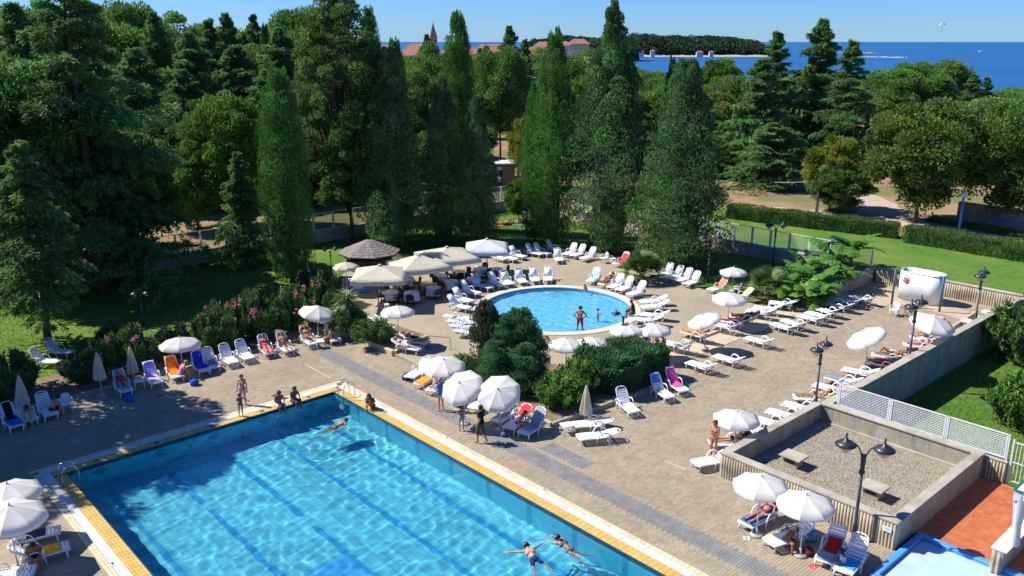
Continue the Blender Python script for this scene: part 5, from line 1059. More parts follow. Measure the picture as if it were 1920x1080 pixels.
lamp(1166, 668, 580, 'double street lamp rising from the juniper hedge', .1, ZT); lamp(1327, 530, 438, 'double street lamp in front of the stout cypress', .1); lamp(1449, 500, 415, 'dark double lamp against the white fence', .1); lamp(987, 464, 385, 'thin lamp post on the lawn beside the slender cypress', 1.2); lamp(622, 520, 462, 'dark double lamp beside the bar hut', .3); lamp(270, 610, 545, 'double lamp in the shade of the huge cedar', .3)
o = empty('path_lamp', G(726, 632, ZT), 0, 'brown post with a boxy white lamp beside the small parasol', 'lamp'); MB().tube([(0, 0, 0), (0, 0, 1.9)], .05, 8).build('post', M_wood, o, True); MB().box((0.06, 0, 1.95), (.28, .24, .22)).build('lamp_head', M_whmetal, o, bevel=.02)
M_globe = mat('opal_globe', (.75, .75, .72), (.68, .68, .65), 3, .3); M_bpole = mat('blue_paint', (.10, .26, .62), (.08, .22, .55), 4, .45)
for px, py, pyt, m, lb_ in ((1797, 437, 362, M_bpole, 'white globe lamp on a blue post beside the far path'), (28, 440, 358, M_whmetal, 'white globe lamp among the trees behind the cedar')):
    p = G(px, py, ZP); h = zat(pyt, p.y) - ZP; o = empty('globe_lamp', p, 0, lb_, 'lamp'); MB().tube([(0, 0, 0), (0, 0, h - .3)], [.11, .09], 10).build('post', m, o, True); MB().ball((0, 0, h - .12), .26, 14, 10).build('globe', M_globe, o, True); MB().lathe([(.1, h - .42), (.14, h - .36), (.12, h - .3)], 10).build('collar', m, o, True)
# ---- fences
M_dkm = mat('dark_fence_mesh', (.10, .11, .12), (.07, .08, .09), 5, .6)
def fence(a0, b0, a1, b1, z, h, pitch, label, cell=(.1, .1), wire=.007, mw=None, mp=None, name='mesh_fence', skip=0, pane=None):
    p, q = L(a0, b0, z), L(a1, b1, z); d = q - p; n = max(1, round(d.length / pitch)); w = d.length / n; rz = math.atan2(d.y, d.x); o = empty(name, p, rz, label, 'fence'); mp = mp or M_whmetal; mw = mw or M_whmetal
    post = MB().box((0, 0, h / 2), (.05, .05, h)).mesh('post', mp); g = .07; fr = MB()
    for x in (g, w - g): fr.bar((x, 0, .1), (x, 0, h - .03), .05)
    for zz_ in (.12, h - .03): fr.bar((g, 0, zz_), (w - g, 0, zz_), .048)
    fr = fr.mesh('panel_frame', mp); ms = MB()
    for i in range(1, int((w - 2 * g) / cell[0])): x = g + i * cell[0]; ms.bar((x, 0, .12), (x, 0, h - .04), wire)
    for i in range(1, int((h - .15) / cell[1]) + 1): ms.bar((g, .004, .12 + i * cell[1]), (w - g, .004, .12 + i * cell[1]), wire, wire * (2.2 if pane else 1))
    ms = ms.mesh('wire_mesh', mw)
    for i in range(n + 1): link('post', post, o, (w * i, 0, 0))
    for i in range(n):
        f = link('panel_frame', fr, o, (w * i, 0, 0)); link('wire_mesh', ms, f)
    for i in range(n + 1): link('tie_bar', MB().bar((-.07, 0, .45), (.07, 0, .45), .03).mesh('tie_bar', mp), o, (w * i, 0, 0)) if i in (0, n) else None
    return o
fence(40.4, 22, 40.4, -8.4, .98, 1.5, 1.72, 'white mesh fence on the wall behind the banana plants', (.08, .08), .006)
fence(-6, 30.2, 8.2, 30.2, .98, 1.6, 2.0, 'weathered mesh fence on the wall beyond the cedar lawn', (.08, .08), .007, M_dkm); fence(8.25, 30.2, 40.2, 30.2, .98, 1.6, 2.0, 'white-framed dark mesh fence on the wall behind the bar hut', (.07, .07), .012, M_dkm)
fence(15.12, -18.95, 15.12, -26.1, .9, 1.15, 2.38, 'white grid fence behind the gravel-roofed enclosure', (.11, .075), .012, pane=1)
g = empty('bar_gate', L(15.1, -26.25, 0), ANG1 - math.pi / 2, 'white gate of upright bars between the ribbed walls', 'gate')
for x in (.03, 1.9): MB().box((x, 0, .95), (.06, .06, 1.9)).build('post', M_whmetal, g)
for z_ in (.15, .95, 1.8): MB().bar((.06, 0, z_), (1.87, 0, z_), .04).build('rail', M_whmetal, g)
for i in range(13): MB().bar((.17 + i * .135, 0, .15), (.17 + i * .135, 0, 1.8), .022).build('bar', M_whmetal, g)
# ---- pool ladders
def ladder(p, rz, label):
    o = empty('pool_ladder', p, rz, label, 'ladder')
    for y in (-.26, .26): MB().tube([(.5, y, 0), (.5, y, .55)] + arc((.5, y, .55), (.48, y, .86), (.2, y, .84), 6)[1:] + arc((.2, y, .84), (-.1, y, .8), (-.12, y, .45), 6)[1:] + [Vector((-.12, y, -1.3))], .021, 8).build('handrail', M_steel, o, True)
    for z_ in (-.25, -.52, -.8, -1.1): MB().box((-.12, 0, z_), (.09, .5, .03)).build('rung', M_steel, o, bevel=.008)
ladder(L(-.03, -1.0), ANG1, 'steel pool ladder at the far corner of the pool'); ladder(L(PA + .03, -1.0), ANG1 + math.pi, 'steel pool ladder at the shaded corner of the pool')
for k in range(5):
    o = MB().box((0, 0, .035), (.34, .3, .06)).box((0, 0, .008), (.42, .38, .016)).build('lane_anchor', M_grout, None, bevel=.01); o.location = L(-1.25 - 2.5 * k, .27, .004); o.rotation_euler.z = ANG1; o.scale = (.45, .45, .5); tag(o, 'small dark lane anchor plate on the far pool edge', 'anchor plate', 'lane anchor plates')
for a, b in ((1.0, -14.2), (-13.3, -7.9), (1.0, -8.0)):
    o = MB().box((0, 0, .01), (.26, .14, .012)).build('depth_marker', M_whmetal, None, bevel=.003); o.location = L(a, b, .0); o.rotation_euler.z = ANG1 + math.pi / 2; tag(o, 'small white depth marker tile set in the pool border', 'marker', 'depth markers in the border'); MB().box((0, 0, .018), (.16, .07, .006)).build('dark_field', M_gutter, o)
# ---- handrail by the planter steps
o = empty('step_handrail', L(5.6, 1.6), 0, 'low steel handrail on thin posts beside the planter', 'handrail'); b0 = o.location
q = [G(755, 668), G(806, 656), G(845, 660)]
MB().tube([p_ + Vector((0, 0, .85)) - b0 for p_ in q], .02, 6).build('rail', M_steel, o, True)
for p_ in q: MB().tube([p_ - b0, p_ + Vector((0, 0, .86)) - b0], .02, 6).build('post', M_steel, o, True)
# ---- bar hut
p = G(694, 503, ZT); hut = empty('bar_hut', p, .3, 'octagonal wooden bar hut with weathered shingle roof', 'hut'); za, ze = zat(449, p.y) - ZT, zat(474, p.y) - ZT + .12; r0 = 2.35
for k in range(8):
    a0, a1 = math.pi / 4 * k, math.pi / 4 * (k + 1); c0, c1 = Vector((math.cos(a0), math.sin(a0), 0)), Vector((math.cos(a1), math.sin(a1), 0))
    rf = MB().add([c0 * r0 + Vector((0, 0, ze)), c1 * r0 + Vector((0, 0, ze)), c1 * .12 + Vector((0, 0, za)), c0 * .12 + Vector((0, 0, za))], [(0, 1, 2, 3)]).build('roof_panel', M_shingle, hut)
    for j in range(7):
        t0, t1 = j / 7, (j + 1) / 7; e = 8 - j
        for i in range(max(1, e)):
            s0, s1 = (i + .03) / e, (i + .97) / e
            def rp(s, t, up): return (c0.lerp(c1, s) * (r0 + (.12 - r0) * t)) + Vector((0, 0, ze + (za - ze) * t + up))
            MB().add([rp(s0, t0 - .02, .035), rp(s1, t0 - .02, .035), rp(s1, t1, .012), rp(s0, t1, .012), rp(s0, t0 - .02, .0), rp(s1, t0 - .02, .0)], [(0, 1, 2, 3), (4, 5, 1, 0)]).build('shingle', M_shingle, rf)
    MB().bar(c0 * r0 + Vector((0, 0, ze - .05)), c1 * r0 + Vector((0, 0, ze - .05)), .05, .14).build('eaves_board', M_wood, hut); MB().tube([c0 * 1.7, c0 * 1.7 + Vector((0, 0, ze + .2))], .06, 6).build('post', M_wood, hut, True)
    MB().bar(c0 * 1.72 + Vector((0, 0, .5)), c1 * 1.72 + Vector((0, 0, .5)), .08, 1.0).build('counter_front', M_wood, hut); MB().bar(c0 * 1.78 + Vector((0, 0, 1.03)), c1 * 1.78 + Vector((0, 0, 1.03)), .4, .05).build('counter_top', M_shingle, hut)
for me in [m_ for m_ in bpy.data.meshes if m_.name.startswith(('shingle', 'roof_panel'))]:
    at = me.attributes.new('tone', 'FLOAT_COLOR', 'FACE'); t = random.uniform(.75, 1.2); at.data.foreach_set('color', [t, t * random.uniform(.95, 1.03), t, 1] * len(me.polygons))
ck = empty('drinks_cooler', G(672, 548, ZT), .2, 'blue drinks cooler chest beside the bar hut', 'cooler'); MB().box((0, 0, .45), (1.3, .7, .9)).build('chest', M_bpole, ck, bevel=.03); MB().box((0, 0, .93), (1.28, .68, .06)).build('lid', M_whmetal, ck, bevel=.015); MB().box((0, -.355, .5), (.7, .01, .3)).build('label_panel', M_whmetal, ck)
# ---- shower corner
p = G(1724, 562, .08); sh = empty('shower_cabin', p, ANG1 + math.pi / 2, 'white curved plastic shower cabin with a small red sign', 'shower cabin'); hs = 1.95
mb = MB(); n = 48; ol = []
for k in range(n):
    w = 2 * math.pi * k / n; x = 1.4 * math.copysign(abs(math.cos(w)) ** .6, math.cos(w)); y = .75 * math.copysign(abs(math.sin(w)) ** .6, math.sin(w)); ol.append((x + .012 * math.sin(5 * w), y + .012 * math.cos(9 * w)))
ol = ol[4:] + ol[:1]
for x, y in ol: mb.v += [(x, y, .0), (x * 1.01, y * 1.01, hs * .5), (x, y, hs)]
for i in range(len(ol) - 1):
    for j in range(2): mb.f.append((3 * i + j, 3 * i + 3 + j, 3 * i + 4 + j, 3 * i + 1 + j))
o = mb.build('curved_wall', M_white, sh, True); sd = o.modifiers.new('thickness', 'SOLIDIFY'); sd.thickness = .03
MB().tube([(x, y, hs) for x, y in ol], .03, 6).build('top_rail', M_white, sh, True); MB().bar((-1.3, 0, hs - .03), (1.3, .1, hs - .03), .03).build('curtain_rod', M_steel, sh, True); MB().tube([(.3, .1, 0), (.3, .1, hs + .1), (.15, 0, hs + .12)], .025, 6).build('shower_pipe', M_steel, sh, True)
M_red = mat('red_sign_paint', (.60, .03, .03), (.5, .025, .025), 4, .5)
sgn = empty('shower_sign', p + Vector((0, 0, 0)), 0, 'small red and white number sign on the shower cabin', 'sign')
sgn.location = p + E2 * .75 - E1 * .80 + Vector((0, 0, 1.4)); sgn.rotation_euler.z = ANG1 - math.pi / 2
MB().box((0, 0, 0), (.34, .012, .34)).build('plate', M_red, sgn, bevel=.004)
fc = bpy.data.curves.new('numerals', 'FONT'); fc.body = '01'; fc.size = .26; fc.align_x = 'CENTER'; fc.align_y = 'CENTER'; fc.extrude = .002; _fo = bpy.data.objects.new('tmp_text', fc); COL.objects.link(_fo); _me = bpy.data.meshes.new_from_object(_fo.evaluated_get(bpy.context.evaluated_depsgraph_get())); bpy.data.objects.remove(_fo); fo = link('numerals', _me); fo.parent = sgn; fo.location = (0, -.01, 0); fo.rotation_euler = (math.pi / 2, 0, 0); _me.materials.clear(); _me.materials.append(M_whmetal)
M_green = mat('green_paint', (.03, .14, .12), (.02, .11, .10), 4, .5)
for px, py, pyt in ((1671, 575, 505), (1761, 585, 520)):
    p = G(px, py); h = zat(pyt, p.y); o = empty('green_post', p, ANG1, 'dark green metal post with a short crossbar beside the shower cabin', 'post', 'green posts at the shower'); MB().tube([(0, 0, 0), (0, 0, h)], .07, 8).build('post_body', M_green, o, True); MB().box((0, 0, h), (.12, .62, .07)).build('crossbar', M_green, o, bevel=.01)
sheet('shower_path', ppoly(0, (1665, 540), (1700, 548), (1810, 582), (1860, 600), (1840, 612), (1770, 590), (1680, 568), (1640, 580), (1620, 570)), [], .012, M_path)
mb = MB().lathe([(.0, .03), (1.25, .03), (1.3, .0)], 28).build('shower_pad', M_conc, None); mb.location = G(1722, 563) + Vector((0, 0, .02)); tag(mb, kind='structure')
o = empty('low_bench_wall', G(1808, 612), 0, 'short plain low wall beside the far wall lamp', 'wall'); MB().bar((G(1785, 625) - o.location) + Vector((0, 0, .25)), (G(1830, 596) - o.location) + Vector((0, 0, .25)), .16, .5).build('wall_body', M_step, o, bevel=.01)
o = MB().bar(G(1700, 586) + Vector((0, 0, .08)), G(1770, 600) + Vector((0, 0, .08)), .3, .16).build('low_kerb', M_step, None, bevel=.02); tag(o, kind='structure')
for px, py in ((1812, 617), (1850, 600)):
    o = empty('round_tub', G(px, py), 0, 'round white plastic tub with lid beside the patio wall', 'tub', 'white tubs by the wall'); MB().lathe([(.0, 0), (.3, 0), (.36, .5), (.38, .52), (.36, .54)], 16).build('tub_body', M_white, o, True); MB().lathe([(.37, .54), (.3, .6), (.0, .62)], 16).build('lid', M_white, o, True)
# ---- white pavilion at the frame edge
p = L(10.4, -29.6, .85); pv = empty('white_pavilion', p, ANG1, 'white curtained pavilion with draped roof above the low ribbed wall', 'pavilion')
M_drape = mat('white_drape', (.70, .70, .68), (.62, .62, .6), 3, .85, .3, 6, mapping=(5, 5, .4), translucent=.2)
for x in (-1.4, 1.4):
    for y in (-1.2, 1.2):
        MB().tube([(x, y, 0), (x, y, 2.0)], .07, 8).build('post', M_whmetal, pv, True)
        mb = MB(); n = 14
        for i in range(9):
            z_ = 1.95 * i / 8
            for k in range(n): w = 2 * math.pi * k / n; q = (.1 + .16 * abs(i / 8 - .35)) * (1 + .3 * (k % 2)); mb.v.append((x + q * math.cos(w), y + q * math.sin(w), z_))
        for i in range(8):
            for k in range(n): mb.f.append((i * n + k, i * n + (k + 1) % n, (i + 1) * n + (k + 1) % n, (i + 1) * n + k))
        mb.build('curtain', M_drape, pv, True)
MB().add([(-1.6, -1.4, 2.0), (1.6, -1.4, 2.0), (1.6, 1.4, 2.0), (-1.6, 1.4, 2.0), (0, 0, 2.75)], [(0, 1, 4), (1, 2, 4), (2, 3, 4), (3, 0, 4)]).build('roof', M_drape, pv)
mb = MB()
for (x0, y0), (x1, y1) in (((-1.6, -1.4), (1.6, -1.4)), ((1.6, -1.4), (1.6, 1.4)), ((1.6, 1.4), (-1.6, 1.4)), ((-1.6, 1.4), (-1.6, -1.4))):
    for i in range(16):
        t0, t1 = i / 16, (i + 1) / 16; d0 = .3 + .06 * math.cos(t0 * 4 * math.pi * 2); d1 = .3 + .06 * math.cos(t1 * 4 * math.pi * 2); a_ = (x0 + (x1 - x0) * t0, y0 + (y1 - y0) * t0); b_ = (x0 + (x1 - x0) * t1, y0 + (y1 - y0) * t1); mb.add([(*a_, 2.0), (*b_, 2.0), (*b_, 2.0 - d1), (*a_, 2.0 - d0)], [(0, 1, 2, 3)])
mb.build('valance', M_drape, pv)
mb = MB()
for q0, q1 in (((-1.6, -1.4), (1.6, -1.4)), ((1.6, -1.4), (1.6, 1.4)), ((1.6, 1.4), (-1.6, 1.4)), ((-1.6, 1.4), (-1.6, -1.4))): mb.bar((*q0, 2.03), (*q1, 2.03), .06)
mb.build('roof_trim', M_green, pv)
# ---- park details: kiosk, utility pole, stone wall, red object
p = G(946, 352, ZP); kz = zat(306, p.y) - ZP; k = empty('brick_kiosk', p, .25, 'small brown kiosk with flat white roof in the park', 'kiosk'); M_kb = mat('brown_kiosk_wall', (.24, .16, .09), (.18, .12, .07), 3, .8, .3, 12)
MB().box((.35, .6, kz / 2), (1.5, 2.2, kz)).build('wall', M_kb, k); MB().box((-.75, .6, kz / 2), (.25, 2.2, kz)).build('side_wall', M_kb, k); MB().box((0, .4, kz + .06), (2.7, 2.8, .14)).build('roof', M_whmetal, k, bevel=.02); MB().box((-.3, .7, .5), (.9, 1.6, 1.0)).build('counter', M_kb, k)
MB().box((-.75, -.55, kz - .5), (.6, .03, .4)).build('notice_board', M_foot, k)
p = G(1531, 398, ZP); h = zat(336, p.y) - ZP; o = empty('utility_pole', p, 0, 'grey wooden utility pole by the hedge path', 'pole'); MB().tube([(0, 0, 0), (0, 0, h)], [.16, .12], 8).build('post', mat('grey_pole_wood', (.22, .19, .16), (.16, .14, .12), 4, .9, .4, 16, mapping=(1, 1, .2)), o, True); MB().bar((0, 0, h * .45), (.5, 0, h * .8), .05).build('brace', M_wood, o); MB().bar((-.12, 0, h - .15), (.12, 0, h - .15), .3, .05).build('cap', M_wood, o)
pe = G(1385, 372, ZP); o = MB().tube([p + Vector((0, 0, h - .1)) + (Vector((xat(1392, 328, 104), 104, zat(328, 104))) - p - Vector((0, 0, h))) * t + Vector((0, 0, -.5 * math.sin(math.pi * t))) for t in [i / 10 for i in range(11)]], .03, 5).build('overhead_cable', mat('pale_cable', (.3, .3, .3), (.25, .25, .25), 3, .7), None, True); tag(o, 'thin overhead cable running from the utility pole into the trees', 'cable')
M_stone = mat('rubble_stone', (.34, .30, .24), (.24, .21, .17), 3, .9, .6, 8, attr=True)
sw = empty('stone_wall', G(1840, 420, ZP), heading(G(1812, 414, ZP), G(1925, 432, ZP)), 'rough pale stone wall behind the blue lamp post', 'wall'); MB().box((2.5, 0, .9), (9.5, .4, 1.8)).build('wall_core', M_conc, sw); r_ = random.Random(3)
st = [MB().ball((0, 0, 0), .5, 8, 5, (1, .35, .62)).mesh('stone', M_stone, False) for _ in range(3)]
for me in st:
    at = me.attributes.new('tone', 'FLOAT_COLOR', 'FACE'); t = r_.uniform(.75, 1.25); at.data.foreach_set('color', [t, t, t, 1] * len(me.polygons))
for j in range(6):
    x = -2.2
    while x < 7.2: w = r_.uniform(.4, .75); s_ = link('stone', st[r_.randrange(3)], sw, (x + w / 2, -.19, .17 + j * .3), (r_.uniform(-.1, .1), r_.uniform(-.1, .1), 0)); s_.scale = (w * 1.05, .4, .5); x += w
o = empty('red_awning', G(1880, 405, ZP), 0, 'red canvas awning half hidden under the far trees', 'awning'); MB().add([(-1, -.6, 1.7), (1, -.6, 1.7), (1, .6, 2.3), (-1, .6, 2.3)], [(0, 1, 2, 3)]).build('canopy', M_red, o); [MB().tube([(x, y, 0), (x, y, 1.7 + .5 * (y + .6))], .03, 6).build('post', M_whmetal, o, True) for x in (-1, 1) for y in (-.6, .6)]

for i, (px, py, c) in enumerate(((514, 742, (.1, .1, .12)), (536, 747, (.25, .2, .15)), (1523, 1062, (.75, .08, .08)), (722, 772, (.45, .42, .4)), (955, 832, (.05, .1, .3)), (1285, 644, (.7, .08, .15)), (300, 742, (.12, .1, .1)), (1400, 1010, (.7, .7, .7)))):
    o = empty('flip_flops', G(px, py, .004), i * 1.1, ('dark flip-flops lying on the far pool deck', 'brown sandals lying near the pool edge sitters', 'red flip-flops in front of the foreground loungers', 'pale sandals behind the person hugging their knees', 'navy flip-flops beside the end lounger', 'pink flip-flops under the orange towel lounger', 'black sandals in front of the lilac towel lounger', 'white slippers beside the front parasol foot')[i], 'footwear')
    for s_ in (-1, 1): sole = MB().add([(x_, s_ * .07 + y_, z_) for z_ in (0, .018) for x_, y_ in ((-.13, -.03), (-.02, -.032), (.1, -.045), (.14, 0), (.1, .045), (-.02, .032), (-.13, .03))], [tuple(range(7, 14))] + [(k, (k + 1) % 7, (k + 1) % 7 + 7, k + 7) for k in range(7)]).build('sole', cloth_mat(c), o); MB().tube([(0, s_ * .07 - .04, .015), (.06, s_ * .07, .05), (0, s_ * .07 + .04, .015)], .008, 5).build('strap', cloth_mat(c), o)

M_slab2 = mat('pale_joint_strip', (.5, .46, .38), (.44, .4, .33), 2, .8)
for p0, p1 in (((572, 683), (620, 709)), ((1246, 864), (1286, 880))): MB().bar(G(*p0, .002), G(*p1, .002), .05, .012).build('joint_strip', M_slab2, deck)
# ================================================================== PEOPLE
SKIN = {k: mat('skin_' + k, c, tuple(x * .85 for x in c), 6, .5, spec=.35) for k, c in {'tan': (.42, .20, .11), 'brown': (.27, .115, .06), 'fair': (.52, .29, .19), 'pink': (.55, .24, .17)}.items()}
HAIR = {k: mat('hair_' + k, c, tuple(x * .6 for x in c), 20, .6, .4, 60) for k, c in {'dark': (.02, .014, .01), 'brown': (.07, .035, .018), 'blond': (.38, .25, .11), 'grey': (.3, .28, .26)}.items()}
M_eye = mat('eye_dark', (.02, .015, .012), (.03, .02, .015), 5, .3); M_lip = mat('lip', (.38, .12, .09), (.33, .10, .08), 5, .5)
def V3(*p): return Vector(p)
def limb(mb, p, q, r0, r1, n=9):
    d = q - p; l = d.length; x = d.normalized() if l > 1e-6 else Vector((1, 0, 0)); pts, rs = [], []
    for a in (-1, -.75, -.4): pts.append(p + x * (r0 * a)); rs.append(r0 * math.sqrt(max(.02, 1 - a * a)))
    for t in (0, .5, 1): pts.append(p + d * t); rs.append(r0 + (r1 - r0) * t)
    for a in (.4, .75, 1): pts.append(q + x * (r1 * a)); rs.append(r1 * math.sqrt(max(.02, 1 - a * a)))
    mb.tube(pts, rs, n)
def body(J, fem=False, s=1.0, kid=False):
    """J: joints at adult size. Returns (mesh, per-vertex bone index, bone parameter, bones, head frame)"""
    B = []
    def c(n, p, q, r0, r1): B.append((n, p, q, r0, r1))
    pel, che, nek, hed = J['pelvis'], J['chest'], J['neck'], J['head']; up = (che - pel).normalized()
    side = (J['shL'] - J['shR']).normalized(); hs_ = (J['hipL'] - J['hipR']).normalized(); w = .9 if fem else 1.0
    c('hips', J['hipL'] + up * .03, J['hipR'] + up * .03, .108 if fem else .1, .108 if fem else .1)
    wa = pel.lerp(che, .5); c('waist', wa + side * .055, wa - side * .055, .088 * w, .088 * w); c('belly', pel, che, .105 * w, .108 * w)
    c('chest', che + side * .08, che - side * .08, .112 * w, .112 * w); c('shoulders', J['shL'], J['shR'], .06, .06); c('upperback', che.lerp(nek, .4) + side * .09, che.lerp(nek, .4) - side * .09, .08, .08)
    fwd = J['face'].normalized(); hu = (hed - nek).normalized()
    if fem:
        bf = side.cross(up); bf = bf if bf.dot(J.get('front', fwd)) > 0 else -bf
        for k in (1, -1): c('bust', che + side * .075 * k + bf * .075 - up * .02, che + side * .07 * k + bf * .085 - up * .02, .058, .05)
    c('neck', che.lerp(nek, .75), nek + hu * .05, .056, .05); hr = 1.12 if kid else 1.0
    c('head', hed + hu * .03 * hr, hed - fwd * .02 + hu * .04 * hr, .096 * hr, .094 * hr); c('head', hed + fwd * .025 - hu * .045, hed + fwd * .03 - hu * .075, .07 * hr, .05 * hr)
    es = hu.cross(fwd).normalized(); c('nose', hed + fwd * .098 * hr + hu * .02, hed + fwd * .112 * hr - hu * .012, .012, .016)
    for k in (1, -1): c('ear', hed + es * .1 * k * hr + hu * .02, hed + es * .1 * k * hr - hu * .02, .016, .014)
    for sd in 'LR':
        sh, el, wr, hp, kn, an = (J[k + sd] for k in ('sh', 'el', 'wr', 'hip', 'kn', 'an')); am = .92 if fem else 1.0
        c('upperarm', sh, el, .05 * am, .039 * am); c('forearm', el, wr, .04 * am, .027 * am); hd = (wr - el).normalized(); hd = J.get('hand' + sd, hd).normalized(); pn = side.cross(hd); pn = pn.normalized() if pn.length > .2 else Vector((0, 0, 1)); ps = hd.cross(pn).normalized()
        c('palm', wr + hd * .03 + ps * .018, wr + hd * .085 + ps * .022, .021, .02); c('palm', wr + hd * .03 - ps * .018, wr + hd * .085 - ps * .022, .021, .02)
        for k, ln in ((-1.5, .062), (-.5, .074), (.5, .078), (1.5, .068)):
            f0 = wr + hd * .095 + ps * .019 * k; f1 = f0 + hd * ln * .55 + ps * .004 * k; c('finger', f0, f1, .0105, .010); c('finger', f1, f1 + (hd * .8 - pn * .55).normalized() * ln * .5, .010, .009)
        f0 = wr + hd * .035 + ps * .034; f1 = f0 + (hd * .55 + ps * .7).normalized() * .04; c('finger', f0, f1, .0125, .0115); c('finger', f1, f1 + (hd + ps * .25).normalized() * .032, .0115, .01)
        c('thigh', hp, kn, .088 if fem else .085, .058); c('shin', kn, an, .056, .038); cf = kn.lerp(an, .3); bk = J.get('calf', -fwd); c('shin', cf + bk * .015, kn.lerp(an, .45) + bk * .012, .052, .046)
        td = J['toe' + sd] - an; c('foot', an - td.normalized() * .03 + Vector((0, 0, -.02)) * J.get('flat', 1), J['toe' + sd], .038, .028)
        for k in range(5): c('toe', J['toe' + sd] + hs_ * (.03 - .015 * k) * .9, J['toe' + sd] + hs_ * (.03 - .015 * k) + td.normalized() * (.045 - .004 * k), .0125, .010)
    mb = MB()
    for n_, p, q, r0, r1 in B: limb(mb, p, q, r0, r1)
    me = mb.mesh('body', SKIN['tan']); ob = bpy.data.objects.new('tmp', me); COL.objects.link(ob)
    m1 = ob.modifiers.new('r', 'REMESH'); m1.mode = 'VOXEL'; m1.voxel_size = .0125; m2 = ob.modifiers.new('s', 'SMOOTH'); m2.factor = .5; m2.iterations = 2
    dg = bpy.context.evaluated_depsgraph_get(); out = bpy.data.meshes.new_from_object(ob.evaluated_get(dg)); bpy.data.objects.remove(ob); bpy.data.meshes.remove(me)
    n = len(out.vertices); X = np.zeros(n * 3, np.float32); out.vertices.foreach_get('co', X); X = X.reshape(-1, 3); N = np.zeros(n * 3, np.float32); out.vertex_normals.foreach_get('vector', N); N = N.reshape(-1, 3)
    best = np.full(n, 9e9); bi = np.zeros(n, int); bt = np.zeros(n)
    for i, (n_, p, q, r0, r1) in enumerate(B):
        p_, d = np.array(p), np.array(q - p); t = np.clip(((X - p_) @ d) / max(d @ d, 1e-9), 0, 1); dist = np.linalg.norm(X - p_ - t[:, None] * d, axis=1) - (r0 + (r1 - r0) * t); k = dist < best; best[k] = dist[k]; bi[k] = i; bt[k] = t[k]
    if s != 1.0: out.transform(Matrix.Scale(s, 4))
    names = np.array([b[0] for b in B])[bi]; shade(out); out.name = 'body'
    return dict(me=out, X=X, N=N, names=names, t=bt, hed=np.array(hed), hu=np.array(hu), fwd=np.array(fwd), es=np.array(es), up=np.array(up), pel=np.array(pel), che=np.array(che), s=s, hr=hr)
def shell(b, mask, off, name):
    """clothing or hair: a copy of part of the skin moved outwards"""
    me = b['me']; F = np.array([tuple(p.vertices) for p in me.polygons if len(p.vertices) == 4]) if 'F' not in b else b['F']; b['F'] = F
    f = F[mask[F].all(1)]
    if len(f) == 0: return None
    idx, inv = np.unique(f.ravel(), return_inverse=True); V = (b['X'][idx] + b['N'][idx] * off) * b['s']
    o = fast_mesh(name, V, inv.reshape(-1, 4), M_white, smooth=True); return o
GAR = {}
def garment(b, kind):
    nm, t, X = b['names'], b['t'], b['X']; h = (X - b['pel']) @ b['up']; H = np.linalg.norm(b['che'] - b['pel']); lowtorso = np.isin(nm, ['hips', 'belly', 'waist'])
    hh = (X - b['hed']) @ b['hu']; hf = (X - b['hed']) @ b['fwd']; head = np.isin(nm, ['head', 'ear', 'neck', 'nose'])
    if kind == 'shorts': return shell(b, (lowtorso & (h < .10)) | ((nm == 'thigh') & (t < .72)), .012, 'swim_shorts')
    if kind == 'briefs': return shell(b, (lowtorso & (h < .07)) | ((nm == 'thigh') & (t < .1)), .006, 'swim_briefs')
    if kind == 'top': return shell(b, (np.isin(nm, ['chest', 'bust', 'belly', 'upperback']) & (h > H * .78) & (h < H * 1.12)), .007, 'bikini_top')
    if kind == 'suit': return shell(b, (lowtorso) | np.isin(nm, ['chest', 'bust']) | ((nm == 'upperback') & (h < H * 1.15)) | ((nm == 'thigh') & (t < .08)), .006, 'swimsuit')
    if kind == 'shirt': return shell(b, lowtorso & (h > -.04) | np.isin(nm, ['chest', 'bust', 'upperback', 'shoulders']) | ((nm == 'upperarm') & (t < .65)), .014, 'shirt')
    if kind == 'trousers': return shell(b, (lowtorso & (h < .06)) | np.isin(nm, ['thigh']) | ((nm == 'shin') & (t < .2)), .014, 'trousers')
    if kind == 'hair': return shell(b, head & ((hh > .055 + .35 * np.maximum(hf, 0)) | ((hf < .015) & (hh > -.06))), .017, 'hair')
    if kind == 'long': return shell(b, (head & ((hh > .06 + .35 * np.maximum(hf, 0)) | ((hf < .02) & (hh > -.16)))) | (np.isin(nm, ['neck', 'upperback', 'shoulders']) & (hf < -.05) & (hh > -.3) & (np.abs((X - b['hed']) @ b['es']) < .09)), .02, 'long_hair')
def base_pose(**k):
    J = dict(pelvis=V3(0, 0, .95), chest=V3(.0, 0, 1.27), neck=V3(-.01, 0, 1.47), head=V3(.02, 0, 1.60), face=V3(1, 0, 0), front=V3(1, 0, 0),
             shL=V3(-.01, .17, 1.41), shR=V3(-.01, -.17, 1.41), elL=V3(-.03, .25, 1.13), elR=V3(-.03, -.25, 1.13), wrL=V3(.05, .27, .89), wrR=V3(.05, -.27, .89),
             hipL=V3(0, .09, .91), hipR=V3(0, -.09, .91), knL=V3(.02, .11, .5), knR=V3(.02, -.11, .5), anL=V3(-.02, .12, .09), anR=V3(-.02, -.12, .09), toeL=V3(.12, .14, .032), toeR=V3(.12, -.14, .032))
    J.update(k); return J
def lean(J, ang, keys=('chest', 'neck', 'head', 'shL', 'shR', 'elL', 'elR', 'wrL', 'wrR')):
    M = Matrix.Rotation(ang, 3, 'Y'); p = J['pelvis']
    for k in keys: J[k] = M @ (J[k] - p) + p
    J['face'] = M @ J['face'] if 'keepface' not in J else J['face']; return J
POSE = {}
POSE['stand'] = base_pose()
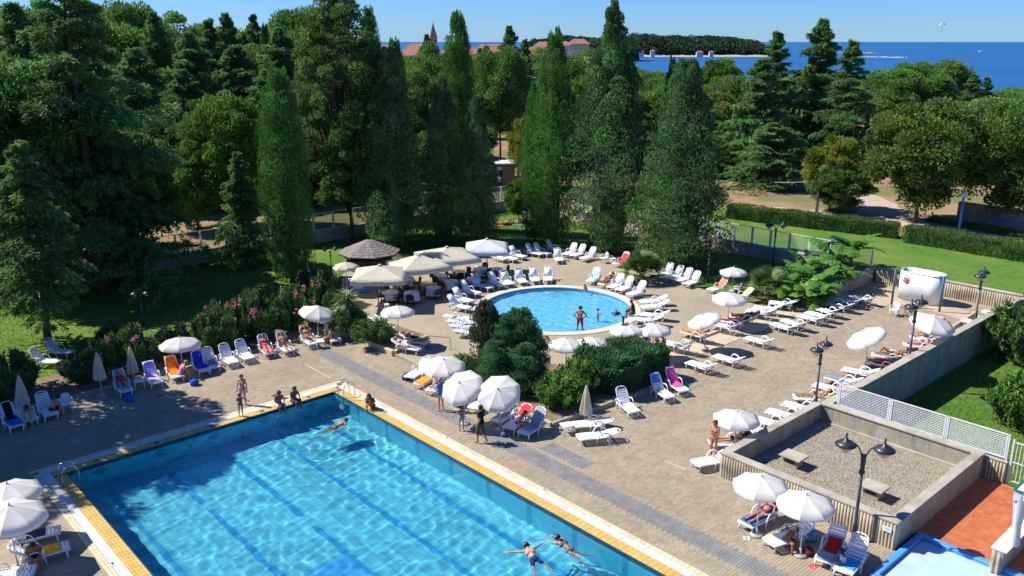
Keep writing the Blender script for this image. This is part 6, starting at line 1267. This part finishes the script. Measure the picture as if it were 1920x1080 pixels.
POSE['walk'] = base_pose(knL=V3(.12, .1, .5), anL=V3(.10, .11, .09), toeL=V3(.24, .12, .032), knR=V3(-.02, -.1, .49), anR=V3(-.22, -.11, .12), toeR=V3(-.10, -.12, .035), elL=V3(-.1, .24, 1.15), wrL=V3(.02, .27, .92), elR=V3(.02, -.25, 1.15), wrR=V3(.18, -.2, 1.02))
POSE['akimbo'] = base_pose(elL=V3(-.06, .40, 1.17), elR=V3(-.06, -.40, 1.17), wrL=V3(.02, .20, 1.02), wrR=V3(.02, -.20, 1.02), knL=V3(.02, .14, .5), knR=V3(.02, -.14, .5), anL=V3(-.02, .17, .09), anR=V3(-.02, -.17, .09), toeL=V3(.12, .2, .032), toeR=V3(.12, -.2, .032))
POSE['armout'] = base_pose(elL=V3(.02, .36, 1.25), wrL=V3(.1, .52, 1.12), elR=V3(.05, -.24, 1.14), wrR=V3(.25, -.16, 1.2), knL=V3(.1, .1, .51), anL=V3(.04, .11, .09), toeL=V3(.18, .12, .032))
POSE['fold'] = base_pose(elL=V3(.02, .22, 1.14), elR=V3(.02, -.22, 1.14), wrL=V3(.2, .02, 1.17), wrR=V3(.21, -.04, 1.2), face=V3(.85, 0, -.5))
def sit(z, kx=.44, az=.08, lean_=.0, ky=.12, elb=None):
    J = base_pose(); d = V3(0, 0, z - .95)
    for k in J:
        if k not in ('face', 'front'): J[k] = J[k] + d
    J.update(hipL=V3(.02, .09, z), hipR=V3(.02, -.09, z), knL=V3(kx, ky, z + .03), knR=V3(kx, -ky, z + .03), anL=V3(kx + .02, ky, az), anR=V3(kx + .02, -ky, az), toeL=V3(kx + .17, ky + .02, az - .055), toeR=V3(kx + .17, -ky - .02, az - .055), pelvis=V3(0, 0, z + .02))
    lean(J, lean_); J['elL'] = V3(.1 + .2 * lean_, .24, z + .28); J['elR'] = V3(.1 + .2 * lean_, -.24, z + .28); J['wrL'] = V3(kx - .08, ky + .02, z + .13); J['wrR'] = V3(kx - .08, -ky - .02, z + .13); J['calf'] = V3(-1, 0, 0); return J
POSE['sit'] = sit(.49, lean_=.25); POSE['hunch'] = sit(.49, lean_=.6); POSE['edge'] = sit(.11, .40, -.30, .2)
J = sit(.11, .36, .09, .45, .1); J.update(knL=V3(.36, .1, .47), knR=V3(.36, -.1, .47), anL=V3(.30, .11, .09), anR=V3(.34, -.11, .09), toeL=V3(.45, .12, .035), toeR=V3(.49, -.12, .035), elL=V3(.22, .26, .42), elR=V3(.22, -.26, .42), wrL=V3(.46, .08, .36), wrR=V3(.46, -.06, .36)); POSE['hug'] = J
J = base_pose(); lean(J, 1.15); J.update(wrL=V3(.5, .18, .55), wrR=V3(.5, -.18, .55), elL=V3(.42, .22, .82), elR=V3(.42, -.22, .82)); POSE['bend'] = J
def lie(kind, knee=0.0, prone=False, arms='side'):
    def q(s_, y=0.0, up=.0): p = prof(kind, s_, .02 + up); p.y = y; return p
    a = R(BACK[kind]); nb = V3(-math.sin(a), 0, math.cos(a)); J = dict(pelvis=q(1.08, 0, .10), chest=q(1.40, 0, .11), neck=q(1.60, 0, .09), head=q(1.74, 0, .10), face=nb + V3(-.15, 0, 0), front=nb)
    J.update(shL=q(1.54, .17, .08), shR=q(1.54, -.17, .08), hipL=q(1.02, .09, .09), hipR=q(1.02, -.09, .09), knL=q(.60, .11, .08 + knee), knR=q(.60, -.11, .08 + knee * .25), anL=q(.22 + knee * .7, .12, .05), anR=q(.2, -.12, .05), toeL=q(.10 + knee * .55, .15, .13 if not knee else .04), toeR=q(.1, -.16, .13), calf=V3(0, 0, -1), flat=0)
    if arms == 'side': J.update(elL=q(1.28, .28, .05), elR=q(1.28, -.28, .05), wrL=q(1.04, .27, .09), wrR=q(1.06, -.24, .12))
    else: J.update(elL=q(1.5, .36, .12), elR=q(1.5, -.36, .12), wrL=q(1.74, .2, .1), wrR=q(1.72, -.2, .1))
    if prone:
        J['face'] = V3(math.cos(a) * .2, .8, -.4); J['front'] = -nb; J['calf'] = V3(0, 0, 1); J['toeL'] = q(.04, .12, .03); J['toeR'] = q(.04, -.12, .03)
    return J
for kd in 'UMR': POSE['lie' + kd] = lie(kd); POSE['lieknee' + kd] = lie(kd, .28, arms='up')
POSE['proneM'] = lie('M', prone=True, arms='up')
POSE['breast'] = base_pose(pelvis=V3(0, 0, -.06), chest=V3(.33, 0, .02), neck=V3(.52, 0, .07), head=V3(.64, 0, .13), face=V3(.9, 0, .1), front=V3(0, 0, -1), shL=V3(.47, .18, .04), shR=V3(.47, -.18, .04), elL=V3(.60, .42, .0), elR=V3(.60, -.42, .0), wrL=V3(.72, .64, -.02), wrR=V3(.72, -.64, -.02), hipL=V3(-.04, .09, -.08), hipR=V3(-.04, -.09, -.08), knL=V3(-.38, .24, -.16), knR=V3(-.38, -.24, -.16), anL=V3(-.74, .34, -.18), anR=V3(-.74, -.30, -.18), toeL=V3(-.86, .44, -.2), toeR=V3(-.86, -.4, -.2), calf=V3(0, 0, 1), flat=0)
POSE['breast2'] = base_pose(**{**POSE['breast'], 'elL': V3(.72, .26, .0), 'elR': V3(.72, -.22, .0), 'wrL': V3(.95, .2, -.02), 'wrR': V3(.95, -.12, -.02), 'knL': V3(-.4, .1, -.12), 'anL': V3(-.78, .12, -.14), 'toeL': V3(-.92, .14, -.16), 'knR': V3(-.36, -.2, -.2), 'anR': V3(-.66, -.42, -.2), 'toeR': V3(-.78, -.5, -.2)})
POSE['glide'] = base_pose(**{**POSE['breast'], 'elL': V3(.3, .3, -.1), 'elR': V3(.3, -.3, -.1), 'wrL': V3(.1, .3, -.16), 'wrR': V3(.1, -.3, -.16), 'knL': V3(-.42, .07, -.12), 'knR': V3(-.42, -.07, -.12), 'anL': V3(-.82, .06, -.16), 'anR': V3(-.82, -.06, -.16), 'toeL': V3(-.98, .07, -.18), 'toeR': V3(-.98, -.07, -.18)})
BODY = {}; COLM = {}
def dye(c):
    if c not in COLM: COLM[c] = mat('swimwear', c, tuple(x * .85 for x in c), 8, .8, spec=.2)
    return COLM[c]
def person(pose, loc, rz, label, skin='tan', hair='dark', wear=(), fem=False, s=1.0, kid=False, long=None):
    key = (pose, fem, s, kid)
    if key not in BODY: BODY[key] = dict(b=body(POSE[pose], fem, s, kid), g={})
    B = BODY[key]; b = B['b']; o = empty('person', loc, rz, label, 'person')
    def put(name, me, m):
        c = link(name, me, o); c.material_slots[0].link = 'OBJECT'; c.material_slots[0].material = m; c.cycles.is_caustics_receiver = True
    put('body', b['me'], SKIN[skin]); long = fem if long is None else long
    for kind, m in [('long' if long else 'hair', HAIR[hair])] + [(k, dye(c)) for k, c in wear]:
        if kind not in B['g']: B['g'][kind] = garment(b, kind)
        if B['g'][kind]: put(B['g'][kind].name.split('.')[0], B['g'][kind], m)
    if 'eye' not in B:
        H, f, u, e = (Vector(b[k]) for k in ('hed', 'fwd', 'hu', 'es')); mk = lambda q, r, nm, m: MB().ball(q * s, r * s, 6, 4).mesh(nm, m, True)
        B['eye'] = [(n_, mk(H + f * .092 * b['hr'] + u * .03 + e * .034 * k, .011, n_, M_eye), M_eye) for n_, k in (('eye', 1), ('eye', -1))] + [('mouth', MB().ball((H + f * .083 - u * .055) * s, .018 * s, 6, 4, (.6, .6, .4)).mesh('mouth', M_lip, True), M_lip)]
    for n_, me, m in B['eye']: link(n_, me, o)
    return o
def on(lo, pose, label, **k): return person(pose, lo.location.copy(), lo.rotation_euler.z, label, **k)
BK, RED, NAVY, BLUE, WHT, PUR = (.015, .015, .02), (.55, .02, .03), (.02, .035, .10), (.04, .12, .42), (.7, .7, .7), (.16, .05, .14)
NE = math.atan2(E2.y, E2.x)
# standing and sitting about the pool
person('stand', G(457, 759), -1.7, 'girl in a pale pink swimsuit standing at the far pool edge', 'pink', 'brown', [('suit', (.5, .22, .18))], True, .92)
person('armout', G(452, 780, .005), -1.0, 'small child in a patterned swimsuit at the very edge of the pool', 'tan', 'dark', [('suit', (.14, .13, .12))], False, .66, True)
person('edge', L(-2.9, .22, 0), NE + math.pi, 'person in white shorts sitting on the far pool edge', 'brown', 'dark', [('shorts', WHT)]); person('edge', L(-2.1, .22, 0), NE + math.pi + .15, 'person in dark shorts sitting on the pool edge with feet dangling', 'brown', 'brown', [('shorts', (.10, .06, .09))])
person('hug', L(.42, -2.9, 0), ANG1 + math.pi + .5, 'curly-haired person hugging their knees beside the pool ladder', 'brown', 'dark', [('briefs', (.12, .06, .03))], long=True)
person('glide', G(628, 800, WZ) + V3(0, 0, .03), .75, 'swimmer gliding towards the pool ladder', 'tan', 'dark', [('shorts', (.15, .10, .08))], s=.95)
person('breast', G(1002, 1048, WZ) + V3(0, 0, .03), 2.0, 'man in navy shorts swimming breaststroke', 'fair', 'dark', [('shorts', NAVY)]); person('breast2', G(1068, 1030, WZ) + V3(0, 0, .03), 2.25, 'woman in a patterned bikini swimming beside the man', 'tan', 'dark', [('briefs', (.12, .14, .2)), ('top', (.12, .14, .2))], True)
person('fold', G(827, 770), 2.4, 'blond woman in a blue shirt standing by the crumpled parasol', 'pink', 'blond', [('shirt', (.04, .16, .5)), ('briefs', (.05, .1, .3))], True, .98)
person('armout', G(866, 808), 2.2, 'small boy in turquoise shorts and patterned shirt', 'tan', 'brown', [('shirt', (.22, .2, .14)), ('shorts', (.1, .42, .55))], False, .72, True)
person('walk', G(902, 830), 2.6, 'man in dark shirt and olive shorts walking past the loungers', 'tan', 'dark', [('shirt', (.012, .014, .03)), ('trousers', (.07, .07, .045))], False, 1.04)
person('fold', G(1337, 858), -2.4, 'woman in a bikini standing beside the enclosure lounger', 'tan', 'brown', [('briefs', (.42, .16, .14)), ('top', (.42, .16, .14))], True)
rpw = ZT - .52
person('akimbo', G(1087, 627, rpw), 1.35, 'man in red shorts standing in the round pool with hands on hips', 'tan', 'dark', [('shorts', (.65, .02, .03))], False, 1.06); person('armout', G(1120, 611, rpw), .3, 'child standing in the round pool reaching out', 'tan', 'dark', [('briefs', (.1, .1, .12))], False, .66, True)
person('sit', G(1188, 594, ZT) + V3(0, 0, -.12), 2.9, 'person in black clothes sitting at the round pool rim', 'brown', 'dark', [('shirt', BK), ('trousers', BK)])
person('hug', G(1100, 545, ZT + .03), -2.5, 'small child sitting on the round pool rim in front of the blue towel', 'tan', 'dark', [('shorts', (.4, .25, .1))], False, .6, True)
person('sit', G(1234, 664, ZT), 3.2, 'sunburnt person seated behind the juniper hedge facing the pool', 'tan', 'brown', [('briefs', BK)]); person('sit', G(1246, 668, ZT), 2.6, 'darker person seated beside the sunburnt person behind the hedge', 'brown', 'dark', [('briefs', NAVY)]); person('sit', G(1203, 652, ZT), .3, 'person with short hair seated under the pool rim parasol', 'pink', 'brown', [('shorts', BLUE)])
# on the loungers
on(D4, 'lieM', 'sunbather in black lying on the dark towel', skin='brown', wear=[('suit', BK)], fem=True); on(D5, 'lieM', 'sunbather lying on the crimson towel', skin='pink', wear=[('briefs', RED), ('top', RED)], fem=True)
on(D7, 'lieM', 'sunbather in a red top lying on the orange towel', skin='tan', wear=[('briefs', RED), ('top', RED)], fem=True); on(t2, 'lieR', 'sunbather reclining on the yellow towel', skin='tan', wear=[('briefs', BK), ('top', BK)], fem=True, hair='blond')
on(a4, 'lieU', 'sunbather in a red patterned top reclining on lavender', skin='pink', hair='grey', wear=[('suit', (.4, .03, .06))], fem=True); on(a11, 'lieU', 'sunbather in a red bikini reclining on the coral towel', skin='tan', wear=[('briefs', (.65, .05, .06)), ('top', (.65, .05, .06))], fem=True)
on(a12, 'lieU', 'man in dark shorts reclining in the oleander row', skin='tan', wear=[('shorts', (.06, .05, .05))]); on(a13, 'liekneeU', 'sunbather with raised knee against the tan towel', skin='tan', wear=[('briefs', (.3, .12, .05))], fem=True)
def sitter(lo, x, side, pose, label, **k):
    rz = lo.rotation_euler.z; c = lo.location + Matrix.Rotation(rz, 3, 'Z') @ V3(x, side * .12, -.11 if pose in ('sit', 'hunch') else 0); return person(pose, c, rz + side * math.pi / 2, label, **k)
sitter(a14, .55, 1, 'sit', 'tanned man sitting sideways on the upright lounger', skin='tan', wear=[('shorts', (.3, .1, .06))]); sitter(a6, .35, -1, 'hunch', 'person in pink sitting on the foot of the orange lounger', skin='pink', wear=[('shirt', (.62, .22, .24)), ('shorts', (.55, .16, .16))], hair='grey')
sitter(a3, .55, -1, 'hunch', 'person sitting hunched on the shaded lounger', skin='pink', wear=[('shorts', NAVY)]); person('bend', G(55, 800), -1.0, 'woman in a black swimsuit bending forwards beside the shaded loungers', 'fair', 'brown', [('briefs', BK)], True)
on(b1, 'lieM', 'sunbather reclining under the small planter parasol', skin='tan', wear=[('shorts', BK)]); on(b2, 'lieM', 'sunbather on the pale towel next to the handrail', skin='fair', wear=[('shorts', WHT)])
on(h4, 'liekneeR', 'sunbather with raised knee under the crumpled parasols', skin='tan', wear=[('briefs', (.55, .65, .7)), ('top', (.55, .65, .7))], fem=True, hair='brown'); sitter(h5, .7, -1, 'hunch', 'hunched sunbather beside the bright red towel', skin='pink', wear=[('briefs', PUR)], fem=True)
on(j3, 'lieR', 'sunbather reclining between the floppy parasols', skin='pink', wear=[('shorts', (.1, .15, .3))], hair='grey')
on(k1, 'lieM', 'sunbather lying on the lime towel at the wall', skin='tan', wear=[('briefs', BK)]); on(k3, 'lieM', 'sunbather in red lying along the wall', skin='brown', wear=[('shorts', RED)]); on(k4, 'liekneeM', 'sunbather with raised knee on the grey towel at the wall', skin='brown', wear=[('briefs', BK)])
on(k5, 'lieM', 'sunbather lying on the lavender towel', skin='pink', wear=[('briefs', PUR), ('top', PUR)], fem=True); on(k6, 'liekneeM', 'sunbather with raised knee under the tilted wall parasol', skin='tan', wear=[('shorts', (.1, .1, .2))], hair='dark'); on(k8, 'proneM', 'sunbather lying face down beside the standing woman', skin='tan', wear=[('briefs', BK)], fem=True)
on(m1, 'lieM', 'woman in a dark bikini sunbathing on the dark blue towel', skin='tan', wear=[('briefs', PUR), ('top', PUR)], fem=True, hair='brown'); sitter(m2, .75, -1, 'hunch', 'tanned sunbather sitting on the lounger in the parasol shade', skin='brown', wear=[('briefs', (.3, .15, .05))], fem=True, hair='brown'); sitter(m4, .55, 1, 'sit', 'child in white sitting on the turquoise towel', skin='brown', wear=[('shirt', WHT)], kid=True, s=.75, fem=True)
sitter(n1, 1.1, 1, 'hunch', 'tanned man sitting on the lounger at the pool corner', skin='brown', wear=[('shorts', NAVY)]); person('lieF' if 'lieF' in POSE else 'lieM', G(640, 588) + V3(0, 0, .0), heading(G(640, 588), G(606, 592)), 'sunbather lying in the shade behind the leaning parasol', 'tan', 'dark', [('briefs', BK)])
for i, (px, py, c) in enumerate(((925, 352, RED), (936, 355, WHT), (972, 342, (.1, .2, .5)), (980, 340, WHT), (998, 346, (.5, .2, .1)))):
    person('stand' if i % 2 else 'walk', G(px, py, ZP), i * 1.3, 'visitor in light summer clothes standing by the park kiosk', 'tan', 'dark', [('shirt', c), ('shorts', NAVY)], False, .98)['group'] = 'visitors by the kiosk'
for i, px in enumerate((942, 962)):
    p = G(px, 422 - i, 0); tw = MB().box((0, 0, .012), (1.9, .8, .02)).build('lawn_towel', cloth_mat(((.5, .1, .1), (.2, .35, .6))[i]), None, bevel=.006); tw.location = p; tw.rotation_euler.z = .2; tag(tw, ('red', 'blue')[i] + ' towel spread on the lawn by the corner wall', 'towel')
    person('lieM', p + V3(-1.0, 0, -.30), .2, ('sunbather on the red lawn towel', 'sunbather on the blue lawn towel')[i], 'tan', 'dark', [('briefs', BK)])
# ================================================================== FAR THINGS
M_roof = mat('red_roof_tile', (.34, .16, .10), (.27, .125, .08), .5, .85, .3, 3); M_pl = mat('pale_plaster', (.55, .47, .37), (.48, .41, .33), .2, .9); M_pl2 = mat('white_plaster', (.66, .64, .6), (.6, .58, .54), .2, .9); M_win = mat('far_window', (.05, .055, .07), (.07, .07, .08), 1, .3); M_lime = mat('grey_limestone', (.38, .35, .30), (.30, .28, .24), .4, .9)
def house(px, pyt, Y, w, d, hw, label, rz=0.0, m=None, rows=2, hip=True):
    x = xat(px, pyt, Y); zt = zat(pyt, Y); rh = w * .16 + 1.2; z0 = zt - rh - hw; o = empty('town_house', (x, Y, z0), rz, label, 'house'); m = m or M_pl
    MB().box((0, 0, hw / 2 - 6), (w, d, hw + 12)).build('wall', m, o); e = .5; r0 = w / 2 - d / 2 if hip else w / 2
    MB().add([(-w / 2 - e, -d / 2 - e, hw), (w / 2 + e, -d / 2 - e, hw), (w / 2 + e, d / 2 + e, hw), (-w / 2 - e, d / 2 + e, hw), (-max(r0, .1), 0, hw + rh), (max(r0, .1), 0, hw + rh)], [(0, 1, 5, 4), (1, 2, 5), (2, 3, 4, 5), (3, 0, 4)]).build('roof', M_roof, o)
    n = max(2, int(w / 3.2)); wm = MB().box((0, 0, 0), (1.1, .14, 1.6)).mesh('window', M_win)
    for j in range(rows):
        for i in range(n): link('window', wm, o, (-w / 2 + (i + .5) * w / n, -d / 2 - .02, hw - 1.9 - j * 3.1))
for i, a in enumerate(((722, 84, 700, 24, 12, 7, 'long town house with red tiled roof next to the tall dark tree'), (716, 98, 560, 20, 9, 4, 'low house with red roof below the long town house'), (785, 82, 720, 24, 12, 8, 'pale town house with red roof beside the church tower'), (772, 92, 600, 18, 10, 6, 'pale house in front of the church tower'), (920, 83, 640, 26, 12, 8, 'town house with red roof beyond the pointed cypress'), (1003, 88, 620, 24, 12, 5, 'low wide house with red roof beyond the pines'), (1020, 78, 900, 22, 12, 6, 'white house with red roof below the wooded hill', 0, M_pl2), (1058, 77, 950, 16, 12, 5, 'white house beside the wooded hill', 0, M_pl2), (1085, 73, 1000, 24, 12, 6, 'long red roofed house on the wooded hill'), (880, 90, 600, 16, 10, 7, 'small house behind the pointed cypress'), (850, 88, 650, 20, 10, 7, 'town house with red roof between tower and cypress'))): house(*a)
Yt = 760; xt = xat(812, 60, Yt); z1, z2, zb = zat(70, Yt), zat(41, Yt), zat(112, Yt); o = empty('church_tower', (xt, Yt, zb), .2, 'stone church tower with pointed spire above the trees', 'tower'); w = 6.2
MB().box((0, 0, (z1 - zb) / 2), (w, w, z1 - zb)).build('shaft', M_lime, o); MB().box((0, 0, z1 - zb - .2), (w + .8, w + .8, .5)).build('cornice', M_lime, o); MB().add([(-w / 2, -w / 2, z1 - zb), (w / 2, -w / 2, z1 - zb), (w / 2, w / 2, z1 - zb), (-w / 2, w / 2, z1 - zb), (0, 0, z2 - zb)], [(0, 1, 4), (1, 2, 4), (2, 3, 4), (3, 0, 4)]).build('spire', mat('spire_tile', (.30, .25, .20), (.24, .2, .16), .5, .9), o)
for k in (-1, 1): MB().box((k * 1.3, -w / 2, z1 - zb - 3.2), (1.2, .2, 3.0)).build('belfry_opening', M_win, o)
MB().tube([(0, 0, z2 - zb - .5), (0, 0, z2 - zb + 1.5)], .15, 5).build('finial', M_lime, o)
# wooded island and the wooded hill behind the town
def wood(name, px0, px1, Y, base, tops, dep, n, seed, label):
    r = np.random.default_rng(seed); x0, x1 = xat(px0, 90, Y), xat(px1, 90, Y); ch = []; xs = np.array([xat(p, 80, Y) for p, _ in tops]); zs = np.array([zat(q, Y) for _, q in tops])
    for i in range(n):
        x = r.uniform(x0, x1); d = r.uniform(0, 1); top = np.interp(x, xs, zs); z = base + 6 + (top - base - 9) * d ** .6 * r.uniform(.85, 1.0); k = r.uniform(5, 9) * Y / 1700; per = 70; D = unit(r.normal(size=(per, 3))); D[:, 2] = np.abs(D[:, 2])
        Pp = np.array([x, Y + d * dep, z]) + D * k * np.array([1, 1, .75]) * r.uniform(.8, 1.05, (per, 1)); V_, F_ = cards(Pp, D + r.normal(0, .5, (per, 3)), D + r.normal(0, .4, (per, 3)), 3.4 * Y / 1700, 2.6 * Y / 1700); ch.append((V_, F_, np.repeat(tones(1, .75, 1.25, .06), per, 0) * tones(per, .85, 1.15, .03)))
    nx = 24; gx = np.linspace(x0, x1, nx); gz = np.interp(gx, xs, zs) - 6; core = []
    for x, z in zip(gx, gz): core += [(x, Y - 4, base - 1), (x, Y + dep * .25, (base + z) / 2), (x, Y + dep, z), (x, Y + dep * 2, base - 1)]
    I = np.arange(nx * 4).reshape(nx, 4); Fc = np.stack([I[:-1, :-1], I[1:, :-1], I[1:, 1:], I[:-1, 1:]], -1).reshape(-1, 4); ch.append((np.array(core), Fc, np.full((len(Fc), 3), .8)))
    o = link(name, crown_mesh(name, ch, M_dk)); tag(o, kind='stuff'); o['label'] = label
M_dk = leaf_mat('island_pines', (.055, .095, .04), (.04, .075, .035), .1)
wood('island_wood', 1186, 1452, 1650, -10, ((1186, 66), (1210, 63), (1260, 67), (1320, 69), (1370, 68), (1410, 74), (1435, 79), (1452, 92)), 70, 620, 4, 'pine wood covering the island across the bay')
wood('hill_wood', 985, 1200, 1250, -8, ((985, 80), (1010, 72), (1060, 66), (1110, 68), (1160, 68), (1200, 66)), 70, 420, 5, 'wooded hill behind the town houses')
x0, x1 = xat(1190, 98, 1640), xat(1440, 98, 1640); o = MB(); o.add([(x0, 1630, -11), (x1, 1630, -11), (x1, 1644, -6.5), (x0, 1644, -6.5)], [(0, 1, 2, 3)]); o = o.build('island_shore', M_lime); tag(o, kind='structure')
for px, w, lb_ in ((1202, 10, 'low orange roofed house on the island shore'), (1224, 8, 'small roofed house at the island waterline'), (1312, 12, 'pale beach pavilion on the island shore'), (1334, 8, 'white beach hut on the island shore')): house(px, 93 if px < 1250 else 95, 1625, w, 6, 2.5, lb_, 0, M_pl2, 1)
M_hull = mat('white_hull', (.75, .76, .78), (.68, .69, .7), .5, .4); M_foam = mat('sea_foam', (.75, .78, .8), (.6, .66, .72), .3, .9)
def boat(px, py, ln, label, kind='motor', rz=0.0, group=None):
    p = G(px, py, -10); o = empty('motor_boat' if kind == 'motor' else 'sailing_boat', p, rz, label, 'boat', group); h = ln * .13
    MB().add([(-ln / 2, -ln * .14, 0), (ln * .2, -ln * .15, 0), (ln / 2, 0, 0), (ln * .2, ln * .15, 0), (-ln / 2, ln * .14, 0), (-ln / 2, -ln * .16, h), (ln * .2, -ln * .18, h), (ln * .56, 0, h * 1.3), (ln * .2, ln * .18, h), (-ln / 2, ln * .16, h)], [(0, 1, 6, 5), (1, 2, 7, 6), (2, 3, 8, 7), (3, 4, 9, 8), (4, 0, 5, 9), (5, 6, 7, 8, 9)]).build('hull', M_hull, o); MB().box((-ln * .05, 0, h * 1.5), (ln * .35, ln * .2, h)).build('cabin', M_hull, o); MB().box((ln * .07, 0, h * 1.6), (ln * .12, ln * .19, h * .5)).build('windscreen', M_win, o)
    if kind == 'sail': MB().tube([(0, 0, h), (0, 0, ln * 1.3)], .12, 5).build('mast', M_hull, o); MB().add([(-.2, 0, h * 1.5), (-ln * .45, .4, h * 1.6), (-.2, 0, ln * 1.25)], [(0, 1, 2)]).build('mainsail', M_hull, o); MB().add([(.2, 0, ln * 1.15), (ln * .45, .3, h * 1.4), (.3, .3, h * 1.5)], [(0, 1, 2)]).build('jib', M_hull, o)
    else: MB().add([(-ln * .5, -.5, .06), (-ln * 2.6, -ln * .25, .06), (-ln * 2.6, ln * .25, .06), (-ln * .5, .5, .06)], [(0, 1, 2, 3)]).build('wake', M_foam, o)
boat(1731, 81.6, 26, 'white sailing boat near the horizon', 'sail'); boat(1760, 86, 16, 'small motor boat below the parasail with a long wake', rz=math.pi); boat(1840, 97, 14, 'white speedboat in the open bay', rz=0)
for i, px in enumerate((1225, 1250, 1290, 1345, 1372, 1392)): boat(px, 101.5 + i % 2, 9, 'white boat moored off the island shore', rz=i, group='boats moored at the island')
o = empty('breakwater', G(1655, 109, -10), .0, 'long low breakwater of pale rocks with a small beacon', 'breakwater'); r_ = random.Random(6); bw0, bw1 = G(1590, 107, -10) - o.location, G(1698, 109, -10) - o.location; rk = [MB().ball((0, 0, 0), 1, 6, 4, (1, .8, .6)).mesh('rock', mat('breakwater_rock', (.5, .47, .42), (.4, .37, .33), .3, .9)) for _ in range(2)]
for i in range(46): c = link('rock', rk[i % 2], o, bw0.lerp(bw1, i / 45) + Vector((r_.uniform(-1, 1), r_.uniform(-3, 3), .6)), (0, 0, r_.uniform(0, 3))); c.scale = (r_.uniform(1.6, 2.8),) * 3
MB().tube([bw0.lerp(bw1, .4) + Vector((0, 0, 0)), bw0.lerp(bw1, .4) + Vector((0, 0, 7))], [1.1, .8], 8).build('beacon', M_red, o, True)
o = empty('breakwater', G(1615, 99.5, -10), .0, 'second fainter rock bar farther out in the bay', 'breakwater'); bw0, bw1 = G(1560, 99.5, -10) - o.location, G(1642, 99.5, -10) - o.location
for i in range(30): c = link('rock', rk[i % 2], o, bw0.lerp(bw1, i / 29) + Vector((r_.uniform(-1, 1), r_.uniform(-3, 3), .3)), (0, 0, r_.uniform(0, 3))); c.scale = (r_.uniform(1.6, 2.8),) * 3
Yp = 900; pc_ = Vector((xat(1767, 46, Yp), Yp, zat(46, Yp))); o = empty('parasail', pc_, 0, 'red and white parasail wing flying over the bay', 'parasail')
for k in range(7):
    a0, a1 = math.pi * (.08 + .84 * k / 7), math.pi * (.08 + .84 * (k + 1) / 7); mb = MB()
    for a in (a0, (a0 + a1) / 2, a1): mb.v += [(3.0 * math.cos(a), -1.4, 2.2 * math.sin(a) - 1), (3.1 * math.cos(a), 0, 2.5 * math.sin(a) - .9), (3.0 * math.cos(a), 1.4, 2.2 * math.sin(a) - 1)]
    mb.f = [(0, 3, 4, 1), (1, 4, 5, 2), (3, 6, 7, 4), (4, 7, 8, 5)]; mb.build('canopy_gore', M_red if k % 2 else M_hull, o, True)
mb = MB(); [mb.tube([(x, 0, -.3), (0, 0, -6)], .05, 4) for x in (-2.8, 2.8, 0)]; mb.build('lines', M_whmetal, o); MB().ball((0, 0, -6.3), .45, 6, 4, (.7, .7, 1.3)).build('harness', M_black, o, True)
